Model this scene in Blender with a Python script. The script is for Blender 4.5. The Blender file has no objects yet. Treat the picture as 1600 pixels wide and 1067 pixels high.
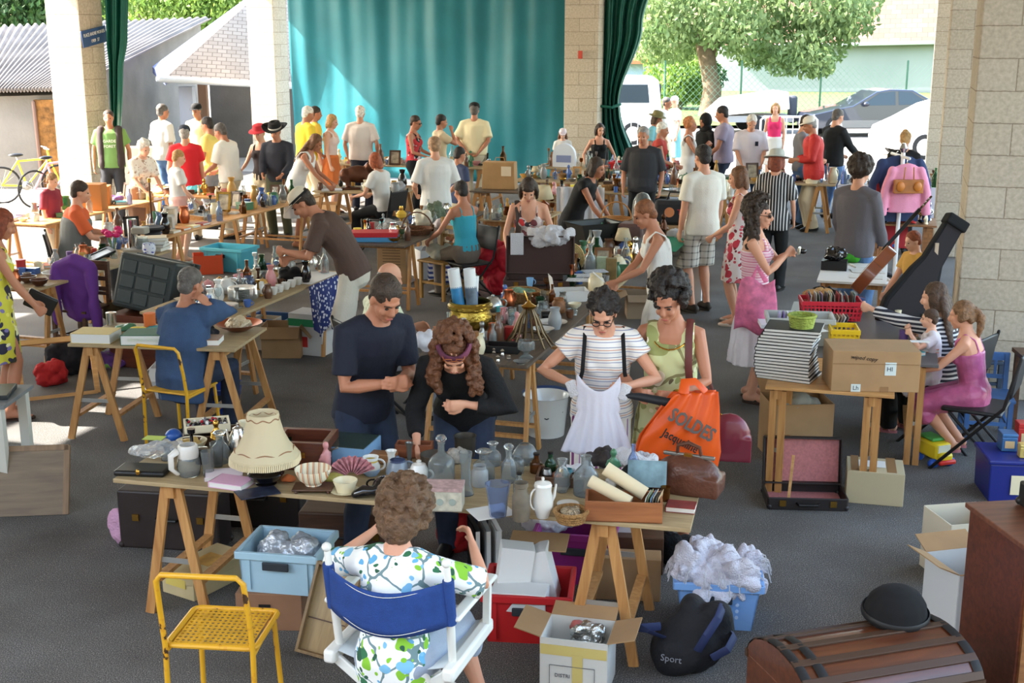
import bpy, math, random
from mathutils import Vector as V, Matrix, Euler
R=math.radians; PI=math.pi
random.seed(7)
sc=bpy.context.scene
COL=sc.collection
# ---------------------------------------------------------------- camera
F=1950.0; PITCH=R(13.75); CAMH=2.95
cd=bpy.data.cameras.new('camera'); cam=bpy.data.objects.new('camera',cd); COL.objects.link(cam)
cam.location=(0,0,CAMH); cam.rotation_euler=(R(90)-PITCH,0,0)
cd.sensor_width=36; cd.lens=F/1600*36; cd.clip_end=500
sc.camera=cam
def at(px,py,z=0.0):
    """where the line of sight through a pixel of the photo meets height z"""
    u=(px-800)/F; v=(533.5-py)/F
    d=V((u, math.cos(PITCH)+v*math.sin(PITCH), -math.sin(PITCH)+v*math.cos(PITCH)))
    t=(z-CAMH)/d.z
    return V((d.x*t,d.y*t,z))
# ---------------------------------------------------------------- mesh builder
class MB:
    def __init__(s): s.v=[]; s.f=[]; s.m=[]; s.M=Matrix()
    def xf(s,loc=(0,0,0),rz=0,rx=0,ry=0,sc=1):
        s.M=Matrix.Translation(loc)@Euler((R(rx),R(ry),R(rz))).to_matrix().to_4x4()@Matrix.Scale(sc,4); return s
    def add(s,vs,fs,m=0):
        b=len(s.v); s.v+=[s.M@V(p) for p in vs]; s.f+=[tuple(b+i for i in f) for f in fs]; s.m+=[m]*len(fs); return s
    def box(s,x,y,z,sx,sy,sz,rz=0,m=0,rx=0,ry=0,top=1.0):
        """box whose centre of base is x,y,z"""
        a,b=sx/2,sy/2
        vs=[(-a,-b,0),(a,-b,0),(a,b,0),(-a,b,0),(-a*top,-b*top,sz),(a*top,-b*top,sz),(a*top,b*top,sz),(-a*top,b*top,sz)]
        q=Euler((R(rx),R(ry),R(rz))).to_matrix()
        vs=[q@V(p)+V((x,y,z)) for p in vs]
        return s.add(vs,[(0,3,2,1),(4,5,6,7),(0,1,5,4),(1,2,6,5),(2,3,7,6),(3,0,4,7)],m)
    def bar(s,p,q,w,h=None,m=0,side=(0,0,1)):
        p,q=V(p),V(q); h=h or w; t=(q-p).normalized(); up=V(side)
        if abs(t.dot(up))>.95: up=V((1,0,0))
        a=t.cross(up).normalized(); b=a.cross(t).normalized()
        vs=[]
        for c in (p,q):
            for i,j in ((-1,-1),(1,-1),(1,1),(-1,1)): vs.append(c+a*(i*w/2)+b*(j*h/2))
        return s.add(vs,[(0,3,2,1),(4,5,6,7),(0,1,5,4),(1,2,6,5),(2,3,7,6),(3,0,4,7)],m)
    def tube(s,pts,rad,n=12,side=None,caps=(1,1),m=0,mod=None,closed=False):
        """swept tube; rad: number or (a,b) per point (a along side)"""
        pts=[V(p) for p in pts]; k=len(pts)
        if not isinstance(rad,(list,)): rad=[rad]*k
        rad=[(r,r) if not isinstance(r,tuple) else r for r in rad]
        rings=[]; ref=V(side) if side else None
        fr=[]
        for i in range(k):
            if closed: t=pts[(i+1)%k]-pts[i-1]
            else: t=pts[min(i+1,k-1)]-pts[max(i-1,0)]
            if t.length<1e-9: t=V((0,0,1))
            t.normalize()
            if ref is None: ref=V((1,0,0)) if abs(t.x)<.9 else V((0,1,0))
            a=ref-t*ref.dot(t)
            if a.length<1e-4: a=t.orthogonal()
            a.normalize(); b=t.cross(a)
            if side is None: ref=a
            fr.append((pts[i],a,b,t,rad[i]))
        def ring(c,a,b,ra,rb,i):
            o=[]
            for j in range(n):
                w=2*PI*j/n; q=1.0 if mod is None else mod(i,w)
                o.append(c+a*(math.cos(w)*ra*q)+b*(math.sin(w)*rb*q))
            return o
        if not closed and caps[0]:
            c,a,b,t,r=fr[0]; e=min(r)
            for ang in (75,45): rings.append(ring(c-t*(e*math.sin(R(ang))),a,b,r[0]*math.cos(R(ang)),r[1]*math.cos(R(ang)),0))
        for i,(c,a,b,t,r) in enumerate(fr): rings.append(ring(c,a,b,r[0],r[1],i))
        if not closed and caps[1]:
            c,a,b,t,r=fr[-1]; e=min(r)
            for ang in (45,75): rings.append(ring(c+t*(e*math.sin(R(ang))),a,b,r[0]*math.cos(R(ang)),r[1]*math.cos(R(ang)),k-1))
        vs=[p for r in rings for p in r]; fs=[]; K=len(rings)
        for i in range(K if closed else K-1):
            for j in range(n):
                j2=(j+1)%n; i2=(i+1)%K
                fs.append((i*n+j,i*n+j2,i2*n+j2,i2*n+j))
        if not closed: fs+= [tuple(range(n))[::-1], tuple((K-1)*n+j for j in range(n))]
        return s.add(vs,fs,m)
    def lathe(s,prof,n=20,c=(0,0,0),m=0,cap=True,sq=1.0,mod=None):
        """prof: (r,z) pairs from bottom up (and back down inside)"""
        vs=[];fs=[];K=len(prof)
        for i,(r,z) in enumerate(prof):
            for j in range(n):
                w=2*PI*(j+.5)/n; q=mod(w,z) if mod else 1
                vs.append((c[0]+r*q*math.cos(w),c[1]+r*q*math.sin(w)*sq,c[2]+z))
        for i in range(K-1):
            for j in range(n):
                j2=(j+1)%n; fs.append((i*n+j,i*n+j2,(i+1)*n+j2,(i+1)*n+j))
        if cap:
            fs.append(tuple(range(n))[::-1]); fs.append(tuple((K-1)*n+j for j in range(n)))
        return s.add(vs,fs,m)
    def ell(s,c,r,q=None,nu=14,nv=8,m=0):
        if not isinstance(r,(tuple,list)): r=(r,r,r)
        vs=[(0,0,-r[2])];fs=[]
        for i in range(1,nv):
            a=-PI/2+PI*i/nv
            for j in range(nu):
                w=2*PI*j/nu; vs.append((r[0]*math.cos(a)*math.cos(w),r[1]*math.cos(a)*math.sin(w),r[2]*math.sin(a)))
        vs.append((0,0,r[2])); L=len(vs)-1
        for j in range(nu):
            fs.append((0,1+(j+1)%nu,1+j))
            fs.append((L,L-nu+j,L-nu+(j+1)%nu))
        for i in range(nv-2):
            for j in range(nu):
                a=1+i*nu; b=a+nu; j2=(j+1)%nu
                fs.append((a+j,a+j2,b+j2,b+j))
        c=V(c)
        vs=[(q@V(p) if q else V(p))+c for p in vs]
        return s.add(vs,fs,m)
    def sheet(s,fn,nu,nv,m=0):
        vs=[fn(i/nu,j/nv) for j in range(nv+1) for i in range(nu+1)]
        fs=[(j*(nu+1)+i,j*(nu+1)+i+1,(j+1)*(nu+1)+i+1,(j+1)*(nu+1)+i) for j in range(nv) for i in range(nu)]
        return s.add(vs,fs,m)
    def prism(s,poly,z0,z1,m=0):
        n=len(poly)
        vs=[(x,y,z0) for x,y in poly]+[(x,y,z1) for x,y in poly]
        fs=[tuple(range(n))[::-1],tuple(range(n,2*n))]+[(i,(i+1)%n,n+(i+1)%n,n+i) for i in range(n)]
        return s.add(vs,fs,m)
    def mesh(s,name):
        me=bpy.data.meshes.new(name); me.from_pydata([tuple(p) for p in s.v],[],s.f); return me
def obj(name,mb,mat,parent=None,smooth=40,bevel=0,solid=0,loc=None,rz=None):
    me=mb.mesh(name); mats=mat if isinstance(mat,(list,tuple)) else [mat]
    for q in mats: me.materials.append(q)
    if len(mats)>1: me.polygons.foreach_set('material_index',mb.m)
    if smooth:
        me.polygons.foreach_set('use_smooth',[True]*len(me.polygons))
        if smooth<180: me.set_sharp_from_angle(angle=R(smooth))
    me.update()
    o=bpy.data.objects.new(name,me); COL.objects.link(o)
    if parent: o.parent=parent
    if solid:
        q=o.modifiers.new('s','SOLIDIFY'); q.thickness=solid; q.offset=0
    if bevel:
        q=o.modifiers.new('b','BEVEL'); q.width=bevel; q.segments=2; q.limit_method='ANGLE'; q.harden_normals=False
    if loc is not None: o.location=loc
    if rz is not None: o.rotation_euler=(0,0,R(rz))
    return o
def tag(o,label,cat=None,group=None,kind=None):
    if label: o['label']=label
    if cat: o['category']=cat
    if group: o['group']=group
    if kind: o['kind']=kind
    return o
def thing(name,label,cat,loc=(0,0,0),rz=0,group=None,rx=0,ry=0):
    o=bpy.data.objects.new(name,None); COL.objects.link(o); o.empty_display_size=.05
    o.location=loc; o.rotation_euler=Euler((R(rx),R(ry),R(rz)))
    return tag(o,label,cat,group)
def dup(root,loc,rz=0,label=None,group=None):
    r=root.copy(); COL.objects.link(r); r.location=loc; r.rotation_euler=(0,0,R(rz))
    if label: r['label']=label
    if group: r['group']=group
    for ch in list(root.children):
        c=ch.copy(); COL.objects.link(c); c.parent=r
        for g in ch.children:
            d=g.copy(); COL.objects.link(d); d.parent=c
    return r
FOLD=bpy.data.textures.new('folds','CLOUDS'); FOLD.noise_scale=.16; FOLD.noise_depth=1
FINE=bpy.data.textures.new('crumple','CLOUDS'); FINE.noise_scale=.05; FINE.noise_depth=2
CURL=bpy.data.textures.new('curl','CLOUDS'); CURL.noise_scale=.025; CURL.noise_depth=1
CREASE=bpy.data.textures.new('crease','CLOUDS'); CREASE.noise_scale=.1; CREASE.noise_depth=1; CREASE.noise_type='HARD_NOISE'
def soft(o,vox,smooth=4,disp=0,tex=None,fac=.5):
    """one continuous surface from overlapping volumes"""
    q=o.modifiers.new('r','REMESH'); q.mode='VOXEL'; q.voxel_size=vox; q.use_smooth_shade=True
    if smooth:
        q=o.modifiers.new('sm','SMOOTH'); q.factor=fac; q.iterations=smooth
    if disp:
        q=o.modifiers.new('d','DISPLACE'); q.texture=tex or FOLD; q.strength=disp; q.mid_level=.22 if tex is CREASE else .5; q.texture_coords='LOCAL'
    return o
# ---------------------------------------------------------------- materials
MC={}
def lin(c):
    f=lambda x:x/12.92 if x<=.04045 else ((x+.055)/1.055)**2.4
    return tuple(f(x/255) for x in c)+(1,)
def M(name,rgb=(128,128,128),rough=.6,metal=0,trans=0,ior=1.45,bump=0,bscale=60,var=0,vscale=8,alpha=1,sss=0,spec=.5,coat=0,trl=0):
    """plain procedural material; rgb is 0-255 sRGB; var darkens/lightens by noise"""
    if name in MC: return MC[name]
    m=bpy.data.materials.new(name); m.use_nodes=True; nt=m.node_tree; b=nt.nodes['Principled BSDF']
    b.inputs['Base Color'].default_value=lin(rgb); b.inputs['Roughness'].default_value=rough; b.inputs['Metallic'].default_value=metal
    b.inputs['Transmission Weight'].default_value=trans; b.inputs['IOR'].default_value=ior; b.inputs['Alpha'].default_value=alpha
    b.inputs['Specular IOR Level'].default_value=spec; b.inputs['Coat Weight'].default_value=coat
    if sss: b.inputs['Subsurface Weight'].default_value=sss; b.inputs['Subsurface Radius'].default_value=(.02,.008,.004)
    if var or bump:
        tc=nt.nodes.new('ShaderNodeTexCoord')
    if var:
        n=nt.nodes.new('ShaderNodeTexNoise'); n.inputs['Scale'].default_value=vscale; n.inputs['Detail'].default_value=4
        nt.links.new(tc.outputs['Object'],n.inputs['Vector'])
        h=nt.nodes.new('ShaderNodeValToRGB'); h.color_ramp.elements[0].position=.3; h.color_ramp.elements[1].position=.7
        c=lin(rgb); h.color_ramp.elements[0].color=tuple(x*(1-var) for x in c[:3])+(1,); h.color_ramp.elements[1].color=tuple(min(1,x*(1+var)) for x in c[:3])+(1,)
        nt.links.new(n.outputs['Fac'],h.inputs['Fac']); nt.links.new(h.outputs['Color'],b.inputs['Base Color'])
    if bump:
        n=nt.nodes.new('ShaderNodeTexNoise'); n.inputs['Scale'].default_value=bscale; n.inputs['Detail'].default_value=3
        nt.links.new(tc.outputs['Object'],n.inputs['Vector'])
        p=nt.nodes.new('ShaderNodeBump'); p.inputs['Strength'].default_value=bump; p.inputs['Distance'].default_value=.02
        nt.links.new(n.outputs['Fac'],p.inputs['Height']); nt.links.new(p.outputs['Normal'],b.inputs['Normal'])
    if trl:
        out=nt.nodes['Material Output']; t=nt.nodes.new('ShaderNodeBsdfTranslucent'); t.inputs['Color'].default_value=lin(rgb)
        mx=nt.nodes.new('ShaderNodeMixShader'); mx.inputs[0].default_value=trl
        nt.links.new(b.outputs[0],mx.inputs[1]); nt.links.new(t.outputs[0],mx.inputs[2]); nt.links.new(mx.outputs[0],out.inputs[0])
    MC[name]=m; return m
def nodes(name,rough=.7,metal=0):
    m=bpy.data.materials.new(name); m.use_nodes=True; nt=m.node_tree; b=nt.nodes['Principled BSDF']
    b.inputs['Roughness'].default_value=rough; b.inputs['Metallic'].default_value=metal
    tc=nt.nodes.new('ShaderNodeTexCoord'); MC[name]=m
    return m,nt,b,tc
def ramp(nt,stops,interp='LINEAR'):
    r=nt.nodes.new('ShaderNodeValToRGB'); cr=r.color_ramp; cr.interpolation=interp
    while len(cr.elements)<len(stops): cr.elements.new(.5)
    for e,(p,c) in zip(cr.elements,stops): e.position=p; e.color=lin(c)
    return r
def N(nt,t,**kw):
    n=nt.nodes.new(t)
    for k,v in kw.items():
        if k in n.inputs: n.inputs[k].default_value=v
        else: setattr(n,k,v)
    return n
def wood(name,a,b_,scale=6,axis=0,rough=.5,coat=0):
    if name in MC: return MC[name]
    m,nt,b,tc=nodes(name,rough); b.inputs['Coat Weight'].default_value=coat
    mp=N(nt,'ShaderNodeMapping'); s=[scale*6]*3; s[axis]=scale*.6; mp.inputs['Scale'].default_value=s
    n=N(nt,'ShaderNodeTexNoise',Scale=1.0,Detail=5.0,Distortion=.6)
    nt.links.new(tc.outputs['Object'],mp.inputs['Vector']); nt.links.new(mp.outputs[0],n.inputs['Vector'])
    r=ramp(nt,[(.3,a),(.7,b_)]); nt.links.new(n.outputs['Fac'],r.inputs['Fac']); nt.links.new(r.outputs['Color'],b.inputs['Base Color'])
    return m
def stripes(name,cols,period,axis=2,rough=.8):
    """hard stripes along an axis; cols: list of (fraction start,rgb)"""
    if name in MC: return MC[name]
    m,nt,b,tc=nodes(name,rough)
    sp=N(nt,'ShaderNodeSeparateXYZ'); nt.links.new(tc.outputs['Object'],sp.inputs[0])
    d=N(nt,'ShaderNodeMath',operation='DIVIDE'); d.inputs[1].default_value=period; nt.links.new(sp.outputs[axis],d.inputs[0])
    f=N(nt,'ShaderNodeMath',operation='FRACT'); nt.links.new(d.outputs[0],f.inputs[0])
    r=ramp(nt,cols,'CONSTANT'); nt.links.new(f.outputs[0],r.inputs['Fac']); nt.links.new(r.outputs['Color'],b.inputs['Base Color'])
    return m
def checks(name,base,l1,period,rough=.8):
    if name in MC: return MC[name]
    m,nt,b,tc=nodes(name,rough)
    sp=N(nt,'ShaderNodeSeparateXYZ'); nt.links.new(tc.outputs['Object'],sp.inputs[0])
    hs=[]
    for ax in (0,2):
        d=N(nt,'ShaderNodeMath',operation='DIVIDE'); d.inputs[1].default_value=period; nt.links.new(sp.outputs[ax],d.inputs[0])
        f=N(nt,'ShaderNodeMath',operation='FRACT'); nt.links.new(d.outputs[0],f.inputs[0])
        g=N(nt,'ShaderNodeMath',operation='LESS_THAN'); g.inputs[1].default_value=.22; nt.links.new(f.outputs[0],g.inputs[0]); hs.append(g)
    a=N(nt,'ShaderNodeMath',operation='ADD'); nt.links.new(hs[0].outputs[0],a.inputs[0]); nt.links.new(hs[1].outputs[0],a.inputs[1])
    h=N(nt,'ShaderNodeMath',operation='MULTIPLY'); h.inputs[1].default_value=.5; nt.links.new(a.outputs[0],h.inputs[0])
    r=ramp(nt,[(0,base),(1,l1)]); nt.links.new(h.outputs[0],r.inputs['Fac']); nt.links.new(r.outputs['Color'],b.inputs['Base Color'])
    return m
def floral(name,base,cols,scale=14,size=.36,rough=.8,stem=None):
    """printed cloth: blotches of colour on a ground"""
    if name in MC: return MC[name]
    m,nt,b,tc=nodes(name,rough)
    w=N(nt,'ShaderNodeTexNoise',Scale=scale*.7,Detail=2.0); nt.links.new(tc.outputs['Object'],w.inputs['Vector'])
    mx=N(nt,'ShaderNodeMix',data_type='VECTOR'); mx.inputs[0].default_value=.08
    nt.links.new(tc.outputs['Object'],mx.inputs[4]); nt.links.new(w.outputs['Color'],mx.inputs[5])
    last=None
    def mixc(fac,c1,c2):
        x=N(nt,'ShaderNodeMix',data_type='RGBA')
        nt.links.new(fac,x.inputs[0])
        for sck,c in ((6,c1),(7,c2)):
            if isinstance(c,tuple): x.inputs[sck].default_value=lin(c)
            else: nt.links.new(c,x.inputs[sck])
        return x.outputs[2]
    last=base
    if stem:
        v=N(nt,'ShaderNodeTexVoronoi',Scale=scale*.6); v.feature='DISTANCE_TO_EDGE'; nt.links.new(mx.outputs[1],v.inputs['Vector'])
        l=N(nt,'ShaderNodeMath',operation='LESS_THAN'); l.inputs[1].default_value=.035; nt.links.new(v.outputs['Distance'],l.inputs[0])
        last=mixc(l.outputs[0],last,stem)
    for k,sc_ in ((0,scale),(1,scale*1.9)):
        v=N(nt,'ShaderNodeTexVoronoi',Scale=sc_); nt.links.new(mx.outputs[1],v.inputs['Vector'])
        l=N(nt,'ShaderNodeMath',operation='LESS_THAN'); l.inputs[1].default_value=size*(1 if k==0 else .75); nt.links.new(v.outputs['Distance'],l.inputs[0])
        sp=N(nt,'ShaderNodeSeparateColor'); nt.links.new(v.outputs['Color'],sp.inputs[0])
        cc=cols if k==0 else cols[::-1]
        r=ramp(nt,[(i/len(cc),c) for i,c in enumerate(cc)],'CONSTANT'); nt.links.new(sp.outputs[0],r.inputs['Fac'])
        last=mixc(l.outputs[0],last,r.outputs['Color'])
    nt.links.new(last,b.inputs['Base Color'])
    return m
def glass(name,rgb=(235,240,240),rough=.03,dens=1):
    if name in MC: return MC[name]
    m=M(name,rgb,rough,trans=.92,ior=1.3); return m
# ================================================================ SETTING
def P(px,py,D):
    """point on the line of sight of a pixel at ground distance D (y)"""
    u=(px-800)/F; v=(533.5-py)/F
    d=V((u, math.cos(PITCH)+v*math.sin(PITCH), -math.sin(PITCH)+v*math.cos(PITCH)))
    return V((d.x*D/d.y,D,CAMH+d.z*D/d.y))
TH=R(17); DV=V((math.sin(TH),math.cos(TH),0)); RV=V((math.cos(TH),-math.sin(TH),0))
# asphalt
m,nt,b,tc=nodes('asphalt',.9)
n1=N(nt,'ShaderNodeTexNoise',Scale=170.0,Detail=3.0); n2=N(nt,'ShaderNodeTexNoise',Scale=1.3,Detail=5.0)
vo=N(nt,'ShaderNodeTexVoronoi',Scale=120.0)
for q in (n1,n2,vo): nt.links.new(tc.outputs['Object'],q.inputs['Vector'])
r1=ramp(nt,[(.34,(58,57,56)),(.52,(104,102,100)),(.68,(160,156,152))]); nt.links.new(n1.outputs['Fac'],r1.inputs['Fac'])
r2=ramp(nt,[(.3,(198,194,190)),(.7,(255,255,255))]); nt.links.new(n2.outputs['Fac'],r2.inputs['Fac'])
mx=N(nt,'ShaderNodeMix',data_type='RGBA',blend_type='MULTIPLY'); mx.inputs[0].default_value=1
nt.links.new(r1.outputs['Color'],mx.inputs[6]); nt.links.new(r2.outputs['Color'],mx.inputs[7])
sp=N(nt,'ShaderNodeSeparateColor'); nt.links.new(vo.outputs['Color'],sp.inputs[0])
lt=N(nt,'ShaderNodeMath',operation='LESS_THAN'); lt.inputs[1].default_value=.035; nt.links.new(sp.outputs[1],lt.inputs[0])
ld=N(nt,'ShaderNodeMath',operation='LESS_THAN'); ld.inputs[1].default_value=.33; nt.links.new(vo.outputs['Distance'],ld.inputs[0])
ml=N(nt,'ShaderNodeMath',operation='MULTIPLY'); nt.links.new(lt.outputs[0],ml.inputs[0]); nt.links.new(ld.outputs[0],ml.inputs[1])
mx2=N(nt,'ShaderNodeMix',data_type='RGBA'); nt.links.new(ml.outputs[0],mx2.inputs[0]); nt.links.new(mx.outputs[2],mx2.inputs[6]); mx2.inputs[7].default_value=lin((150,147,142))
nt.links.new(mx2.outputs[2],b.inputs['Base Color'])
bp=N(nt,'ShaderNodeBump',Strength=.35,Distance=.01); nt.links.new(n1.outputs['Fac'],bp.inputs['Height']); nt.links.new(bp.outputs[0],b.inputs['Normal'])
ASPH=m
mb=MB(); mb.sheet(lambda u,v:(-60+140*u,-14+104*v,0),28,20)
tag(obj('floor',mb,ASPH,smooth=0),None,kind='structure')
# grass beyond the yard
m,nt,b,tc=nodes('lawn',.9); n=N(nt,'ShaderNodeTexNoise',Scale=2.0,Detail=6.0); nt.links.new(tc.outputs['Object'],n.inputs['Vector'])
r=ramp(nt,[(.3,(50,76,26)),(.7,(80,102,40))]); nt.links.new(n.outputs['Fac'],r.inputs['Fac']); nt.links.new(r.outputs['Color'],b.inputs['Base Color']); LAWN=m
mb=MB(); mb.sheet(lambda u,v:(2+58*u,41.5+48*v,.07+.05*math.sin(9*u+5*v)),20,14)
tag(obj('lawn',mb,LAWN),None,kind='structure')
# block masonry
def blocks(name,c1,c2,mortar,bw=.6,rh=.25):
    m,nt,b,tc=nodes(name,.9)
    sp=N(nt,'ShaderNodeSeparateXYZ'); nt.links.new(tc.outputs['Object'],sp.inputs[0])
    a=N(nt,'ShaderNodeMath',operation='ADD'); nt.links.new(sp.outputs[0],a.inputs[0]); nt.links.new(sp.outputs[1],a.inputs[1])
    cx=N(nt,'ShaderNodeCombineXYZ'); nt.links.new(a.outputs[0],cx.inputs[0]); nt.links.new(sp.outputs[2],cx.inputs[1])
    k=N(nt,'ShaderNodeTexBrick'); k.inputs['Scale'].default_value=1; k.inputs['Brick Width'].default_value=bw; k.inputs['Row Height'].default_value=rh
    k.inputs['Mortar Size'].default_value=.006; k.inputs['Mortar Smooth'].default_value=.4; k.inputs['Color1'].default_value=lin(c1); k.inputs['Color2'].default_value=lin(c2); k.inputs['Mortar'].default_value=lin(mortar)
    nz=N(nt,'ShaderNodeTexNoise',Scale=30.0,Detail=5.0); nt.links.new(tc.outputs['Object'],nz.inputs['Vector'])
    wv=N(nt,'ShaderNodeMix',data_type='VECTOR'); wv.inputs[0].default_value=.012; nt.links.new(cx.outputs[0],wv.inputs[4]); nt.links.new(nz.outputs['Color'],wv.inputs[5])
    nt.links.new(wv.outputs[1],k.inputs['Vector'])
    r=ramp(nt,[(.3,(222,220,216)),(.7,(255,255,255))]); nt.links.new(nz.outputs['Fac'],r.inputs['Fac'])
    mx=N(nt,'ShaderNodeMix',data_type='RGBA',blend_type='MULTIPLY'); mx.inputs[0].default_value=1
    nt.links.new(k.outputs['Color'],mx.inputs[6]); nt.links.new(r.outputs['Color'],mx.inputs[7]); nt.links.new(mx.outputs[2],b.inputs['Base Color'])
    ad=N(nt,'ShaderNodeMath',operation='MULTIPLY_ADD'); ad.inputs[1].default_value=.25; nt.links.new(nz.outputs['Fac'],ad.inputs[0]); 
    iv=N(nt,'ShaderNodeMath',operation='SUBTRACT'); iv.inputs[0].default_value=1; nt.links.new(k.outputs['Fac'],iv.inputs[1]); nt.links.new(iv.outputs[0],ad.inputs[2])
    bp=N(nt,'ShaderNodeBump',Strength=.5,Distance=.01); nt.links.new(ad.outputs[0],bp.inputs['Height']); nt.links.new(bp.outputs[0],b.inputs['Normal'])
    return m
BLK=blocks('block_masonry',(190,179,161),(200,190,173),(156,142,124))
def pillar(nm,corner,w=.62,h=5.2,w2=None):
    """corner = front-left (hall axes) corner on the ground"""
    o=obj(nm,MB().box(w/2,(w2 or w)/2,0,w,w2 or w,h),BLK,smooth=0,bevel=.012)
    o.location=corner; o.rotation_euler=(0,0,-TH); tag(o,None,kind='structure'); return o
def gnd(px,D): return V(((px-800)/F*(D*math.cos(PITCH)+(CAMH)*math.sin(PITCH)),D,0))
def gx(px,D): return (px-800)/F*(D/math.cos(PITCH))*1.0
# positions: bearing at eye level
def bear(px,D): return V(((px-800)/F*D/math.cos(math.atan(.236)),D,0))
def hor(px,D):
    p=P(px,56,D); return V((p.x,p.y,0))
pillar('pillar_1',hor(74,20.6),.62)
pillar('pillar_2',hor(387,27.4),.62)
pillar('pillar_3',hor(882,25.0),.68)
pillar('pillar_4',hor(1532,10.15),.9)
pillar('pillar_5',hor(1484,17.0),.62)
pillar('pillar_6',hor(1462,23.8),.62)
p1=hor(74,20.6)
pillar('pillar_7',p1-DV*7.1,.62); pillar('pillar_8',p1-DV*14.2,.62)
# roof slab of the hall, seen from nowhere but it shades everything
a=p1+DV*8.2-RV*.9; bq=a+RV*17.5
c_=bq-DV*25.5; d_=a-DV*25.5
SUN=V((-.93,.07,.84))
def up(px,py): q=at(px,py,0); q=q+SUN*(4.75/SUN.z); q=q-d_; return (q.dot(RV),q.dot(DV))
W_,H_=(bq-a).length,(a-d_).length
sun_patch_holes=[]  # openings added to the unseen roof so sun patches land on the floor
for c4 in (((20,690),(104,662)),((133,651),(176,637)),((198,621),(240,601))):
    (x0_,y0_),(x1_,y1_)=c4; cc=[up(x,y) for x in (x0_,x1_) for y in (y0_,y1_)]; S_=[c[0] for c in cc]; T2=[c[1] for c in cc]; sun_patch_holes.append((min(S_),max(S_),min(T2),max(T2)))
ss=sorted({0,W_,*[h[i] for h in sun_patch_holes for i in (0,1)]}); ts=sorted({0,H_,*[h[i] for h in sun_patch_holes for i in (2,3)]})
mb=MB()
for s0,s1 in zip(ss,ss[1:]):
    for t0,t1 in zip(ts,ts[1:]):
        sm_,tm_=(s0+s1)/2,(t0+t1)/2
        if any(h[0]<sm_<h[1] and h[2]<tm_<h[3] for h in sun_patch_holes): continue
        mb.add([tuple(d_+RV*s+DV*t_+V((0,0,4.75))) for s,t_ in ((s0,t0),(s1,t0),(s1,t1),(s0,t1))],[(3,2,1,0)])
tag(obj('ceiling',mb,M('ceiling_boards',(205,196,180),.8),smooth=0,solid=.06),None,kind='structure')
# paler paving of the yard around the hall
YARD=M('pale_paving',(158,152,142),.9,var=.08,vscale=.8,bump=.2,bscale=40)
def ground(nm,c): tag(obj(nm,MB().add([(q.x,q.y,.004) for q in c],[(0,1,2,3)]),YARD,smooth=0),None,kind='structure')
lf0,lf1=p1-RV*1.0-DV*34,p1-RV*1.0+DV*7.6; rt0,rt1=lf0+RV*17.4,lf1+RV*17.4
ground('yard_ground_1',(lf0-RV*40,lf0,lf1,lf1-RV*40)); ground('yard_ground_2',(lf1-RV*40,lf1+RV*0,lf1+DV*18,lf1-RV*40+DV*18)); ground('yard_ground_3',(lf1,rt1,rt1+DV*11,lf1+DV*14)); ground('yard_ground_4',(rt0,rt0+RV*30,rt1+RV*30+DV*14,rt1+DV*11))
# unseen side wall, added to cut light reaching the foreground from the left
w0_,w1_=p1-DV*8.5-RV*.1,p1-DV*25; wm=(w0_+w1_)/2
tag(obj('light_block_wall_left',MB().box(0,0,0,.25,(w0_-w1_).length,4.7),M('light_block_side',(176,166,150),.9),smooth=0,loc=wm,rz=-17),None,kind='structure')
tag(obj('light_block_wall_front',MB().box(-1,-3.4,0,26,.3,5.1),M('light_block_back',(170,160,146),.9),smooth=0),None,kind='structure')  # unseen wall behind the camera, added to block light from there
# ---------------------------------------------------------------- curtains
GREEN=M('green_tarpaulin',(34,120,132),.5,bump=.15,bscale=14,var=.1,vscale=2,trl=.16)
DGREEN=M('dark_green_tarpaulin',(22,98,84),.5,bump=.15,bscale=14,var=.1,vscale=2,trl=.12)
q2=hor(452,27.2); q3=hor(884,25.3); 
def drape(a,b_,z0,z1,amp,k,top=None,seed=1):
    rr=random.Random(seed); ph=[rr.uniform(0,6.28) for _ in range(6)]
    nrm=V((b_-a).to_tuple()).cross(V((0,0,1))).normalized()
    def f(u,v):
        z=z0+(z1-z0)*v; s=.25+.75*v
        w=amp*s*(math.sin(k*u+ph[0])+.6*math.sin(2.3*k*u+ph[1]+1.5*v)+.4*math.sin(4.1*k*u+ph[2]))+.05*math.sin(5*u+3*v+ph[3])
        w+=.05*math.sin(14*u-9*v)*(1-v)
        q=a.lerp(b_,u)+nrm*w; return (q.x,q.y,z)
    return f
mb=MB(); mb.sheet(drape(q2,q3,.03,4.9,.05,22,seed=3),150,30)
o=obj('curtain',mb,GREEN,smooth=180,solid=.008); tag(o,'wide teal tarpaulin curtain hanging between the two far pillars','curtain')
# gathered dark curtain to the side of pillar three
def gathered(xs,D,amp,k,tilt=0,seed=2):
    """xs: list of (py, px0, px1)"""
    rr=random.Random(seed); ph=rr.uniform(0,6)
    def f(u,v):
        py=xs[0][0]+(xs[-1][0]-xs[0][0])*v
        for i in range(len(xs)-1):
            if py<=xs[i+1][0]+1e-6: break
        t=(py-xs[i][0])/(xs[i+1][0]-xs[i][0]); t=max(0,min(1,t)); t=t*t*(3-2*t)
        p0=xs[i][1]+(xs[i+1][1]-xs[i][1])*t; p1_=xs[i][2]+(xs[i+1][2]-xs[i][2])*t
        q=P(p0+(p1_-p0)*u,py,D); q.y+=amp*math.sin(k*u*(1+.1*v)+ph)+.4*amp*math.sin(2.7*k*u+2*v)+tilt*u
        return tuple(q)
    return f
mb=MB(); mb.sheet(gathered([(-60,938,1030),(40,940,1005),(162,941,968),(172,941,970),(275,942,1002)],25.2,.09,26),70,44)
o=obj('curtain',mb,DGREEN,smooth=180,solid=.008); tag(o,'dark green tarpaulin curtain gathered and tied back beside the yellow block pillar','curtain')
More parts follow.
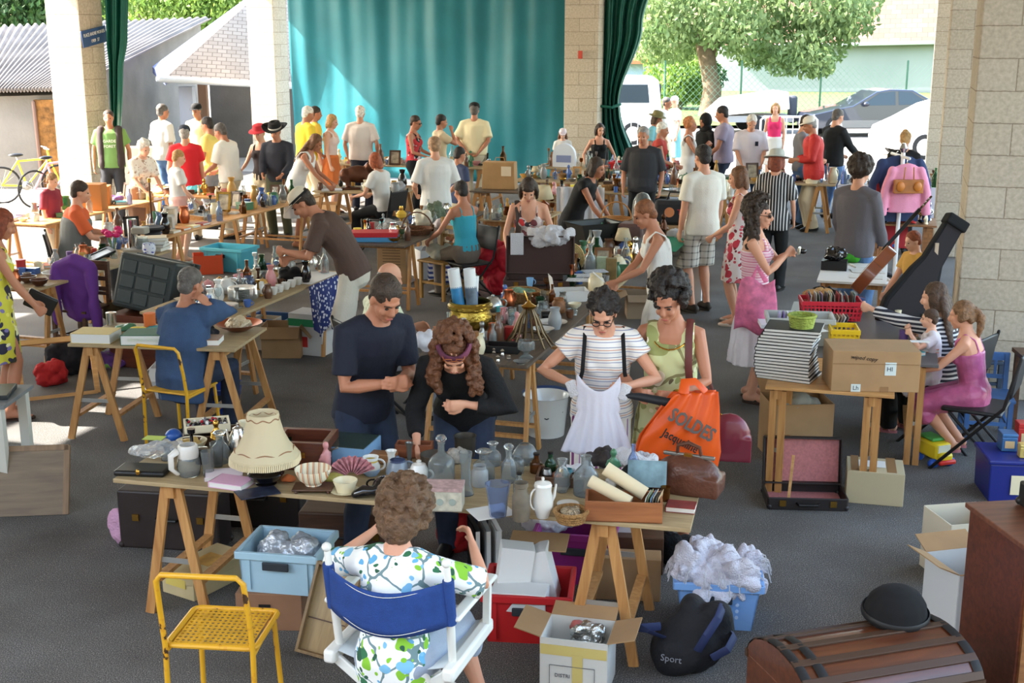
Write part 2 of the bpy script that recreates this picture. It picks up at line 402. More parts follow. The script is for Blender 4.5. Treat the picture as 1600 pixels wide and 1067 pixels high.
tb=obj('tie_band',MB().tube([P(940,166,25.05),P(956,168,24.98),P(969,163,25.05)],.03,8),DGREEN,o)
mb=MB(); mb.sheet(gathered([(-60,162,201),(60,167,197),(110,172,190),(240,178,186)],20.9,.07,16,seed=5),40,34)
o=obj('curtain',mb,DGREEN,smooth=180,solid=.008); tag(o,'narrow dark green curtain tied against the sunlit pillar with the street sign','curtain')
# red plate on pillar three
q=P(907,85,24.93)
o=obj('alarm_plate',MB().box(0,0,-.08,.085,.03,.15),M('red_enamel',(190,70,52),.5),bevel=.006,rz=-17,loc=hor(907,24.82)+V((0,0,q.z))); tag(o,'small red plate fixed on the beige block pillar by the curtains','plate')
# street sign on the shaded side of pillar one
s=p1+RV*.62+DV*.33+V((0,0,P(150,57,20.6).z)); 
t=thing('street_sign','blue enamel street sign tilted on the side of the sunlit pillar','sign',s+RV*.02)
t.rotation_euler=(Euler((0,0,-TH+PI/2)).to_matrix()@Euler((R(90),0,0)).to_matrix()@Euler((0,0,R(9))).to_matrix()).to_euler()
obj('sign_plate',MB().box(0,0,-.01,.66,.26,.02),M('sign_blue',(52,78,122),.35),t,bevel=.004)
def text(s,parent,mat,size,loc,name='lettering',rot=(0,0,0),ext=.001,align='CENTER',sx=1,shear=0,bold=0):
    c=bpy.data.curves.new(name,'FONT'); c.body=s; c.size=size; c.align_x=align; c.align_y='CENTER'; c.extrude=ext; c.resolution_u=2; c.offset=bold; c.shear=shear
    tmp=bpy.data.objects.new('tmp',c); me=bpy.data.meshes.new_from_object(tmp); bpy.data.objects.remove(tmp); me.name=name; me.materials.clear(); me.materials.append(mat); o=bpy.data.objects.new(name,me); COL.objects.link(o); o.parent=parent; o.location=loc; o.rotation_euler=[R(a) for a in rot]; o.scale=(sx,1,1); return o
WHT=M('white_paint',(238,236,230),.5)
text('PLACE ANDRE MOINIER',t,WHT,.075,(0,.05,.0125),sx=.72); text('1909  37',t,WHT,.075,(0,-.06,.0125),sx=.85)
# ---------------------------------------------------------------- buildings outside, left
PLAST=M('rough_plaster',(118,113,107),.95,var=.18,vscale=1.2,bump=.3,bscale=20)
def corr(name,c1,c2,per):
    m,nt,b,tc=nodes(name,.75)
    n=N(nt,'ShaderNodeTexNoise',Scale=.7,Detail=6.0); nt.links.new(tc.outputs['Object'],n.inputs['Vector'])
    r=ramp(nt,[(.3,c1),(.7,c2)]); nt.links.new(n.outputs['Fac'],r.inputs['Fac']); nt.links.new(r.outputs['Color'],b.inputs['Base Color']); return m
CORR=corr('corrugated_sheet',(86,76,69),(124,115,108),.2)
t=thing('shed','long plastered shed with a corrugated sheet roof outside the sunlit pillar','shed',(0,0,0))
e0,e1=P(-80,143,24.5),P(104,139,24.5); r1_,r0=P(330,28,35.0),P(-80,44,35.0)
def roofsheet(u,v):
    q=e0.lerp(e1,u).lerp(r0.lerp(r1_,u),v); q.z+=.045*math.sin(u*2*PI*34); return tuple(q)
obj('roof',MB().sheet(roofsheet,34*6,3),CORR,t,solid=.02)
mb=MB(); dn=V((0,0,-.07)); fl=lambda q:V((q.x,q.y,-.05))
i0,i1,i2,i3=e0+V((0,.3,0)),e1+V((-.3,.3,0)),r1_+V((-.3,0,0)),r0
ws=[fl(i0),fl(i1),fl(i2),fl(i3),i0+dn*1.8,i1+dn*1.8,i2+dn*1.8,i3+dn*1.8]
mb.add([tuple(q) for q in ws],[(0,1,5,4),(1,2,6,5),(2,3,7,6),(3,0,4,7),(4,5,6,7)])
obj('wall',mb,PLAST,t,smooth=0)
mb=MB(); mb.box(0,0,0,.75,.12,1.75); obj('hay_door',mb,M('ochre_straw',(120,82,40),.95,var=.5,vscale=9,bump=.6,bscale=30),t,loc=hor(76,24.7)-V((0,.02,0)))
obj('downpipe',MB().tube([hor(46,24.6)+V((0,0,0)),hor(43,24.6)+V((0,0,1.7))],.04,8),M('rusty_pipe',(120,92,80),.7),t)
# barn with a steep tiled roof
t=thing('barn','pale barn with a steep tiled roof and gutter behind the white shirted man','barn',(0,0,0))
def tiles(name,c1,c2,c3,w=.25,h=.17):
    m,nt,b,tc=nodes(name,.85)
    k=N(nt,'ShaderNodeTexBrick'); k.inputs['Scale'].default_value=1; k.inputs['Brick Width'].default_value=w; k.inputs['Row Height'].default_value=h; k.inputs['Mortar Size'].default_value=.012
    k.inputs['Color1'].default_value=lin(c1); k.inputs['Color2'].default_value=lin(c2); k.inputs['Mortar'].default_value=lin(c3)
    nt.links.new(tc.outputs['UV'],k.inputs['Vector']); nt.links.new(k.outputs['Color'],b.inputs['Base Color']); return m
def quad_uv(name,p,mat,parent,th=.12,su=1,sv=1):
    """a slab over four corners, with UVs in metres"""
    p=[V(q) for q in p]; n=(p[1]-p[0]).cross(p[3]-p[0]).normalized()
    mb=MB(); mb.add([tuple(q) for q in p]+[tuple(q-n*th) for q in p],[(0,1,2,3),(7,6,5,4),(0,4,5,1),(1,5,6,2),(2,6,7,3),(3,7,4,0)])
    o=obj(name,mb,mat,parent,smooth=0); uv=o.data.uv_layers.new(name='UVMap')
    w=(p[1]-p[0]).length; h=(p[3]-p[0]).length
    cc=[(0,0),(w,0),(w,h),(0,h)]*2
    for l in o.data.loops: uv.data[l.index].uv=cc[l.vertex_index]
    return o
BT=tiles('old_barn_tiles',(150,138,126),(138,126,114),(106,94,84))
g0,g1=P(258,122,27.0),P(470,133,29.6); g2,g3=P(470,-70,33.5),P(400,-14,33.0)
quad_uv('roof',[g0,g1,g2,g3],BT,t); 
hip=P(238,104,29.2); 
obj('hip_tarpaulin',MB().add([tuple(g0),tuple(g3),tuple(hip),tuple(g0-V((0,0,.15))),tuple(g3-V((0,-.2,.15))),tuple(hip-V((0,0,.15)))],[(0,1,2),(5,4,3),(0,2,5,3),(1,4,5,2),(0,3,4,1)]),M('blue_grey_tarpaulin',(96,104,140),.6,var=.2),t,smooth=0)
obj('gutter',MB().tube([g0+V((-.1,-.1,-.02)),g1+V((0,-.1,-.02))],.075,10),M('zinc_gutter',(196,200,206),.4,.3),t)
mb=MB(); w0,w1=hor(322,31.3),hor(470,31.3); mb.box((w0.x+w1.x)/2,31.5,0,w1.x-w0.x,.3,2.1); obj('wall',mb,PLAST,t,smooth=0)
obj('post',MB().box(0,0,0,.3,.3,1.85),M('grey_render',(176,182,196),.9),t,loc=hor(287,28.6))
obj('lean_to_post',MB().box(0,0,0,.2,.2,1.9),M('brown_post',(150,116,92),.9),t,loc=hor(312,30.6))
# low cream cabinet wall behind the crowd
o=obj('garden_wall',MB().box(0,0,0,2.4,.2,1.0),M('cream_wall',(190,180,160),.9,var=.06),loc=hor(245,22.9),smooth=0,bevel=.02); tag(o,None,kind='structure')
# ---------------------------------------------------------------- house, fence and trees, right
t=thing('house','long pale house with a red tiled roof beyond the lawn','house',(0,0,0))
HT=tiles('house_tiles',(104,68,56),(120,84,70),(70,46,38),.55,.42)
h0,h1=P(1130,72,70),P(1600,62,66); top0,top1=P(1130,-70,76),P(1600,-80,72)
quad_uv('roof',[h0-V((0,.5,0)),h1-V((0,.5,0)),top1,top0],HT,t,.2)
mb=MB(); mb.add([(h0.x,h0.y,0),(h1.x,h1.y,0),tuple(h1),tuple(h0),(h0.x,h0.y+8,0),(h1.x,h1.y+8,0),(h1.x,h1.y+8,h1.z),(h0.x,h0.y+8,h0.z)],[(0,1,2,3),(5,4,7,6),(4,0,3,7),(1,5,6,2)])
obj('wall',mb,M('pale_house_render',(126,134,132),.9,var=.06,vscale=.6),t,smooth=0)
obj('gutter',MB().tube([h0-V((0,.6,.05)),h1-V((0,.6,.05))],.09,8),M('zinc_gutter',(196,200,206)),t)
# chain link fence
m,nt,b,tc=nodes('chain_link',.5,.4); b.inputs['Base Color'].default_value=lin((120,150,130))
t=thing('wire_fence','green chain link fence running behind the parked cars','fence',(0,0,0))
f0,f1=hor(985,44.4),hor(1480,45.4); ux=(f1-f0).normalized(); L=(f1-f0).length
mb=MB(); st=.22; hgt=1.9
n=int(L/st)
for i in range(-int(hgt/st),n):
    for sgn in (1,-1):
        x0=i*st if sgn>0 else i*st+hgt; xa,za,xb,zb=x0,0,x0+sgn*hgt,hgt
        xs=[xa,xb]
        if min(xs)<0 or max(xs)>L: continue
        p,q=f0+ux*xa+V((0,0,.05)),f0+ux*xb+V((0,0,zb+.05)); w=.006
        mb.add([tuple(p-ux*w),tuple(p+ux*w),tuple(q+ux*w),tuple(q-ux*w)],[(0,1,2,3)])
obj('netting',mb,m,t,smooth=0,solid=.006)
for px in (1040,1160,1285,1420): obj('fence_post',MB().tube([hor(px,44.7)-V((0,.15,0)),hor(px,44.7)+V((0,-.15,2.1))],.035,8),M('fence_green',(52,92,70),.6),t)
# trees
def leafmat(name,c1,c2):
    m,nt,b,tc=nodes(name,.6); n=N(nt,'ShaderNodeTexNoise',Scale=.9,Detail=3.0); nt.links.new(tc.outputs['Object'],n.inputs['Vector'])
    r=ramp(nt,[(.35,c1),(.65,c2)]); nt.links.new(n.outputs['Fac'],r.inputs['Fac']); nt.links.new(r.outputs['Color'],b.inputs['Base Color'])
    out=nt.nodes['Material Output']; t=N(nt,'ShaderNodeBsdfTranslucent'); nt.links.new(r.outputs['Color'],t.inputs['Color']); x=N(nt,'ShaderNodeMixShader'); x.inputs[0].default_value=.4
    nt.links.new(b.outputs[0],x.inputs[1]); nt.links.new(t.outputs[0],x.inputs[2]); nt.links.new(x.outputs[0],out.inputs[0]); return m
LEAF=leafmat('tree_leaves',(92,116,66),(142,160,106)); LEAF2=leafmat('dark_leaves',(34,62,26),(62,96,40)); LEAF3=leafmat('bright_leaves',(84,116,44),(130,156,70))
BARK=M('bark',(112,94,78),.95,var=.3,vscale=5,bump=.6,bscale=12)
def foliage(blobs,n,size,seed):
    rr=random.Random(seed); mb=MB(); tot=sum(b[3] for b in blobs)
    for (x,y,z,r) in blobs:
        for _ in range(int(n*r/tot)):
            d=V((rr.gauss(0,1),rr.gauss(0,1),rr.gauss(0,1))).normalized()*(r*rr.uniform(.4,1.12)**.6); d.z*=.8
            c=V((x,y,z))+d; q=Euler((rr.uniform(0,6),rr.uniform(0,6),rr.uniform(0,6))).to_matrix(); s=size*rr.uniform(.6,1.3)
            mb.add([tuple(c+q@V(p)) for p in ((-s,0,0),(0,-s*.5,.1*s),(s,0,0),(0,s*.5,.1*s))],[(0,1,2,3)])
    return mb
t=thing('tree','leafy green tree with a forked trunk on the lawn','tree',(0,0,0))
tp=hor(1112,46.3)
def tq(px,py): return P(px,py,46.3)
obj('trunk',MB().tube([tp,tq(1113,140),tq(1108,110),tq(1104,86),tq(1100,72)],[.42,.34,.3,.33,.3],12),BARK,t)
obj('branch',MB().tube([tq(1102,82),tq(1092,64),tq(1080,50),tq(1060,20)],[.24,.18,.13,.06],8),BARK,t)
obj('branch',MB().tube([tq(1104,82),tq(1108,50),tq(1112,10)],[.24,.18,.1],8),BARK,t)
obj('branch',MB().tube([tq(1108,84),tq(1120,70),tq(1124,45),tq(1160,10)],[.2,.17,.12,.06],8),BARK,t)
bl=[]
rr=random.Random(4)
for px,py,rad in ((1040,60,1.0),(1020,30,1.2),(1065,25,1.3),(1110,10,1.5),(1140,40,1.2),(1170,60,1.1),(1190,30,1.4),(1225,60,1.2),(1250,20,1.5),(1260,85,1.0),(1290,60,1.1),(1300,20,1.3),(1330,30,.9),(1280,100,.6),(1225,95,.7),(1180,88,.6),(1015,75,.7),(1090,-30,2.0),(1180,-30,2.0),(1270,-30,1.8),(1030,-30,1.6),(1140,-80,2.2),(1240,-80,2.0),(1340,0,.9),(1060,70,.8)):
    q=P(px,py,46.3+rr.uniform(-1.8,1.2)); bl.append((q.x,q.y,q.z,rad))
obj('foliage',foliage(bl,17000,.125,3),LEAF,t,smooth=0)
def bush(name,label,cat,blobs,n,size,mat,seed,group=None):
    t=thing(name,label,cat,(0,0,0),group=group); obj('foliage',foliage(blobs,n,size,seed),mat,t,smooth=0)
    b0=blobs[0]; obj('trunk',MB().tube([(b0[0],b0[1],0),(b0[0]+.1,b0[1],max(.5,b0[2]))],[.2,.08],8),BARK,t)
def blob(l,D,rr=random.Random(8)):
    return [tuple(P(px,py,D+rr.uniform(-.8,.8)))+(r,) for px,py,r in l]
bush('bush','shaggy green bush growing against the fence past the white van','bush',blob([(1060,130,1.0),(1045,110,1.0),(1075,110,1.0),(1050,150,.7),(1085,140,.7)],51),5000,.1,LEAF3,2)
bush('bush','dark round shrub behind the trunk of the big tree','bush',blob([(1098,120,1.0),(1095,135,.9)],57),1500,.14,LEAF2,3)
bush('tree','dark evergreen tree above the corrugated roof, outer side of the sunlit pillar','tree',blob([(20,5,2.2),(60,10,2.0),(-20,20,2.4),(40,-25,2.4),(90,-10,2)],44),12000,.12,LEAF2,5)
bush('tree','bright green tree showing between the narrow curtain and the barn roof','tree',blob([(215,10,1.6),(250,20,1.6),(290,5,1.8),(320,25,1.4),(345,-5,1.8),(360,20,1.2),(270,-25,2),(400,-30,2)],49),13000,.11,LEAF3,6)
# low grey hut far behind the van
o=thing('hut','grey blue hut with an orange roof edge behind the fence','hut',hor(1013,58)); obj('wall',MB().box(0,0,0,2.6,2,1.75),M('blue_grey_boards',(150,168,186),.8),o,smooth=0); obj('roof',MB().box(0,-.2,1.75,3.0,2.4,.2),M('orange_tiles',(208,120,84),.8),o,smooth=0)
# ---------------------------------------------------------------- cars
CGL=M('car_glass',(44,54,60),.1,spec=.5); TYRE=M('tyre_rubber',(30,30,32),.8); RIM=M('wheel_rim',(176,178,182),.3,.8)
def car(label,paint,prof,glassz,loc,rz,w=1.66,name='car',wheels=(.75,3.2),wr=.31):
    """prof: side outline (x,z) clockwise from front bottom; nose at x=0"""
    t=thing(name,label,'car' if name=='car' else 'van',loc,rz)
    mb=MB(); n=len(prof); ys=[(-w/2,.94),(-w/2*.96,1),(w/2*.96,1),(w/2,.94)]
    zc=max(z for x,z in prof)
    vs=[]
    for k,(y,sq) in enumerate(ys):
        for x,z in prof:
            f=1-.16*max(0,(z-.85))/(zc-.85+1e-6) if z>.85 else 1
            vs.append((x if sq==1 else 2.0+(x-2.0)*.985,y*f,z if sq==1 else .6+(z-.6)*.965))
    fs=[tuple(range(n))[::-1],tuple(range(3*n,4*n))]
    for k in range(3):
        for i in range(n): fs.append((k*n+i,k*n+(i+1)%n,(k+1)*n+(i+1)%n,(k+1)*n+i))
    mb.add(vs,fs); obj('body',mb,paint,t,smooth=30,bevel=.03)
    for s in (-1,1):
        for poly in glassz:
            mb=MB(); yb=s*w/2
            vs=[]
            for x,z in poly:
                f=1-.16*max(0,(z-.85))/(zc-.85+1e-6)
                vs.append((x,yb*f*.985+s*.012,z))
            mb.add(vs,[tuple(range(len(poly)))[::(1 if s<0 else -1)]]); obj('side_window',mb,CGL,t,smooth=0,solid=.01)
    for x in wheels:
        for s in (-1,1):
            y=s*(w/2-.1)
            wh=obj('wheel',MB().tube([(x,y-s*.11,wr),(x,y+s*.11,wr)],wr,20,caps=(0,0)),TYRE,t)
            obj('rim',MB().tube([(x,y+s*.1,wr),(x,y+s*.118,wr)],wr*.66,16,caps=(0,0)),RIM,wh)
    return t
SAL=[(.05,.25),(0,.5),(.08,.68),(.9,.86),(1.25,.92),(2.0,1.34),(2.4,1.40),(3.1,1.38),(3.85,.98),(4.4,.92),(4.5,.6),(4.45,.28)]
SG=[[(1.5,.93),(2.08,1.3),(2.55,1.34),(2.55,.94)],[(2.65,.94),(2.65,1.34),(3.05,1.32),(3.6,.97)]]
c=hor(1262,38.6); t=car('dark blue saloon car parked along the fence','x' and M('car_blue',(30,34,48),.3,.0,coat=.8),SAL,SG,(c.x,38.6,0),4)
t['label']='dark blue saloon car parked broadside before the lawn'
obj('wing_mirror',MB().ell((1.62,-.92,.98),(.09,.07,.07)),M('car_blue'),t); obj('lower_sheen_strip',MB().box(2.2,-.835,.28,2.6,.02,.22),M('car_lower_sheen',(112,110,106),.5),t)  # pale strip: grey lower body with the sun's reflection put into its colour
HATCH=[(.05,.25),(0,.5),(.1,.75),(.55,.95),(1.2,1.3),(1.8,1.46),(3.3,1.44),(3.7,.9),(3.75,.3)]
HG=[[(.95,1.0),(1.35,1.3),(1.9,1.4),(1.9,.98)],[(2.0,.98),(2.0,1.4),(3.0,1.36),(3.2,.95)]]
c=hor(1388,31.5); car('white car nose showing between the clothes rail and the grey pillar',M('car_white',(238,238,236),.25,coat=.6),HATCH,HG,(c.x,31.5,0),8)
VAN=[(.05,.3),(0,.9),(.1,1.75),(.25,1.86),(3.6,1.88),(4.0,1.5),(4.6,1.1),(4.75,.8),(4.7,.3)]
VG=[[(.35,1.15),(.4,1.65),(1.25,1.65),(1.25,1.15)],[(1.4,1.15),(1.4,1.65),(2.3,1.65),(2.3,1.15)]]
c=hor(1032,36.0); t=car('white van parked behind the dark gathered curtain','' or M('van_white',(236,238,240),.3,coat=.5),VAN,VG,(c.x,36.0,0),180,1.8,'van',(.8,3.8))
obj('tail_lamp',MB().box(.0,.82,.72,.06,.14,.16),M('lamp_red',(214,60,50),.3),t); obj('rear_window',MB().box(.03,0,1.15,.03,1.3,.5),CGL,t)
# covered trailer
t=thing('trailer','white tarpaulin covered trailer standing on the lawn edge','trailer',hor(1178,40),4)
obj('cover',MB().add([(-1.3,-.9,.55),(1.0,-.9,.75),(1.05,.9,.8),(-1.3,.9,.6),(-.9,-.5,1.0),(.95,-.85,1.28),(.95,.85,1.28),(-.9,.5,1.05)],[(3,2,1,0),(4,5,6,7),(0,1,5,4),(1,2,6,5),(2,3,7,6),(3,0,4,7)]),M('white_tarpaulin',(236,236,232),.6),t,smooth=0,bevel=.03)
obj('chassis',MB().box(0,0,.35,2.3,1.5,.2),M('grey_steel',(150,152,156),.5,.5),t); obj('wheel',MB().tube([(0,-.8,.28),(0,-.66,.28)],.28,16,caps=(0,0)),TYRE,t); obj('wheel',MB().tube([(0,.66,.28),(0,.8,.28)],.28,16,caps=(0,0)),TYRE,t)
obj('upright_tyre',MB().box(1.22,-.4,.3,.26,.3,.85),M('dark_rubber',(60,62,70),.8),t,bevel=.08)
# crowd barriers
def barrier(label,px,D,w,rz):
    t=thing('crowd_barrier',label,'barrier',hor(px,D),rz); mt=M('galvanised',(196,198,200),.4,.6)
    obj('frame',MB().tube([(-w/2,0,.02),(-w/2,0,.95),(-w/2+.08,0,1.03),(w/2-.08,0,1.03),(w/2,0,.95),(w/2,0,.02)],.025,8),mt,t)
    for i in range(1,int(w/.16)): obj('bar',MB().tube([(-w/2+i*.16,0,.2),(-w/2+i*.16,0,1.02)],.01,6),mt,t)
    obj('rail',MB().tube([(-w/2,0,.2),(w/2,0,.2)],.015,6),mt,t)
barrier('galvanised crowd barrier just past the dark gathered curtain',1000,29.5,1.6,6)
barrier('galvanised crowd barrier behind the man in the grey shirt',1240,31,1.4,2)
# ---------------------------------------------------------------- light
w=bpy.data.worlds.new('world'); sc.world=w; w.use_nodes=True; nt=w.node_tree; bg=nt.nodes['Background']
sky=nt.nodes.new('ShaderNodeTexSky'); sky.sky_type='NISHITA'; sky.sun_disc=False; sky.sun_elevation=R(43); sky.sun_rotation=R(-85); sky.air_density=1.6; sky.dust_density=3.0; sky.ozone_density=1.0
nt.links.new(sky.outputs[0],bg.inputs['Color']); bg.inputs['Strength'].default_value=.62
sd=bpy.data.lights.new('sun','SUN'); so=bpy.data.objects.new('sun',sd); COL.objects.link(so)
sd.energy=14; sd.angle=R(.6); sd.color=(1,.95,.86)
so.rotation_euler=SUN.to_track_quat('Z','Y').to_euler()
vs=sc.view_settings; vs.view_transform='Standard'; vs.look='None'; vs.gamma=1; vs.use_curve_mapping=False; vs.exposure=1.18
sc.cycles.max_bounces=6; sc.cycles.diffuse_bounces=4; sc.cycles.transmission_bounces=5; sc.cycles.transparent_max_bounces=6
sc.cycles.use_denoising=True
sc.cycles.sample_clamp_indirect=8
# ================================================================ PEOPLE
SKIN=M('skin_fair',(206,150,122),.55,sss=.08); SKIN2=M('skin_tan',(178,120,92),.55,sss=.08); SKIN3=M('skin_pale',(222,172,146),.55,sss=.08)
EYE=M('eye_dark',(40,28,22),.25); LIP=M('lips',(168,88,78),.5)
def hairm(n,c): return M('hair_'+n,c,.55,bump=.5,bscale=90,var=.35,vscale=30)
HB=hairm('brown',(74,52,36)); HK=hairm('black',(34,27,24)); HG=hairm('grey',(150,146,142)); HW=hairm('white',(222,216,206)); HR=hairm('red',(124,58,34)); HL=hairm('blond',(176,136,84)); HD=hairm('dark',(52,38,28)); HS=hairm('salt',(92,86,82)); HC=hairm('chestnut',(110,72,44))
def ik(a,b,la,lb,pole):
    a,b,pole=V(a),V(b),V(pole); d=b-a; L=d.length; mx=(la+lb)*.995
    if L>mx: b=a+d*(mx/L); d=b-a; L=mx
    x=(la*la-lb*lb+L*L)/(2*L); h=math.sqrt(max(0,la*la-x*x)); n=d/L
    p=pole-n*pole.dot(n); p=p.normalized() if p.length>1e-4 else n.orthogonal().normalized()
    return a+n*x+p*h, b
class Pose: pass
def person(label,pos,face=180,h=1.72,sex='m',lean=0,bend=0,side=0,hp=10,hy=0,L=None,Rr=None,curl=25,legs='stand',hipz=None,ank=None,top=None,bot=None,hair=None,skin=None,shoes=None,hat=None,lod=1,fat=1.0,eyes=True,extra=None,group=None,pole=None,kpole=None,handdir=None,twist=0):
    """a figure in its own axes: x to its right, y ahead, z up; sized for 1.75 m then scaled"""
    skin=skin or SKIN; t=thing('person',label,'person',(pos[0],pos[1],pos[2] if len(pos)>2 else 0),-face,group)
    s=h/1.75; f=sex=='f'; vox={0:.017,1:.013,2:.0085,3:.0062}[lod]*1.0
    dz=0 if hipz is None else hipz/s-.93
    hipc=V((0,0,.93+dz))
    q1=Euler((-R(lean),R(side),0)).to_matrix(); q2=Euler((-R(bend),0,R(twist))).to_matrix()
    def T(x,y,z):
        p=V((x,y,z-.93))
        w=max(0,min(1,(z-1.1)/.15))
        if w>0:
            pv=V((0,0,.2)); r=pv+q2@(p-pv); p=p.lerp(r,w)
        return hipc+q1@p
    Q=q1@q2
    hw=.175 if f else .17; ww=.125 if f else .15; cw=.15 if f else .178; sh=.158 if f else .185
    def trunk(z0,z1,g=0.0,gy=None):
        """(points, radii) of the trunk between heights"""
        gy=g if gy is None else gy
        tab=[(.80,hw*.93,.11),(.87,hw,.118),(.95,hw*.98,.122*fat),(1.07,ww*(1+(fat-1)*.8),.10*fat),(1.2,(ww+cw)/2*(1+(fat-1)*.6),.108*fat),(1.31,cw,.117),(1.40,cw*.93,.1),(1.455,.085,.072)]
        def val(z):
            for a,b in zip(tab,tab[1:]):
                if z<=b[0]:
                    k=(z-a[0])/(b[0]-a[0]); return tuple(a[i]+(b[i]-a[i])*k for i in (1,2))
            return tab[-1][1:]
        zs=[z0]+[a[0] for a in tab if z0+.02<a[0]<z1-.02]+[z1]
        return [T(0,0,z) for z in zs],[(val(max(z,.8))[0]+g,val(max(z,.8))[1]+gy) for z in zs]
    sideax=Q@V((1,0,0))
    B=MB()
    p,r=trunk(.87,1.455); B.tube(p,r,16,side=(1,0,0))
    if f:
        for k in (-1,1): B.ell(T(k*.072,.085,1.275),(.062,.055,.06),nu=10,nv=6)
    nb=T(0,-.005,1.44); hq=Euler((-R(hp),0,-R(hy))).to_matrix(); hup=hq@V((0,0,1)); hfw=hq@V((0,1,0))
    hj=T(0,.005,1.50); HC_=hj+hup*.125+hfw*.018
    B.tube([nb,T(0,0,1.49),HC_-hup*.06-hfw*.025],[(.065,.06),(.054,.056),(.054,.058)],12,side=(1,0,0))
    def Hd(x,y,z): return HC_+hq@V((x,y,z))
    hs=1.0 if not f else .96
    B.ell(Hd(0,-.012,.03),(.075*hs,.096*hs,.088*hs),hq); B.ell(Hd(0,.026,-.035),(.057*hs,.066*hs,.08*hs),hq); B.ell(Hd(0,.066,-.094),(.025,.02,.02),hq,8,6)
    for k in (-1,1): B.ell(Hd(k*.076*hs,-.008,-.012),(.009,.02,.031),hq,8,6); B.ell(Hd(k*.034,.064,-.03),(.024,.022,.024),hq,8,6)
    B.tube([Hd(0,.086,.012),Hd(0,.104,-.022),Hd(0,.1,-.034)],[.01,.0165,.013],8,side=(1,0,0)); B.ell(Hd(0,.072,.028),(.048,.02,.014),hq,8,6); B.ell(Hd(0,.083,-.066),(.023,.012,.011),hq,8,6)
    # arms
    arms={}
    for k,sp in ((-1,L),(1,Rr)):
        S=T(k*sh,-.005,1.392)
        if sp is None: W=S+V((k*.045,.06,-.53)); sp=(W.x,W.y,W.z)
        pl=(pole or {}).get(k,(k*.5,-.75,-.45))
        E,W=ik(S,sp,.285,.255,pl); arms[k]=(S,E,W)
        m1=.86 if f else 1.0
        B.tube([T(k*.075,-.005,1.422),S,S.lerp(E,.35),S.lerp(E,.75),E,E.lerp(W,.3),E.lerp(W,.75),W],[.055*m1,.058*m1,.047*m1,.042*m1,.037*m1,.04*m1,.03*m1,.024*m1],10)
        # hand: palm, four fingers, thumb
        d=(W-E).normalized()
        if handdir and k in handdir: d=V(handdir[k]).normalized()
        n_=V((-k,0,0)); n_=n_-d*n_.dot(d)
        if n_.length<.35: n_=V((0,0,-1))-d*V((0,0,-1)).dot(d)
        n_.normalize(); sd_=d.cross(n_)*(-k)     # towards the thumb
        if sd_.dot(V((0,1,0)))<-.2 and abs(d.z)>.6: sd_=-sd_
        hm=.92 if f else 1.0
        B.tube([W-d*.02,W+d*.03,W+d*.085*hm],[(.022,.018),(.036*hm,.016),(.041*hm,.014)],10,side=tuple(sd_))
        kn=W+d*.08*hm
        for i,(o_,ln) in enumerate(((.03,.07),(.0105,.078),(-.009,.073),(-.028,.057))):
            a=kn+sd_*(o_*hm); c=R(curl+i*4); dd=d; pts=[a-d*.01]
            for seg in (.45,.32,.23):
                ang=c*(1 if seg==.45 else 1.15); ax=dd.cross(n_).normalized()
                dd=(Matrix.Rotation(ang,3,ax)@dd); a=a+dd*(ln*hm*seg*1.05); pts.append(a)
            B.tube(pts,[.0098*hm,.0092*hm,.0084*hm,.0072*hm],7)
        tb=W+d*.03+sd_*.03
        B.tube([W+d*.015+sd_*.015,tb+sd_*.008,tb+d*.03+sd_*.02+n_*.012,tb+d*.055+sd_*.018+n_*.022],[.014*hm,.0125*hm,.011*hm,.009*hm],7)
    # legs
    legp={}
    for k in (-1,1):
        H_=hipc+V((k*.088,0,-.03))
        if ank: A=V(ank[k])/1.0
        elif legs=='sit': A=V((k*.12,.42,.085))
        elif legs=='stride': A=V((k*.09,-.17*k,.085+(.03 if k>0 else 0)))
        elif legs=='wide': A=V((k*.2,.02,.085))
        else: A=V((k*.105,.0+.02*k,.085))
        K_,A=ik(H_,A,.425,.415,(kpole or {}).get(k,(k*.12,1,.15))); legp[k]=(H_,K_,A)
        B.tube([H_,H_.lerp(K_,.3),K_,K_.lerp(A,.3),K_.lerp(A,.75),A],[.085,.08,.054,.057,.04,.036],12)
        yaw=V((k*.18,1,0)).normalized()
        B.tube([A+V((0,0,-.035))-yaw*.045,A+V((0,0,-.03))+yaw*.03,V((A.x,A.y,A.z-.052))+yaw*.12,V((A.x,A.y,A.z-.066))+yaw*.17],[(.033,.04),(.036,.04),(.044,.026),(.034,.015)],10,side=(1,0,0))
    bo=obj('body',B,skin,t); soft(bo,vox,3 if lod<3 else 2)
    # face parts
    if eyes:
        for k in (-1,1):
            e=MB(); e.ell(Hd(k*.031,.078,.004),(.012,.008,.0065),hq,8,6); obj('eye',e,EYE,t)
            if lod>=2:
                e=MB(); e.tube([Hd(k*.014,.091,.024),Hd(k*.032,.09,.03),Hd(k*.05,.076,.024)],[.003,.0042,.003],6); obj('eyebrow',e,hair[1] if hair else HD,t)
        if lod>=1: e=MB(); e.ell(Hd(0,.0905,-.067),(.022,.006,.0065),hq,10,6); obj('mouth',e,LIP,t)
    X=Pose(); X.t=t; X.T=T; X.Hd=Hd; X.hq=hq; X.arms=arms; X.legs=legp; X.s=s; X.Q=Q; X.hipc=hipc; X.trunk=trunk; X.rad=dict(hw=hw,ww=ww,cw=cw)
    # garments
    cv=max(.010,vox*1.05) if lod>1 else vox
    def garment(nm,mb,mat,disp=.02,sm=4): return soft(obj(nm,mb,mat,t),cv,sm,disp)
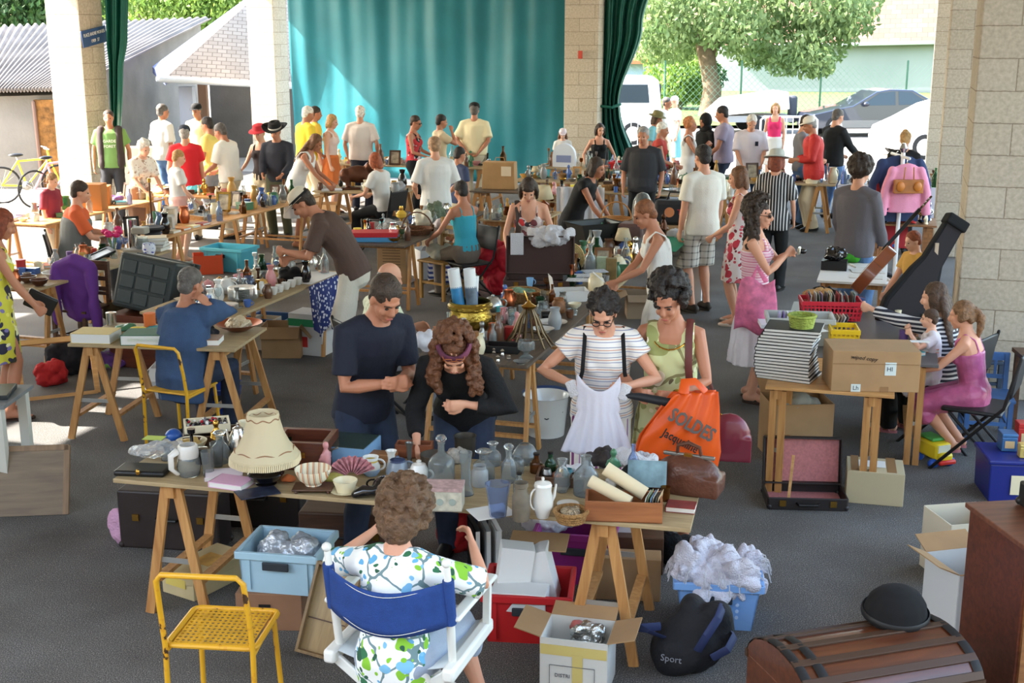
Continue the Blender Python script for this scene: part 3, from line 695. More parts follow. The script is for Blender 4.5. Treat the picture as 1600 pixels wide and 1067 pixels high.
    def legtubes(g,z_end,r_end,flare=0.0):
        for k in (-1,1):
            H_,K_,A=legp[k]; U=H_+V((0,0,.02))
            if z_end>=.5:   # ends on the thigh or knee
                fr=(.93-z_end)/.43; e=U.lerp(K_,min(1,fr)); g.tube([U,U.lerp(e,.5),e],[.098,.096+flare*.5,.078+r_end+flare],12,caps=(1,0))
            elif z_end>.12: e=K_.lerp(A,(.5-z_end)/.42); g.tube([U,U.lerp(K_,.5),K_,e],[.098,.09,.07+r_end,.06+r_end],12,caps=(1,0))
            else: g.tube([U,U.lerp(K_,.5),K_,K_.lerp(A,.5),A+V((0,-.005,-.035))],[.1,.09,.067+r_end,.06+r_end,.054+r_end],12,caps=(1,0))
    def skirt(g,z0,z1,flare,k=9,amp=.06):
        """cone of cloth round the legs, from waist z0 to hem z1 (upright) or over the lap"""
        if legs=='sit':
            for kk in (-1,1):
                H_,K_,A=legp[kk]; e=K_.lerp(A,.25); g.tube([H_+V((0,0,.03)),H_.lerp(K_,.5)+V((0,0,.02)),K_+V((0,.02,.01)),e+V((0,.03,0))],[.125,.12,.1,.1],12)
            m0=(legp[1][0]+legp[-1][0])/2; m1=(legp[1][1]+legp[-1][1])/2
            g.tube([m0+V((0,0,.02)),m1],[(.12,.1),(.12,.085)],12,side=(1,0,0)); p,r=trunk(.87,z0,.012); g.tube(p,r,16,side=(1,0,0)); return
        zs=[z0,1.0,.93,.84,.7,.5,.3,.12]; zs=[z for z in zs if z1+.03<z<=z0]+[z1]; pts=[];rad=[]
        mid=(legp[1][2]+legp[-1][2])/2
        for z in zs:
            if z>=.93: c=T(0,0,z); a=(hw+.014,.135) if z<1.02 else (ww+.02,.118)
            else:
                u=(.93-z)/.85; c=hipc+V((mid.x*u,mid.y*u,z-.93)); a=(hw+.02+flare*u,.14+flare*.8*u)
            pts.append(c);rad.append(a)
        nn=36; K=len(zs)
        g.tube(pts,rad,nn,side=(1,0,0),caps=(1,0),mod=lambda i,w:1+amp*(i/K)*math.sin(k*w+i*.2))
    if bot:
        kind,mat=bot[0],bot[1]; o_=bot[2] if len(bot)>2 else {}
        g=MB()
        if kind in('trousers','shorts'):
            zt=o_.get('top',1.0); p,r=trunk(.86,zt,.014); g.tube(p,r,16,side=(1,0,0),caps=(1,0)); legtubes(g,.09 if kind=='trousers' else o_.get('hem',.5),o_.get('loose',.014))
        else: skirt(g,o_.get('top',1.04),o_.get('hem',.5),o_.get('flare',.12),o_.get('k',9),o_.get('amp',.06))
        garment({'trousers':'trousers','shorts':'shorts'}.get(kind,'skirt'),g,mat,o_.get('disp',.02))
        if o_.get('belt'): 
            b_=MB(); p,r=trunk(.965,.995,.022); b_.tube(p,r,20,side=(1,0,0),caps=(0,0)); obj('belt',b_,o_['belt'],t)
    if top:
        kind,mat=top[0],top[1]; o_=top[2] if len(top)>2 else {}
        lo=o_.get('loose',.014); g=MB()
        if kind in('tee','shirt','long','vest'):
            z0=o_.get('hem',.86); z1=1.452
            p,r=trunk(z0,z1,lo,lo+.004); r[-1]=(r[-1][0]-lo+.012,r[-1][1]-lo+.014)
            g.tube(p,r,18,side=(1,0,0),caps=(0,0))
            if f:
                for k in (-1,1): g.ell(T(k*.072,.088,1.272),(.068,.062,.066),nu=10,nv=6)
            for k in (-1,1):
                S,E,W=arms[k]; ln={'tee':.62,'shirt':.85,'vest':.12,'long':1}[kind]; ln=o_.get('sleeve',ln)
                ro=.010+lo*.3
                pts=[T(k*.075,-.005,1.424),S]; rr_=[.056+ro,.061+ro]
                if ln<=1 and kind!='long':
                    e=S.lerp(E,ln); pts+=[S.lerp(E,ln*.5),e]; rr_+=[.054+ro,.05+ro*1.5]
                else:
                    fl=o_.get('cuff',.93); pts+=[S.lerp(E,.5),E,E.lerp(W,fl*.5),E.lerp(W,fl)]; rr_+=[.05+ro,.045+ro,.04+ro,.032+ro]
                g.tube(pts,rr_,12,caps=(1,0))
        elif kind in('tank','halter','dress'):
            z0=o_.get('hem',.86); zt=o_.get('neck',1.345)
            if kind=='dress': skirt(g,1.1,o_.get('hem',.5),o_.get('flare',.1),o_.get('k',9),o_.get('amp',.05)); z0=1.0
            p,r=trunk(z0,zt,lo*.8,lo); g.tube(p,r,18,side=(1,0,0),caps=(0,0))
            if f:
                for k in (-1,1): g.ell(T(k*.072,.088,1.272),(.068,.06,.064),nu=10,nv=6)
            wd=o_.get('strap',.024)
            for k in (-1,1):
                if kind=='halter': pts=[T(k*.08,.115,1.31),T(k*.06,.085,1.4),T(k*.045,.02,1.47),T(0,-.055,1.475)]
                else:
                    a=.085 if wd<.03 else .1; pts=[T(k*a,.112,1.31),T(k*a,.075,1.41),T(k*a,-.005,1.465),T(k*a,-.08,1.41),T(k*a,-.1,1.3)]
                g.tube(pts,[(wd,max(.012,vox*.9))]*len(pts),8,side=tuple(sideax))
        garment({'tee':'t_shirt','shirt':'shirt','long':'long_sleeved_top','vest':'sleeveless_top','tank':'tank_top','halter':'halter_top','dress':'dress'}[kind],g,mat,o_.get('disp',.018))
        if o_.get('open'):   # open jacket over a shirt
            pass
    # hair
    if hair:
        st,hm_=hair[0],hair[1]; g=MB(); dsp=.012; sm=2; hv=max(.0085,vox) if lod<3 else .007
        if st!='bald':
            g.ell(Hd(0,-.024,.048),(.086*hs,.1*hs,.086*hs),hq); g.ell(Hd(0,-.058,-.015),(.07*hs,.055*hs,.07*hs),hq)
        if st in('bigcurly','longcurly') and len(hair)>2: q_=hair[2]; g.ell(Hd(0,-.03,.055),(.084*q_,.09*q_,.092*q_),hq); g.ell(Hd(0,-.07,-.03),(.075*q_,.06*q_,.075*q_),hq); g.ell(Hd(0,-.075,-.085),(.085,.05,.06),hq)
        rr_=random.Random(len(label)*7+int(h*100))
        if st=='bald':
            for a in range(-75,76,15):
                w=R(a-90); g.ell(Hd(.073*math.cos(w),.085*math.sin(w)-.012,.0),(.016,.016,.034),hq,8,6)
            for a in range(-70,71,14):
                w=R(a-90); g.ell(Hd(.064*math.cos(w),.08*math.sin(w)-.012,-.035),(.014,.014,.02),hq,8,6)
        if st in('bob','long','ponytail','fringe'):
            for k in (-1,1): g.tube([Hd(k*.074,-.02,.05),Hd(k*.086,-.012,-.03),Hd(k*.083,-.012,-.1 if st!='ponytail' else -.03)],[(.024,.045),(.024,.045),(.02,.04)],8,side=tuple(hq@V((1,0,0))))
            g.tube([Hd(0,-.07,.03),Hd(0,-.08,-.06),Hd(0,-.075,-.12 if st!='ponytail' else -.06)],[(.075,.045),(.08,.035),(.07,.03)],10,side=tuple(hq@V((1,0,0))))
        if st=='fringe': g.ell(Hd(0,.058,.055),(.066,.03,.03),hq,10,6)
        if st=='long':
            for k in (-.055,0,.055):
                g.tube([Hd(k,-.08,-.03),Hd(k*1.3,-.09,-.12),T(k*1.4,-.105,1.36),T(k*1.3,-.115,1.24)],[(.05,.035),(.055,.035),(.05,.025),(.03,.015)],8,side=tuple(sideax))
        if st=='ponytail':
            g.ell(Hd(0,-.125,.03),(.03,.025,.03),hq,8,6); a=Hd(0,-.135,.02); g.tube([a,a+V((0,-.035,-.05)),a+V((0,-.035,-.15)),a+V((0,-.02,-.24))],[.026,.036,.032,.012],10)
        if st=='bun': g.ell(Hd(0,-.105,.085),(.05,.045,.045),hq,10,8)
        if st in('curly','bigcurly','longcurly'):
            nb_={'curly':90,'bigcurly':190,'longcurly':200}[st]; sc_=hair[2] if len(hair)>2 else (1.0 if st=='curly' else 1.3)
            for _ in range(nb_):
                d=V((rr_.gauss(0,1),rr_.gauss(0,1),rr_.gauss(0,1))).normalized()
                if d.y>(.2 if st=='longcurly' else .35) and d.z<(.78 if st=='longcurly' else .45): continue
                if d.z<-.75: continue
                c=Hd(d.x*.084*sc_,-.03+d.y*.094*sc_,.04+d.z*.094*sc_+(.02 if sc_>1 else 0)); g.ell(c,rr_.uniform(.016,.027)*(1 if st=='curly' else 1.15),None,8,6)
            dsp=.02
            if st=='longcurly':
                for _ in range(230):
                    a=rr_.uniform(0,1); k=rr_.choice((-1,-1,1,1,0)); bx=k*(.09+.03*a)+rr_.uniform(-.03,.03)
                    yy=-.06+rr_.uniform(-.04,.05) if k else -.11
                    c=Hd(bx,yy+.03*a*abs(k),.02-a*.1)+V((0,0,-a*.2)); g.ell(c,rr_.uniform(.016,.028),None,8,6)
        if st in('short','ponytail','long','bob','fringe','bun','bald'): dsp=.012
        if st=='spiky': dsp=.025
        soft(obj('hair',g,hm_,t),hv,sm,dsp,CURL if st not in('short','bald') else FINE)
    if hat:
        kd,hm_=hat[0],hat[1]; g=MB(); g.M=Matrix.Translation(HC_)@hq.to_4x4()
        if kd=='cap':
            g.lathe([(.09,.045),(.092,.075),(.08,.115),(.05,.138),(.012,.146)],18,(0,-.012,0),sq=1.1); o1=obj('cap',g,hm_,t)
            v=MB(); v.M=g.M.copy(); v.lathe([(.085,0),(.086,.006)],20,(0,0,0),sq=1); v=MB(); v.M=g.M.copy()
            pl=[(.078*math.cos(a),.06+.105*math.sin(a)) for a in [PI*i/12 for i in range(13)]]
            v.prism(pl,.05,.056); obj('peak',v,hat[2] if len(hat)>2 else hm_,o1)
        elif kd=='sun':
            g.lathe([(.16,.04),(.155,.05),(.098,.062),(.094,.09),(.085,.135),(.05,.15),(.01,.152)],22,(0,-.01,0),sq=1.08); obj('sun_hat',g,hm_,t)
        elif kd=='cowboy':
            g.lathe([(.1,.055),(.098,.09),(.085,.15),(.05,.165),(.01,.15)],20,(0,-.01,0),sq=1.12); o1=obj('hat_crown',g,hm_,t)
            v=MB(); v.M=g.M.copy(); v.sheet(lambda u,w:((.09+.1*w)*math.cos(2*PI*u),(.1+.1*w)*math.sin(2*PI*u)-.01,.06+.05*w*w*abs(math.cos(2*PI*u))**2),28,4); obj('hat_brim',v,hm_,o1,solid=.006)
            v=MB(); v.M=g.M.copy(); v.lathe([(.101,.06),(.1,.085)],20,(0,-.01,0),sq=1.12); obj('hat_band',v,hat[2] if len(hat)>2 else hm_,o1)
        elif kd=='headscarf':
            g.tube([(.088*math.cos(a),-.02+.1*math.sin(a),.085-.01*math.sin(a)) for a in [2*PI*i/20 for i in range(20)]],[(.014,.034)]*20,8,closed=True); obj('headband',g,hm_,t)
        elif kd=='hood':
            g.ell((0,-.03,.02),(.11,.115,.135)); g.ell((0,-.02,-.12),(.12,.11,.08)); soft(obj('hood',g,hm_,t),.012,3)
    if shoes:
        kd,sm_=shoes[0],shoes[1]
        for k in (-1,1):
            A=legp[k][2]; yaw=V((k*.18,1,0)).normalized(); zb=A.z-.085; g=MB()
            sdv=V((yaw.y,-yaw.x,0)); o0=V((A.x,A.y,zb))
            pl=[]
            for a in range(16):
                w=2*PI*a/16; yy=.055+.135*math.sin(w); xx=.043*math.cos(w)*(1+.15*math.sin(w)); q=o0+yaw*yy+sdv*xx; pl.append((q.x,q.y))
            g.prism(pl,zb,zb+(.022 if kd!='flat' else .014)); 
            if kd in('shoe','sneaker'):
                g.tube([o0-yaw*.055+V((0,0,.05)),o0+yaw*.03+V((0,0,.055)),o0+yaw*.12+V((0,0,.04)),o0+yaw*.185+V((0,0,.025))],[(.04,.045),(.042,.045),(.048,.034),(.036,.02)],10,side=(1,0,0))
            elif kd in('flipflop','sandal'):
                g.tube([o0+sdv*.042+yaw*.04+V((0,0,.02)),o0+yaw*.09+V((0,0,.068)),o0-sdv*.042+yaw*.04+V((0,0,.02))],[(.006,.012)]*3,6)
                if kd=='sandal': g.tube([o0+sdv*.042-yaw*.02+V((0,0,.02)),o0+yaw*.02+V((0,0,.1)),o0-sdv*.042-yaw*.02+V((0,0,.02))],[(.006,.012)]*3,6)
            elif kd=='flat': g.tube([o0+yaw*.1+V((0,0,.02)),o0+yaw*.18+V((0,0,.015))],[(.046,.03),(.036,.016)],8,side=(1,0,0))
            obj({'shoe':'shoe','sneaker':'shoe','flipflop':'flip_flop','sandal':'sandal','flat':'shoe'}[kd],g,sm_,t)
    t.scale=(s,s,s)
    if extra: extra(X)
    return X
def head_at(px,py,h): 
    p=at(px,py,h); return (p.x,p.y,0)
def foot_at(px,py): 
    p=at(px,py,0); return (p.x,p.y,0)
def glasses(X,mat,up=0,sun=True):
    g=MB()
    for k in (-1,1):
        c=V((k*.033,.094,.002)); g.tube([X.Hd(c.x+.022*math.cos(a),c.y-.004*abs(math.cos(a)),c.z+up+.017*math.sin(a)) for a in [2*PI*i/12 for i in range(12)]],.0028,6,closed=True)
        g.tube([X.Hd(k*.055,.088,.004+up),X.Hd(k*.078,.0,.008+up)],.0025,6)
        if sun: g.ell(X.Hd(c.x,c.y,c.z+up),(.021,.004,.016),X.hq,10,6)
    g.tube([X.Hd(-.012,.1,.006+up),X.Hd(.012,.1,.006+up)],.0028,6)
    return obj('glasses',g,mat,X.t)
def strapbag(X,mat,pts,r=.008): return obj('bag_strap',MB().tube(pts,[(r*2,r*.5)]*len(pts),6),mat,X.t)
# ================================================================ WHO IS THERE
def C(n,c,r=.85,**k): return M('cloth_'+n,c,r,bump=.25,bscale=120,**k)
WH=C('white',(220,219,216)); NAVY=C('navy',(32,37,54)); BLK_=C('black',(15,15,17)); JEAN=M('denim_dark',(40,50,70),.9,bump=.3,bscale=300,var=.25,vscale=7); JEAN2=M('denim_blue',(86,116,156),.9,bump=.3,bscale=300,var=.25,vscale=7)
BEI=C('beige',(214,200,172)); BRN=C('brown',(82,62,54)); GRY=C('grey',(120,122,128)); DGR=C('charcoal',(48,48,52)); OLV=C('olive',(84,84,62)); CREAM=C('cream',(228,212,172))
LSH=M('shoe_leather',(58,40,32),.5); BSH=M('shoe_black',(28,26,26),.5); WSH=M('shoe_white',(220,218,214),.6)
def at_d(px,D,py=450):
    p=P(px,py,D); return (p.x,D,0)
# --- seated woman in the director chair
FL1=floral('blouse_print',(236,238,236),[(132,190,52),(44,108,72),(96,166,208),(132,190,52),(120,180,216),(36,84,60)],12,.36,stem=(110,136,140))
person('person with curly brown hair and green print blouse seated in the director chair',(-.49,4.75,0),20,1.52,'f',lean=1,bend=9,hp=30,L=(-.26,.34,.98),Rr=(.26,.36,.98),legs='sit',hipz=.43,ank={-1:(-.16,.42,.085),1:(.25,.5,.085)},
  top=('shirt',FL1,dict(sleeve=.98,hem=.80,loose=.026,disp=.014)),bot=('skirt',C('skirt_blue',(150,160,176)),dict(hem=.5)),hair=('bigcurly',hairm('curls',(96,70,48)),1.5),skin=SKIN,shoes=('sandal',BSH),lod=3,eyes=False,fat=1.12)
# --- man in navy behind the table
person('person in a navy T-shirt looking down at his joined hands behind the front table',(-.84,6.78,0),140,1.76,'m',lean=13,bend=6,hp=34,hy=5,Rr=(.06,.36,1.13),L=(-.02,.35,1.14),curl=42,pole={1:(.6,-.5,-.6),-1:(-.6,-.5,-.6)},
  top=('tee',M('navy_jersey',(27,31,46),.9,bump=.2,bscale=40),dict(sleeve=.78,loose=.02,hem=.86)),bot=('trousers',JEAN,{}),hair=('short',HD),skin=SKIN2,shoes=('shoe',BSH),lod=3,handdir={1:(-.75,.5,.1),-1:(.8,.45,-.05)})
# --- woman bending over
X=person('person with long frizzy brown hair and a purple headband bending over the front table',(-.27,6.85,0),186,1.66,'f',lean=34,bend=15,hp=50,hy=-8,L=(-.06,.42,1.08),Rr=(.2,.52,.86),curl=38,pole={-1:(-1,-.2,-.3)},
  top=('long',M('black_cardigan',(13,13,15),.9,bump=.3,bscale=60),dict(loose=.02,cuff=.72,hem=.84)),bot=('trousers',JEAN,{}),hair=('longcurly',hairm('frizz',(98,60,36))),hat=('headscarf',M('purple_scarf',(104,52,74),.8,var=.4,vscale=20)),skin=SKIN,shoes=('shoe',BSH),lod=3,handdir={-1:(.8,.5,0)})
glasses(X,M('amber_frames',(150,84,44),.3),.09,False)
# --- woman with the child's dress
STR=stripes('striped_tee',[(0,(232,228,224)),(.34,(140,146,176)),(.42,(232,228,224)),(.6,(206,150,120)),(.68,(232,228,224)),(.86,(120,132,160)),(.93,(232,228,224))],.062,2)
STV=stripes('striped_trousers',[(0,(226,222,216)),(.16,(120,52,110)),(.27,(226,222,216)),(.45,(60,66,120)),(.53,(226,222,216)),(.66,(176,150,96)),(.76,(226,222,216)),(.9,(150,110,160)),(.95,(226,222,216))],.145,0)
X=person('person in a striped white T-shirt and spectacles holding up the small white dress',(.52,6.92,0),183,1.64,'f',lean=10,bend=7,hp=36,hy=6,Rr=(.2,.33,1.17),L=(-.13,.36,1.16),curl=62,pole={1:(1,-.5,-.35),-1:(-1,-.5,-.35)},
  top=('tee',STR,dict(sleeve=.42,loose=.022,hem=.86)),bot=('trousers',STV,dict(loose=.03)),hair=('curly',HK),skin=SKIN,shoes=('flat',BSH),lod=3,fat=1.12)
glasses(X,M('dark_frames',(44,36,34),.3),0,False); SW=X
for k in (-1,1): strapbag(X,BLK_,[X.T(k*.15,.13,1.12),X.T(k*.125,.165,1.27),X.T(k*.115,.105,1.425),X.T(k*.11,-.0,1.485),X.T(k*.11,-.11,1.42),X.T(k*.12,-.15,1.2)],.006)
# --- woman in the green floral dress
FL2=floral('green_dress_print',(198,202,150),[(150,156,96),(226,222,190),(104,92,64),(150,156,96),(232,226,200)],7,.36,stem=(136,130,86))
X=person('person with a dark curly bob in a pale green flowered dress and gold necklace',(.91,6.9,0),192,1.67,'f',lean=5,bend=5,hp=26,hy=14,Rr=(.16,.36,1.1),L=(-.05,.36,1.09),curl=48,pole={1:(.9,-.5,-.5),-1:(-1,-.6,-.3)},
  top=('dress',FL2,dict(hem=.42,flare=.1,neck=1.36,strap=.045,loose=.02,amp=.03)),hair=('bigcurly',HK),skin=SKIN2,shoes=('flat',BSH),lod=3,fat=1.15,handdir={-1:(.85,.5,.05),1:(-.5,.8,.05)}); DW=X
g=MB(); g.tube([X.T(.11*math.cos(a),.022+.128*math.sin(a) if math.sin(a)>0 else .012+.07*math.sin(a),1.41-.06*max(0,math.sin(a))+(.035 if math.sin(a)<0 else 0)) for a in [2*PI*i/24 for i in range(24)]],.005,6,closed=True); obj('necklace',g,M('gold',(214,168,76),.25,1),X.t)
g=MB(); E_,W_=X.arms[-1][1:]; d=(W_-E_).normalized(); g.tube([W_-d*.03,W_-d*.015],[(.032,.032)]*2,12,caps=(0,0)); obj('bracelet',g,M('gold'),X.t)
# --- denim man on the yellow chair
X=person('person in a blue denim shirt seated on a yellow chair, hand held to his ear',(-2.44,8.9,0),22,1.74,'m',lean=7,bend=8,hp=14,hy=10,Rr=(.17,.13,1.02+.02),L=(-.1,.42,.68),legs='sit',hipz=.5,curl=30,pole={1:(.3,.6,-1.3)},handdir={1:(-.55,-.3,.8)},
  top=('long',M('denim_shirt',(54,76,108),.9,bump=.35,bscale=200,var=.22,vscale=6),dict(loose=.03,cuff=.86,hem=.76,disp=.03)),bot=('trousers',JEAN,{}),hair=('short',HS),skin=SKIN2,shoes=('shoe',BSH),lod=2,eyes=False,fat=1.25)
# --- bald man seated behind
person('person with a balding grey head seated on a folding chair behind the man in navy',(-1.03,9.35,0),60,1.72,'m',lean=5,hp=18,L=(-.15,.38,.72),Rr=(.15,.38,.72),legs='sit',hipz=.48,top=('shirt',floral('pale_green_shirt',(208,212,184),[(176,184,150),(226,228,206)],26,.3),dict(loose=.025)),bot=('trousers',GRY,{}),hair=('bald',HG),skin=SKIN,shoes=('shoe',BSH),lod=2,eyes=False,fat=1.15)
# --- man in brown T-shirt and cap
X=person('person in brown T-shirt, beige cap and white shorts over the crockery',foot_at(556,580),272,1.8,'m',lean=23,bend=16,hp=42,L=(-.1,.56,1.08),Rr=(.02,.55,1.0),curl=55,top=('tee',BRN,dict(sleeve=.8,loose=.022,hem=.84)),bot=('shorts',M('off_white_shorts',(206,198,182),.9,bump=.2,bscale=60),dict(hem=.44,loose=.04)),hair=('short',HD),hat=('cap',C('cap_beige',(214,202,180))),skin=SKIN2,shoes=('flipflop',LSH),lod=2); 
g=MB(); g.tube([X.Hd(.095*math.cos(a),-.012+.105*math.sin(a),.058) for a in [2*PI*i/20 for i in range(20)]],[(.004,.012)]*20,6,closed=True); obj('cap_band',g,BLK_,X.t); CM=X
# --- woman at the frame's edge with yellow dress
FL3=floral('yellow_dress_print',(196,190,60),[(40,40,60),(120,110,160),(214,208,90),(50,50,40),(226,222,170)],9,.42)
person('person in a yellow and black print sundress holding a black clutch',foot_at(10,652),62,1.68,'f',lean=4,hp=25,Rr=(.12,.3,.92),L=(-.05,.32,.9),curl=40,top=('dress',FL3,dict(hem=.5,neck=1.34,strap=.012,flare=.05)),hair=('bob',HR),skin=SKIN2,shoes=('flat',LSH),lod=2,eyes=False)
# --- woman in white tank top
X=person('person with short auburn hair in a white vest top reading a paper',at_d(1034,10.3),268,1.66,'f',lean=7,bend=4,hp=26,L=(-.1,.42,1.02),Rr=(.0,.4,1.0),curl=40,top=('tank',C('white_rib',(226,226,222)),dict(strap=.035,neck=1.37,hem=.8)),bot=('trousers',C('pale_trousers',(214,210,202)),{}),hair=('short',hairm('auburn',(128,78,46))),skin=SKIN2,shoes=('flat',LSH),lod=2); VW=X
# --- couple standing with backs turned
person('person in a white T-shirt and checked shorts, back turned in the aisle',foot_at(1092,486),335,1.82,'m',hp=8,L=(-.235,.05,.86),Rr=(.235,.08,.86),top=('tee',C('white_tee',(226,223,212)),dict(loose=.03,hem=.82,sleeve=.75)),bot=('shorts',checks('check_shorts',(196,192,182),(96,92,88),.07),dict(hem=.47,loose=.05)),hair=('short',HK),skin=SKIN,shoes=('shoe',M('dark_loafer',(60,54,48),.6)),lod=1,eyes=False)
person('person in a red and white flowered dress beside the man in checked shorts',foot_at(1150,506),292,1.66,'f',hp=12,L=(-.12,.28,.98),Rr=(.14,.22,1.0),curl=40,top=('dress',floral('red_dress_print',(228,216,214),[(190,52,70),(206,90,104),(190,52,70),(120,40,50)],10,.42),dict(hem=.5,flare=.12,strap=.03)),hair=('bob',HC),skin=SKIN,shoes=('flat',M('shoe_pale',(206,190,176),.5)),lod=1)
# --- woman in pink halter, white skirt, taking a photograph
PH=stripes('pink_top_print',[(0,(224,168,184)),(.3,(236,214,216)),(.5,(206,120,146)),(.7,(228,190,200))],.045,2)
X=person('person in pink halter top, long white skirt and sunglasses holding a camera',foot_at(1172,624),108,1.67,'f',lean=-2,hp=4,Rr=(.1,.26,1.32),L=(-.08,.26,1.3),curl=60,pole={1:(.8,-.2,-.8),-1:(-.8,.3,-.8)},top=('halter',PH,dict(hem=.9,neck=1.33,strap=.02)),bot=('skirt',C('skirt_white',(228,222,228)),dict(hem=.36,flare=.14,top=1.0,amp=.09,k=11)),hair=('longcurly',HD),skin=SKIN,shoes=('flipflop',LSH),lod=2)
glasses(X,M('sunglass',(24,18,18),.15)); PW=X
person('person with grey hat, red hair and a black and white striped shirt',at_d(1203,14.6),18,1.66,'f',hp=12,L=(-.2,.25,1.0),Rr=(.24,.1,.88),top=('shirt',stripes('bw_stripes',[(0,(30,28,30)),(.68,(206,200,196))],.036,0),dict(hem=.78,loose=.03)),bot=('trousers',BLK_,{}),hair=('bob',HR),hat=('sun',C('hat_grey',(176,178,170))),skin=SKIN,shoes=('shoe',BSH),lod=1,eyes=False)
person('person in a red jacket and white cap with a brown pouch at his waist',foot_at(1266,360),276,1.76,'m',lean=4,hp=18,L=(-.12,.3,1.1),Rr=(.1,.3,1.08),top=('long',M('red_jacket',(186,40,36),.7,bump=.3,bscale=30),dict(loose=.04,hem=.8,cuff=.7)),bot=('trousers',BEI,dict(loose=.03)),hair=('short',HG),hat=('cap',C('cap_white',(226,220,208))),skin=SKIN2,shoes=('sneaker',BSH),lod=1)
person('person in a grey shirt facing the man in the red jacket',at_d(1240,19.9),95,1.76,'m',hp=20,L=(-.12,.3,1.05),Rr=(.12,.3,1.05),top=('shirt',GRY,{}),bot=('trousers',JEAN2,{}),hair=('short',HD),skin=SKIN,shoes=('shoe',BSH),lod=0)
person('person in a black jacket and jeans turned towards the parked dark blue car',foot_at(1296,340),62,1.8,'m',hp=16,Rr=(.2,.35,1.0),L=(-.16,.3,1.0),top=('long',C('black_jacket',(17,18,20)),dict(loose=.03,hem=.84)),bot=('trousers',JEAN2,{}),hair=('short',HS),skin=SKIN,shoes=('shoe',BSH),lod=0,eyes=False)
person('person with dark curly hair in a grey shirt and jeans standing beside the guitar table',at_d(1330,12.4),48,1.77,'m',hp=10,L=(-.2,.14,.88),Rr=(.2,.2,.9),top=('long',C('mauve_grey_shirt',(98,94,100)),dict(loose=.04,hem=.8)),bot=('trousers',JEAN2,{}),hair=('bigcurly',HD),skin=SKIN,shoes=('shoe',BSH),lod=1,eyes=False)
person('person with a blond bun in a black top standing by the clothes rail',at_d(1397,17.2),20,1.7,'f',hp=20,top=('shirt',BLK_,dict(loose=.03)),bot=('trousers',BLK_,{}),hair=('bun',HL),skin=SKIN,shoes=('shoe',BSH),lod=0,eyes=False)
person('person, a dark haired girl in a purple top beside the hanging pink cardigan',at_d(1368,15.6),95,1.48,'f',hp=14,top=('tee',C('purple_top',(120,72,150)),{}),bot=('skirt',C('magenta_skirt',(150,40,90)),dict(hem=.45)),hair=('long',HD),skin=SKIN,shoes=('shoe',BSH),lod=0)
person('person, a red haired child behind the open guitar case',(3.62,11.05,0),255,1.27,'m',hp=18,L=(-.15,.3,.95),Rr=(.15,.3,.95),top=('tee',C('child_top',(206,160,80)),{}),bot=('shorts',BLK_,{}),hair=('short',hairm('ginger',(140,74,44))),skin=SKIN3,shoes=('shoe',BSH),lod=1)
STN=stripes('navy_white_stripes',[(0,(34,36,50)),(.55,(206,204,204))],.034,2)
person('person in a navy and white striped top pointing from a chair by the block pillar',(3.2,8.92,0),312,1.6,'f',lean=8,hp=14,hy=-12,L=(-.18,.62,1.06),Rr=(.14,.3,.74),curl=45,legs='sit',hipz=.46,ank={-1:(-.05,.42,.085),1:(.16,.35,.085)},top=('long',STN,dict(loose=.02,cuff=.8)),bot=('trousers',BLK_,dict(loose=.02)),hair=('long',HB),skin=SKIN3,shoes=('sandal',M('rose_leather',(176,110,116),.5)),lod=2,eyes=False)
person('person, a small dark haired child on the lap of the striped woman',(3.04,8.74,.46),285,.98,'m',lean=4,hp=6,L=(-.2,.3,.75),Rr=(.2,.3,.75),legs='sit',hipz=.13,ank={-1:(-.15,.36,.35),1:(.15,.36,.35)},top=('tee',C('white_child',(220,212,218)),{}),bot=('shorts',WH,{}),hair=('short',HB),skin=SKIN3,lod=2)
X=person('person, a ponytailed girl in a shiny pink dress on a folding chair',(3.24,8.4,0),300,1.42,'f',lean=12,hp=12,hy=-8,L=(-.2,.52,.82),Rr=(.12,.5,.82),legs='sit',hipz=.52,ank={-1:(-.08,.14,.2),1:(.1,.12,.2)},top=('dress',M('pink_satin',(186,96,140),.35,var=.2,vscale=9,bump=.4,bscale=14),dict(hem=.5,neck=1.3,strap=.014)),hair=('ponytail',hairm('lightbrown',(120,86,56))),skin=SKIN,shoes=('sandal',M('rose_leather')),lod=2,eyes=False)
# --- middle of the hall
person('person in a dark grey T-shirt with cropped grey hair standing behind the glass dome',at_d(1000,17.2),192,1.76,'m',hp=10,hy=8,L=(-.25,.12,.9),Rr=(.25,.12,.9),top=('tee',DGR,dict(loose=.035,sleeve=.9)),bot=('trousers',BLK_,{}),hair=('short',HG),skin=SKIN2,shoes=('shoe',BSH),lod=1,fat=1.2)
person('person in a black sleeveless top leaning over a table near the metal trough',at_d(892,14.4),112,1.68,'f',lean=22,bend=6,hp=18,L=(-.05,.5,.9),Rr=(.1,.48,.9),top=('vest',BLK_,{}),bot=('trousers',BLK_,{}),hair=('bob',HD),skin=SKIN2,shoes=('shoe',BSH),lod=1)
X=person('person with a brown fringe in a red flowered sundress behind the open brown suitcase',at_d(826,12.3),182,1.66,'f',lean=8,bend=6,hp=34,L=(-.22,.28,.95),Rr=(.2,.3,.95),top=('dress',floral('red_sundress',(196,180,176),[(200,50,50),(60,44,50),(220,206,200),(120,60,66)],12,.4),dict(hem=.5,neck=1.28,strap=.012)),hair=('fringe',HD),skin=SKIN,shoes=('flat',LSH),lod=1)
strapbag(X,LSH,[X.T(.1,-.1,1.25),X.T(.12,0,1.47),X.T(.1,.12,1.3),X.T(.12,.14,1.0)],.014)
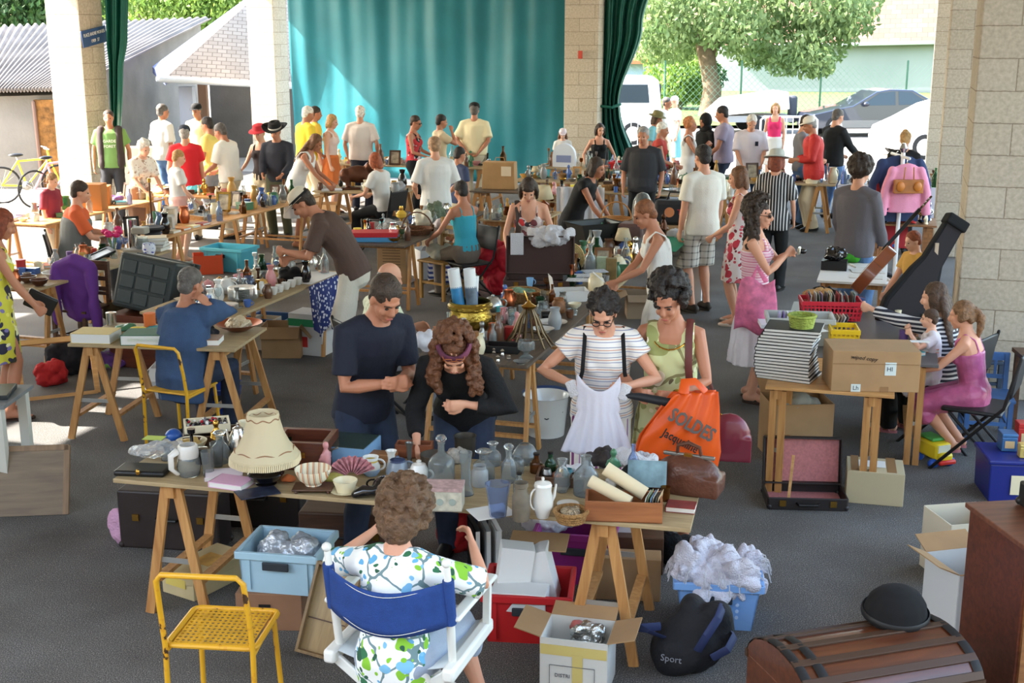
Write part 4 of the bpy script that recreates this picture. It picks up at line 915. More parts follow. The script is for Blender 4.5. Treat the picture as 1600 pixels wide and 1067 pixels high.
person('person in a turquoise camisole seated with her back turned by the game boxes',(-.52,14.0,0),325,1.66,'f',lean=6,hp=14,L=(-.3,.36,.72),Rr=(.1,.42,.74),legs='sit',hipz=.6,top=('tank',C('turquoise',(58,164,184)),dict(strap=.012,neck=1.33,hem=.9)),bot=('trousers',C('taupe',(110,100,90)),{}),hair=('short',HK),skin=SKIN2,shoes=('shoe',BSH),lod=1,eyes=False)
person('person with sandy hair in a loose white shirt, back turned near the paper bag',at_d(683,15.9),345,1.72,'m',hp=16,L=(-.22,.2,1.0),Rr=(.22,.2,1.0),top=('shirt',WH,dict(hem=.74,loose=.04)),bot=('trousers',BEI,{}),hair=('short',hairm('sand',(160,124,92))),skin=SKIN,shoes=('shoe',BSH),lod=1,eyes=False)
person('person, a boy in navy with dark hair beside the white shirted back',at_d(717,17.0),50,1.5,'m',hp=14,top=('tee',C('navy_light',(60,70,100)),{}),bot=('shorts',BEI,{}),hair=('short',HK),skin=SKIN2,shoes=('shoe',BSH),lod=0)
person('person in a cream short sleeved shirt and black cap, hands behind his back',at_d(743,22),4,1.82,'m',L=(-.12,-.2,.98),Rr=(.1,-.22,.96),pole={1:(1,-.1,-.2),-1:(-1,-.1,-.2)},hp=6,top=('shirt',CREAM,dict(loose=.05,hem=.9)),bot=('trousers',BEI,dict(belt=LSH)),hair=('short',HS),hat=('cap',BLK_),skin=SKIN2,shoes=('shoe',LSH),lod=0,eyes=False,fat=1.25)
person('person, a dark haired youth in beige raising a hand to his mouth',at_d(690,21.2),70,1.68,'m',Rr=(.08,.2,1.46),top=('tee',C('sand_tee',(206,184,150)),{}),bot=('trousers',BEI,{}),hair=('short',HK),skin=SKIN2,shoes=('shoe',BSH),lod=0)
X=person('person in a red and black top and sunglasses before the teal curtain',at_d(650,21.0),105,1.68,'f',hp=14,L=(-.15,.3,1.05),Rr=(.15,.3,1.05),top=('tank',floral('red_black_top',(196,52,60),[(30,26,30),(220,200,200),(30,26,30)],9,.42),{}),bot=('trousers',BLK_,{}),hair=('short',HD),skin=SKIN2,shoes=('shoe',BSH),lod=0); glasses(X,M('sunglass'))
person('person with auburn hair in a white top seated by the table with the bronze bust',(-1.82,17.6,0),300,1.66,'f',hp=18,lean=8,L=(-.2,.4,.78),Rr=(.2,.36,.78),legs='sit',hipz=.6,top=('tee',WH,{}),bot=('trousers',BLK_,{}),hair=('bob',hairm('copper',(150,74,40))),skin=SKIN,shoes=('shoe',BSH),lod=0,eyes=False)
person('person with grey hair in a pale collared shirt facing the teal curtain',at_d(570,21.6),6,1.8,'m',hp=8,L=(-.25,.1,.9),Rr=(.25,.15,.95),top=('shirt',C('pale_shirt',(220,212,206)),dict(loose=.04,sleeve=.8)),bot=('trousers',NAVY,{}),hair=('short',HW),skin=SKIN,shoes=('shoe',BSH),lod=0,eyes=False,fat=1.1)
person('person in a pale pink top with an orange bag beside the curtain edge',at_d(524,21.3),100,1.68,'f',hp=14,top=('tank',C('pale_pink',(236,214,206)),dict(strap=.04)),bot=('skirt',C('orange_cloth',(220,120,60)),dict(hem=.5)),hair=('bob',HL),skin=SKIN3,shoes=('flat',LSH),lod=0)
person('person in a bright yellow polo shirt near the sunlit pillar beside the curtain',at_d(487,21.2),55,1.82,'m',hp=18,Rr=(.2,.2,.95),top=('shirt',C('yellow_polo',(236,206,60)),dict(loose=.04)),bot=('trousers',BEI,{}),hair=('short',HW),skin=SKIN2,shoes=('shoe',BSH),lod=0,eyes=False,fat=1.1)
person('person, half hidden, in yellow behind the man in the yellow polo',at_d(500,22.2),70,1.76,'m',hp=10,top=('tee',C('yellow_tee2',(226,190,70)),{}),bot=('trousers',BEI,{}),hair=('short',HD),skin=SKIN2,shoes=('shoe',BSH),lod=0)
person('person with long brown hair in a white sleeveless dress bending over the bronze table',at_d(468,17.8),100,1.7,'f',lean=22,bend=8,hp=30,L=(-.1,.52,.95),Rr=(.08,.52,.92),top=('dress',WH,dict(hem=.45,strap=.05)),hair=('long',HC),skin=SKIN2,shoes=('flat',LSH),lod=1)
person('person in a black cowboy hat and dark shirt with a grey waistcoat',at_d(443,18.6),188,1.72,'m',hp=20,L=(-.15,.28,1.0),Rr=(.15,.28,1.0),top=('long',C('dark_shirt',(44,46,56)),{}),bot=('trousers',OLV,{}),hair=('short',HD),hat=('cowboy',BLK_,M('band_white',(220,214,204))),skin=SKIN2,shoes=('shoe',BSH),lod=0)
person('person in a small red and white hat and dark top beside the cowboy hat',at_d(419,19.0),200,1.66,'f',hp=16,Rr=(.2,.3,1.05),top=('tank',C('dark_tank',(60,52,56)),{}),bot=('trousers',BEI,{}),hair=('short',HL),hat=('sun',M('red_hat',(196,50,60),.8)),skin=SKIN3,shoes=('shoe',BSH),lod=0)
person('person with grey hair in a loose white shirt looking down, near the sign pillar',at_d(370,18.6),290,1.72,'m',lean=8,hp=22,L=(-.15,.34,1.0),Rr=(.15,.34,1.0),top=('shirt',C('white_linen',(236,234,226)),dict(loose=.045)),bot=('trousers',BEI,{}),hair=('short',HS),skin=SKIN2,shoes=('shoe',BSH),lod=0)
person('person with dark hair in a pale yellow T-shirt in the sunlit crowd',at_d(342,19.6),285,1.74,'m',hp=14,L=(-.2,.2,.95),top=('tee',C('pale_yellow',(230,216,120)),dict(loose=.04)),bot=('trousers',GRY,{}),hair=('short',HK),skin=SKIN2,shoes=('shoe',BSH),lod=0)
person('person in a black cap and cream shirt at the back of the sunlit crowd',at_d(325,22.6),195,1.78,'m',hp=8,top=('shirt',C('cream_yellow',(232,220,160)),{}),bot=('trousers',BEI,{}),hair=('short',HS),hat=('cap',BLK_),skin=SKIN2,shoes=('shoe',BSH),lod=0)
person('person in a bright red T-shirt and dark cap, back turned',at_d(303,18.4),350,1.68,'m',hp=6,L=(-.24,.1,.9),top=('tee',M('red_tee',(208,34,44),.85),dict(loose=.045,hem=.76)),bot=('trousers',BEI,{}),hair=('short',HG),hat=('cap',C('cap_navy',(44,52,66))),skin=SKIN,shoes=('shoe',BSH),lod=0,eyes=False)
person('person, a blond child in white in front of the red T-shirt',at_d(287,16.6),60,1.5,'f',hp=16,L=(-.2,.25,.95),Rr=(.2,.25,.95),top=('tee',WH,{}),bot=('skirt',C('rose_skirt',(220,170,160)),dict(hem=.5)),hair=('short',HL),skin=SKIN3,shoes=('flat',WSH),lod=0)
person('person in a white short sleeved shirt standing before the barn',at_d(270,21.4),42,1.84,'m',hp=6,L=(-.24,.14,.92),top=('shirt',WH,dict(loose=.05)),bot=('trousers',JEAN2,{}),hair=('short',HS),skin=SKIN2,shoes=('shoe',BSH),lod=0)
person('person with fluffy white hair and a pale patterned blouse bending to the sunlit stall',at_d(228,17.4),128,1.6,'f',lean=14,hp=24,L=(-.15,.4,.95),Rr=(.15,.4,.95),top=('shirt',floral('white_patterned',(232,226,216),[(176,150,130),(206,190,180)],14,.32),{}),bot=('skirt',C('brown_skirt',(150,120,100)),dict(hem=.35)),hair=('curly',HW),skin=SKIN3,shoes=('flat',LSH),lod=0)
X=person('person in a green T-shirt and open dark waistcoat leaning on the sunlit pillar',at_d(190,20.3),168,1.8,'m',hp=2,L=(-.27,.02,.88),Rr=(.27,.02,.88),top=('tee',M('green_tee',(112,150,84),.85),dict(loose=.04)),bot=('trousers',DGR,{}),hair=('short',HD),skin=SKIN2,shoes=('shoe',BSH),lod=0,fat=1.15)
for k in (-1,1):
    g=MB(); p,r=X.trunk(.9,1.44,.035); g.tube([q+X.Q@V((k*.13,.0,0)) for q in p],[(.075,b*1.06) for a,b in r],12,side=(1,0,0)); soft(obj('waistcoat_front',g,M('dark_waistcoat',(58,48,48),.85),X.t),.016,3)
text('GARDE',X.t,WHT,.06,tuple(X.T(0,.178,1.28)),rot=(90,0,180)); text('FORET',X.t,WHT,.06,tuple(X.T(0,.18,1.2)),rot=(90,0,180))
person('person, a boy with light brown hair in a maroon shirt behind the brown boxes',at_d(92,15.6),105,1.3,'m',hp=18,top=('shirt',C('maroon',(140,44,60)),{}),bot=('shorts',BEI,{}),hair=('short',hairm('boy',(150,112,76))),skin=SKIN3,shoes=('shoe',BSH),lod=0)
X=person('person in a grey waistcoat over an orange T-shirt seated in profile',(-4.85,13.7,0),72,1.74,'m',lean=6,hp=12,L=(-.2,.4,.78),Rr=(.16,.42,.76),legs='sit',hipz=.6,top=('tee',M('orange_tee',(206,92,48),.85),dict(sleeve=.8,loose=.03)),bot=('trousers',DGR,{}),hair=('short',HD),skin=SKIN,shoes=('shoe',BSH),lod=1,fat=1.15)
g=MB(); p,r=X.trunk(.85,1.42,.055,.05); r[-1]=(.11,.1); g.tube(p,r,18,side=(1,0,0),caps=(0,0)); soft(obj('waistcoat',g,C('waistcoat_grey',(108,110,108)),X.t),.014,3)
# --- far side and outside
person('person, a girl in a white cap behind the table clock by the beige pillar',at_d(877,23.0),182,1.32,'f',hp=22,top=('tee',WH,{}),bot=('shorts',JEAN2,{}),hair=('long',HC),hat=('cap',C('cap_pinkwhite',(232,216,222))),skin=SKIN3,shoes=('shoe',WSH),lod=0)
person('person in a black vest top with a dark bob seated under the beige block pillar',(1.62,23.4,0),178,1.68,'f',hp=10,hy=-12,L=(-.3,.25,.7),Rr=(.3,.2,.7),legs='sit',hipz=.6,top=('tank',BLK_,dict(strap=.02)),bot=('trousers',BLK_,{}),hair=('bob',HD),skin=SKIN,shoes=('shoe',BSH),lod=0)
person('person with white hair and a red sleeveless top behind the man in dark grey',at_d(1024,19.6),95,1.66,'f',hp=12,Rr=(.15,.3,1.05),top=('vest',M('brick_red',(170,60,52),.85),{}),bot=('skirt',BLK_,dict(hem=.4)),hair=('short',HW),skin=SKIN2,shoes=('flat',BSH),lod=0)
person('person in a white sleeveless dress with reddish curls talking with raised hands',at_d(1068,20.4),98,1.68,'f',hp=4,L=(-.1,.32,1.28),Rr=(.06,.3,1.3),top=('dress',WH,dict(hem=.4,strap=.06,flare=.06)),hair=('curly',hairm('strawberry',(190,122,76))),skin=SKIN2,shoes=('flat',WSH),lod=0)
person('person in a black hooded robe facing the woman in white',at_d(1094,21.2),240,1.68,'f',hp=6,top=('long',BLK_,dict(loose=.05,hem=.8)),bot=('skirt',BLK_,dict(hem=.1,flare=.1)),hair=('short',HK),hat=('hood',BLK_),skin=SKIN2,shoes=('flat',BSH),lod=0)
person('person, a tall young man in a lavender T-shirt with black hair',at_d(1122,20.9),285,1.84,'m',hp=14,L=(-.2,.25,.95),top=('tee',C('lavender',(150,140,160)),dict(loose=.04)),bot=('trousers',JEAN,{}),hair=('short',HK),skin=SKIN2,shoes=('shoe',BSH),lod=0)
X=person('person, an older man in a white T-shirt with a small dark emblem looking down',at_d(1162,20.2),184,1.76,'m',hp=30,L=(-.16,.3,.98),Rr=(.16,.3,.98),top=('tee',C('white_grey_tee',(216,210,220)),dict(loose=.045,sleeve=.9)),bot=('trousers',JEAN2,{}),hair=('short',HW),skin=SKIN,shoes=('shoe',BSH),lod=0,fat=1.2)
o=obj('emblem',MB().box(0,0,-.035,.05,.006,.07),NAVY,X.t); o.location=X.T(-.08,.19,1.28)
person('person in a pink top with fair hair out in the sunny yard',at_d(1198,25.4),195,1.66,'f',hp=4,top=('tank',M('hot_pink',(226,50,110),.8),dict(strap=.03)),bot=('skirt',WH,dict(hem=.45)),hair=('bob',HL),skin=SKIN3,shoes=('flat',WSH),lod=0)
person('person in white with dark hair walking past the rear of the white van',at_d(1032,26.8),110,1.7,'m',hp=4,top=('tee',WH,{}),bot=('trousers',BEI,{}),hair=('short',HS),skin=SKIN2,shoes=('shoe',BSH),lod=0)
person('person in white with white hair beside the rear of the white van',at_d(1046,27.4),250,1.7,'f',hp=4,top=('tee',WH,{}),bot=('skirt',C('aqua',(130,196,206)),dict(hem=.4)),hair=('short',HW),skin=SKIN3,shoes=('flat',WSH),lod=0)
person('person with an olive sun hat half hidden behind the white haired woman',at_d(1016,22.4),120,1.66,'f',hp=14,top=('tee',C('aqua2',(130,190,200)),{}),bot=('trousers',BEI,{}),hair=('bob',HB),hat=('sun',C('hat_olive',(120,112,72))),skin=SKIN2,shoes=('flat',BSH),lod=0)
# ================================================================ GOODS
GL=glass('clear_glass'); GLB=glass('blue_glass',(196,212,244)); GLG=glass('green_glass',(90,140,100)); GLR=glass('ribbed_glass',(225,230,230),.12); GLA=glass('amber_glass',(176,120,60))
CHINA=M('white_china',(212,209,202),.22,coat=.4); CHB=M('blue_china',(150,170,190),.25,coat=.4); CHC=M('cream_china',(222,210,176),.3,coat=.3); BLKG=M('black_glaze',(15,12,14),.15,coat=.6)
BRASS=M('brass',(196,152,72),.25,1); SILV=M('silver',(206,206,204),.2,1); PEW=M('pewter',(140,138,134),.4,.9); COPP=M('copper',(170,96,64),.3,1); IRON=M('black_iron',(36,34,34),.6,.4); BRONZ=M('bronze',(88,54,38),.4,.7)
PAPER=M('paper',(216,214,208),.8); CARD=M('cardboard',(164,130,92),.85,var=.08,vscale=6); CARDW=M('white_card',(214,214,212),.7); STONE=M('stoneware',(104,94,80),.6,var=.2,vscale=15)
PINE=wood('pine',(176,126,72),(206,158,100),6,0); PINEZ=wood('pine_legs',(164,112,60),(196,146,88),6,2); PLY=wood('chipboard',(150,128,92),(176,154,116),9,0,.6); OAK=wood('oak',(120,78,44),(158,108,64),6,0); MAHO=wood('mahogany',(74,36,24),(108,56,36),6,0,.35,.3); WALN=wood('walnut',(64,42,28),(96,64,42),6,0,.45)
LEAT=M('brown_leather',(86,50,36),.4,var=.25,vscale=12,bump=.2,bscale=60); BLEA=M('black_leather',(18,17,17),.45); WICK=M('wicker',(164,122,72),.8,bump=1,bscale=120,var=.3,vscale=60)
LACE=M('white_lace',(214,212,216),.9,bump=.8,bscale=140); CLRP=M('clear_plastic',(235,238,240),.15,trans=.75,ior=1.15); SILVP=M('grey_film',(170,174,180),.2,.3,bump=.6,bscale=30)
def col(rgb,nm=None,**k): return M(nm or 'paint_%d_%d_%d'%rgb,rgb,k.pop('rough',.6),**k)
def T_(name,label,cat,p,rz=0,group=None,**k): return thing(name,label,cat,tuple(p),rz,group,**k)
def one(name,mb,mat,label,cat,p,rz=0,group=None,**k):
    o=obj(name,mb,mat,**k); o.location=tuple(p); o.rotation_euler=(0,0,R(rz)); return tag(o,label,cat,group)
def shell(prof,t=.004,bot=None):
    """outer profile to a hollow one"""
    pr=[(max(.001,r),z) for r,z in prof]; inner=[(max(.001,r-t),z+(t if i==0 else 0)) for i,(r,z) in enumerate(pr)]
    return [(.001,pr[0][1])]+pr+inner[::-1]+[(.001,inner[0][1])]
def hollow(prof,n=24,t=.004,**k):
    mb=MB(); mb.lathe(shell(prof,t),n,cap=False,**k); return mb
def handle(r,z0,z1,out=.03,th=.006,ang=0,n=8):
    a=R(ang); ca,sa=math.cos(a),math.sin(a); pts=[]
    for i in range(n+1):
        w=PI*i/n; rr=r+out*math.sin(w); z=z0+(z1-z0)*(1-math.cos(w))/2; pts.append((rr*ca,rr*sa,z))
    return MB().tube(pts,th,7)
def bottle(label,p,h,r,mat,neck=.35,cat='bottle',name='bottle',cap=None,group=None,stop=None,sq=None,rz=0):
    t=T_(name,label,cat,p,rz,group); nr=r*neck
    pr=[(r*.95,0),(r,.02*h),(r,h*.52),(r*.8,h*.62),(nr,h*.76),(nr,h*.96),(nr*1.2,h*.97),(nr*1.2,h)]
    obj('glass_body',hollow(pr,4 if sq else 20,.003),mat,t,bevel=.006 if sq else 0)
    if cap: obj('cap',MB().lathe([(nr*1.25,h*.97),(nr*1.25,h*1.06),(nr*.5,h*1.07)],14),cap,t)
    if stop: obj('stopper',MB().lathe([(nr*.6,h*.95),(nr*.7,h),(nr*1.5,h*1.05),(nr*1.7,h*1.1),(nr*1.1,h*1.17),(nr*.3,h*1.19)],14),stop,t)
    return t
def vessel(name,label,cat,p,prof,mat,n=24,t=.004,group=None,rz=0,parts=(),mod=None):
    """hollow turned pot; parts: (name,mb,mat)"""
    if not parts: return one(name,hollow(prof,n,t,mod=mod),mat,label,cat,p,rz,group)
    tt=T_(name,label,cat,p,rz,group); obj('body',hollow(prof,n,t,mod=mod),mat,tt)
    for nm,mb,m_ in parts: obj(nm,mb,m_ or mat,tt)
    return tt
def bowl(label,p,r,h,mat,cat='bowl',name='bowl',group=None,foot=.45,mod=None): return vessel(name,label,cat,p,[(r*foot,0),(r*foot,.08*h),(r*.8,h*.4),(r*.97,h*.85),(r,h)],mat,group=group,mod=mod)
def plate(label,p,r,mat=None,group=None,name='plate',h=.02): return vessel(name,label,'plate',p,[(r*.55,0),(r*.6,h*.2),(r*.75,h*.55),(r,h)],mat or CHINA,28,.004,group)
def cup(label,p,r=.04,h=.07,mat=None,group=None,ang=0,name='cup'): return vessel(name,label,'cup',p,[(r*.6,0),(r*.85,h*.3),(r,h)],mat or CHINA,18,.003,group,parts=[('handle',handle(r*.85,h*.25,h*.85,.022,.004,ang),None)])
def tumbler(label,p,r=.035,h=.11,mat=None,group=None): return vessel('glass_tumbler',label,'glass',p,[(r*.75,0),(r,h)],mat or GL,18,.0025,group)
def stemglass(label,p,h=.15,mat=None,group=None): return one('wine_glass',MB().lathe([(.03,0),(.03,.004),(.005,.01),(.005,h*.5),(.02,h*.55),(.034,h*.75),(.03,h),(.028,h),(.031,h*.75),(.018,h*.57),(.001,h*.56)],18,cap=False),mat or GL,label,'glass',p,0,group)
def lidded(name,label,cat,p,r,h,mat,group=None,spout=True,hand=True,ang=0,neck=.55,lidmat=None):
    parts=[('lid',MB().lathe([(r*neck*1.02,h*.84),(r*neck*.9,h*.9),(r*.2,h*.95),(r*.1,h*.96),(r*.16,h*1.0),(r*.12,h*1.05),(.001,h*1.06)],18),lidmat)]
    a=R(ang)
    if hand: parts.append(('handle',handle(r*.8,h*.25,h*.78,r*.6,max(.005,r*.09),ang+180),None))
    if spout: parts.append(('spout',MB().tube([(r*.8*math.cos(a),r*.8*math.sin(a),h*.35),(r*1.25*math.cos(a),r*1.25*math.sin(a),h*.5),(r*1.45*math.cos(a),r*1.45*math.sin(a),h*.78)],[r*.24,r*.16,r*.1],8),None))
    return vessel(name,label,cat,p,[(r*.55,0),(r*.6,.03*h),(r*.97,h*.3),(r,h*.45),(r*.8,h*.7),(r*neck,h*.84)],mat,20,.004,group,parts=parts)
def book(label,p,w,d,h,mat,rz=0,group=None,name='book',rx=0,ry=0,cat='book',pages=True):
    t=T_(name,label,cat,p,rz,group,rx=rx,ry=ry); c=MB(); ct=min(.004,h*.12); c.box(0,0,0,w,d,ct); c.box(0,0,h-ct,w,d,ct); c.box(-w/2+.002,0,.0,.004,d,h); obj('cover',c,mat,t,smooth=0)
    obj('page_block',MB().box(.001,0,ct,w-.005,d-.005,h-2*ct),PAPER,t,smooth=0); return t
def carton(label,p,w,d,h,mat=None,rz=0,flaps=(1,1,1,1),group=None,name='cardboard_box',open_=True,ang=35,inner=None):
    """open carton with flaps front,right,back,left"""
    mat=mat or CARD; t=T_(name,label,'box',p,rz,group); mb=MB(); th=.006
    mb.box(0,0,0,w,d,th); mb.box(0,-d/2,0,w,th,h); mb.box(0,d/2,0,w,th,h); mb.box(-w/2,0,0,th,d,h); mb.box(w/2,0,0,th,d,h)
    if not open_: mb=MB(); mb.box(0,0,0,w,d,h)
    obj('walls',mb,mat,t,smooth=0,bevel=.004 if not open_ else 0)
    if open_:
        for i,(x,y,L,dx,dy) in enumerate(((0,-d/2,w,0,-1),(w/2,0,d,1,0),(0,d/2,w,0,1),(-w/2,0,d,-1,0))):
            if not flaps[i]: continue
            fl=(d if i%2==0 else w)*.42; a=R(ang if flaps[i]==1 else flaps[i]); ox,oz=math.cos(a)*fl,math.sin(a)*fl
            m_=MB()
            if dx==0: vs=[(-L/2,y,h),(L/2,y,h),(L/2,y+dy*ox,h+oz),(-L/2,y+dy*ox,h+oz)]
            else: vs=[(x,-L/2,h),(x,L/2,h),(x+dx*ox,L/2,h+oz),(x+dx*ox,-L/2,h+oz)]
            m_.add(vs,[(0,1,2,3)]); obj('flap',m_,inner or mat,t,smooth=0,solid=.005)
    return t
def crate(label,p,w,d,h,mat,rz=0,name='plastic_crate',rib=True,top=1.12):
    t=T_(name,label,'crate',p,rz); mb=MB(); k=1/top; th=.008
    for s in (-1,1):
        mb.add([(-w/2*k,s*d/2*k,0),(w/2*k,s*d/2*k,0),(w/2,s*d/2,h),(-w/2,s*d/2,h),(-w/2*k,s*(d/2*k-th),0),(w/2*k,s*(d/2*k-th),0),(w/2,s*(d/2-th),h),(-w/2,s*(d/2-th),h)],[(0,1,2,3),(7,6,5,4),(0,4,5,1),(2,6,7,3),(1,5,6,2),(0,3,7,4)])
        mb.add([(s*w/2*k,-d/2*k,0),(s*w/2*k,d/2*k,0),(s*w/2,d/2,h),(s*w/2,-d/2,h),(s*(w/2*k-th),-d/2*k,0),(s*(w/2*k-th),d/2*k,0),(s*(w/2-th),d/2,h),(s*(w/2-th),-d/2,h)],[(0,1,2,3),(7,6,5,4),(0,4,5,1),(2,6,7,3),(1,5,6,2),(0,3,7,4)])
    mb.box(0,0,0,w*k,d*k,.01); obj('tub',mb,mat,t,smooth=0)
    rm=MB(); 
    for s in (-1,1): rm.box(0,s*(d/2+.008),h-.035,w+.03,.022,.04); rm.box(s*(w/2+.008),0,h-.035,.022,d+.03,.04)
    obj('rim',rm,mat,t,smooth=0,bevel=.004)
    if rib:
        for s in (-1,1):
            for x in (-.38,.38): obj('rib',MB().box(x*w,s*(d/2*(1+k)/2+.004),h*.08,.02,.012,h*.8),mat,t,smooth=0)
    hd=MB(); hd.box(0,-d/2-.022,h*.62,.14,.012,.045); obj('handle_slot',hd,M('handle_dark',(40,44,50),.7),t,smooth=0,bevel=.01)
    return t
def heap(name,label,cat,p,rx,ry,rz_,mat,seed=1,n=10,vox=.012,disp=.03,tex=None,group=None,rz=0):
    """a crumpled soft pile: one continuous cloth surface"""
    rr=random.Random(seed); mb=MB()
    for _ in range(n):
        a=rr.uniform(0,6.28); q=rr.uniform(0,.62)**.7; c=(rx*q*math.cos(a),ry*q*math.sin(a),rz_*rr.uniform(.25,.72)); k=rr.uniform(.3,.5)
        mb.ell(c,(rx*k*1.1,ry*k*1.1,rz_*k*.85),Euler((rr.uniform(-.5,.5),rr.uniform(-.5,.5),rr.uniform(0,6))).to_matrix(),10,6)
    mb.ell((0,0,rz_*.3),(rx*.85,ry*.85,rz_*.42),None,12,6)
    o=obj(name,mb,mat); soft(o,vox,3,disp,tex or CREASE); o.location=tuple(p); o.rotation_euler=(0,0,R(rz)); return tag(o,label,cat,group)
def suitcase(label,p,w,d,h,mat,rz=0,open_=None,inner=None,rx=0,cat='suitcase'):
    """lying or standing case; open_: lid angle in degrees, hinge at the far long side"""
    t=T_('suitcase',label,cat,p,rz,rx=rx)
    hb=h*.6 if open_ else h
    mb=MB(); th=.012
    if open_:
        mb.box(0,0,0,w,d,th); mb.box(0,-d/2,0,w,th,hb); mb.box(0,d/2,0,w,th,hb); mb.box(-w/2,0,0,th,d,hb); mb.box(w/2,0,0,th,d,hb)
    else: mb.box(0,0,0,w,d,h)
    obj('shell',mb,mat,t,smooth=0,bevel=.012)
    if open_:
        a=-R(open_); l=MB(); l.M=Matrix.Translation((0,d/2,hb))@Euler((a,0,0)).to_matrix().to_4x4()
        l.box(0,-d/2,.0,w,d,.01); lo=obj('lid',l,mat,t,smooth=0)
        e=MB(); e.M=l.M.copy()
        e.box(0,0,-.05,w,.01,.06); e.box(0,-d,-.05,w,.01,.06); e.box(-w/2,-d/2,-.05,.01,d,.06); e.box(w/2,-d/2,-.05,.01,d,.06); obj('lid_edge',e,mat,lo,smooth=0)
        l2=MB(); l2.M=l.M.copy(); l2.box(0,-d/2,-.012,w*.95,d*.95,.008); obj('lining',l2,inner or mat,lo,smooth=0)
        obj('floor_lining',MB().box(0,0,th,w*.95,d*.95,.006),inner or mat,t,smooth=0)
    hz=hb*.55; obj('handle',MB().tube([(-.07,-d/2-.005,hz),(-.06,-d/2-.035,hz),(.06,-d/2-.035,hz),(.07,-d/2-.005,hz)],.009,8),BLEA,t)
    for s in (-1,1):
        obj('latch',MB().box(s*w*.32,-d/2-.006,hz-.02,.04,.012,.04),BRASS,t,smooth=0)
        for q in (-1,1): obj('corner',MB().ell((s*(w/2-.008),q*(d/2-.008),.02),(.02,.02,.02),None,10,6),mat,t)
    return t
def trestle(label,A,B_,depth,z=.75,top=None,th=.022,pos=(.12,.88),legs=None,bars=True,spread=.26,group=None,splay=True,overh=.06,name='trestle_table'):
    """board on two trestles; A,B_ ends of its front edge on the plan"""
    A,B_=V((A[0],A[1],0)),V((B_[0],B_[1],0)); ux=(B_-A).normalized(); uy=V((-ux.y,ux.x,0)); L=(B_-A).length
    c=(A+B_)/2+uy*depth/2; t=T_(name,label,'table',(c.x,c.y,0),math.degrees(math.atan2(ux.y,ux.x)),group)
    obj('table_top',MB().box(0,0,z-th,L,depth,th),top or PLY,t,smooth=0,bevel=.003)
    lm=legs or PINEZ
    for f in pos:
        x=-L/2+L*f; zt=z-th
        bm=obj('trestle_beam',MB().bar((x,-depth/2+overh*.5,zt-.035),(x,depth/2-overh*.5,zt-.035),.05,.07),lm,t,smooth=0)
        for sy in (-1,1):
            y=sy*(depth/2-overh)
            for sx in (-1,1):
                if splay: obj('leg',MB().bar((x+sx*.03,y,zt-.015),(x+sx*spread*.62,y*1.04,0),.05,.025,side=(0,1,0)),lm,bm,smooth=0)
                else: obj('leg',MB().bar((x+sx*.03,y,zt-.015),(x+sx*.03,y,0),.045,.045,side=(0,1,0)),lm,bm,smooth=0)
            if bars:
                w_=spread*.62*.55+.02 if splay else .03
                obj('strut',MB().bar((x-w_,y*1.02,zt*.42),(x+w_,y*1.02,zt*.42),.028,.006,side=(0,1,0)),M('galvanised_strut',(176,176,172),.4,.7),bm,smooth=0)
        for sx in (-1,1):
            q=spread*.62*.72 if splay else .03
            obj('rail',MB().bar((x+sx*q,-depth/2+overh,zt*.26),(x+sx*q,depth/2-overh,zt*.26),.05,.022,side=(0,0,1)),lm,bm,smooth=0)
    return t,c,ux,uy
def school_chair(label,p,rz,mat,seatmat,metal_back=True,perf=True):
    t=T_('school_chair',label,'chair',p,rz)   # faces +y; back at -y
    w=.38
    if perf:
        mb=MB(); nx,ny=14,13; g=.012
        xs=[-w/2+.02+(w-.04)*i/nx for i in range(nx+1)]; ys=[-.17+.36*j/ny for j in range(ny+1)]
        # perforated sheet: cells with a hole
        for i in range(nx):
            for j in range(ny):
                a,b=xs[i],xs[i+1]; c,d=ys[j],ys[j+1]; mx_,my=(a+b)/2,(c+d)/2; rx_,ry_=(b-a)*.34,(d-c)*.34
                o8=[(a,c),(mx_,c),(b,c),(b,my),(b,d),(mx_,d),(a,d),(a,my)]; i8=[(mx_+rx_*math.cos(R(225+45*k)),my+ry_*math.sin(R(225+45*k))) for k in range(8)]
                mb.add([(x,y,.445) for x,y in o8+i8],[(k,(k+1)%8,8+(k+1)%8,8+k) for k in range(8)])
        import bmesh as _b
        so=obj('seat',mb,seatmat,t,smooth=0); bm=_b.new(); bm.from_mesh(so.data); _b.ops.remove_doubles(bm,verts=bm.verts,dist=.0005); bm.to_mesh(so.data); bm.free()
        q=so.modifiers.new('s','SOLIDIFY'); q.thickness=.004
        rim=[]; 
        for cx,cy,a0 in ((w/2-.03,.18-.03,0),(-w/2+.03,.18-.03,90),(-w/2+.03,-.17+.03,180),(w/2-.03,-.17+.03,270)):
            for k in range(5): rim.append((cx+.034*math.cos(R(a0+k*22.5)),cy+.034*math.sin(R(a0+k*22.5)),.442))
        obj('seat_rim',MB().tube(rim,.013,8,closed=True),mat,so)
    else: obj('seat',MB().box(0,.01,.43,w,.37,.016),seatmat,t,smooth=0,bevel=.008)
    r=.0125; bz=.80
    obj('back_frame',MB().tube([(-.19,-.2,0),(-.19,-.19,.44),(-.19,-.215,.6),(-.185,-.25,bz-.03),(-.16,-.258,bz),(.16,-.258,bz),(.185,-.25,bz-.03),(.19,-.215,.6),(.19,-.19,.44),(.19,-.2,0)],r,10),mat,t)
    for s in (-1,1):
        obj('leg',MB().tube([(s*.17,.17,.43),(s*.185,.2,.02),(s*.185,.2,0)],r,10),mat,t)
        obj('side_rail',MB().tube([(s*.19,-.19,.42),(s*.175,.17,.43)],r*.9,8),mat,t)
        obj('rubber_foot',MB().tube([(s*.185,.2,0),(s*.185,.2,.03)],.017,8),BLEA,t)
    return t
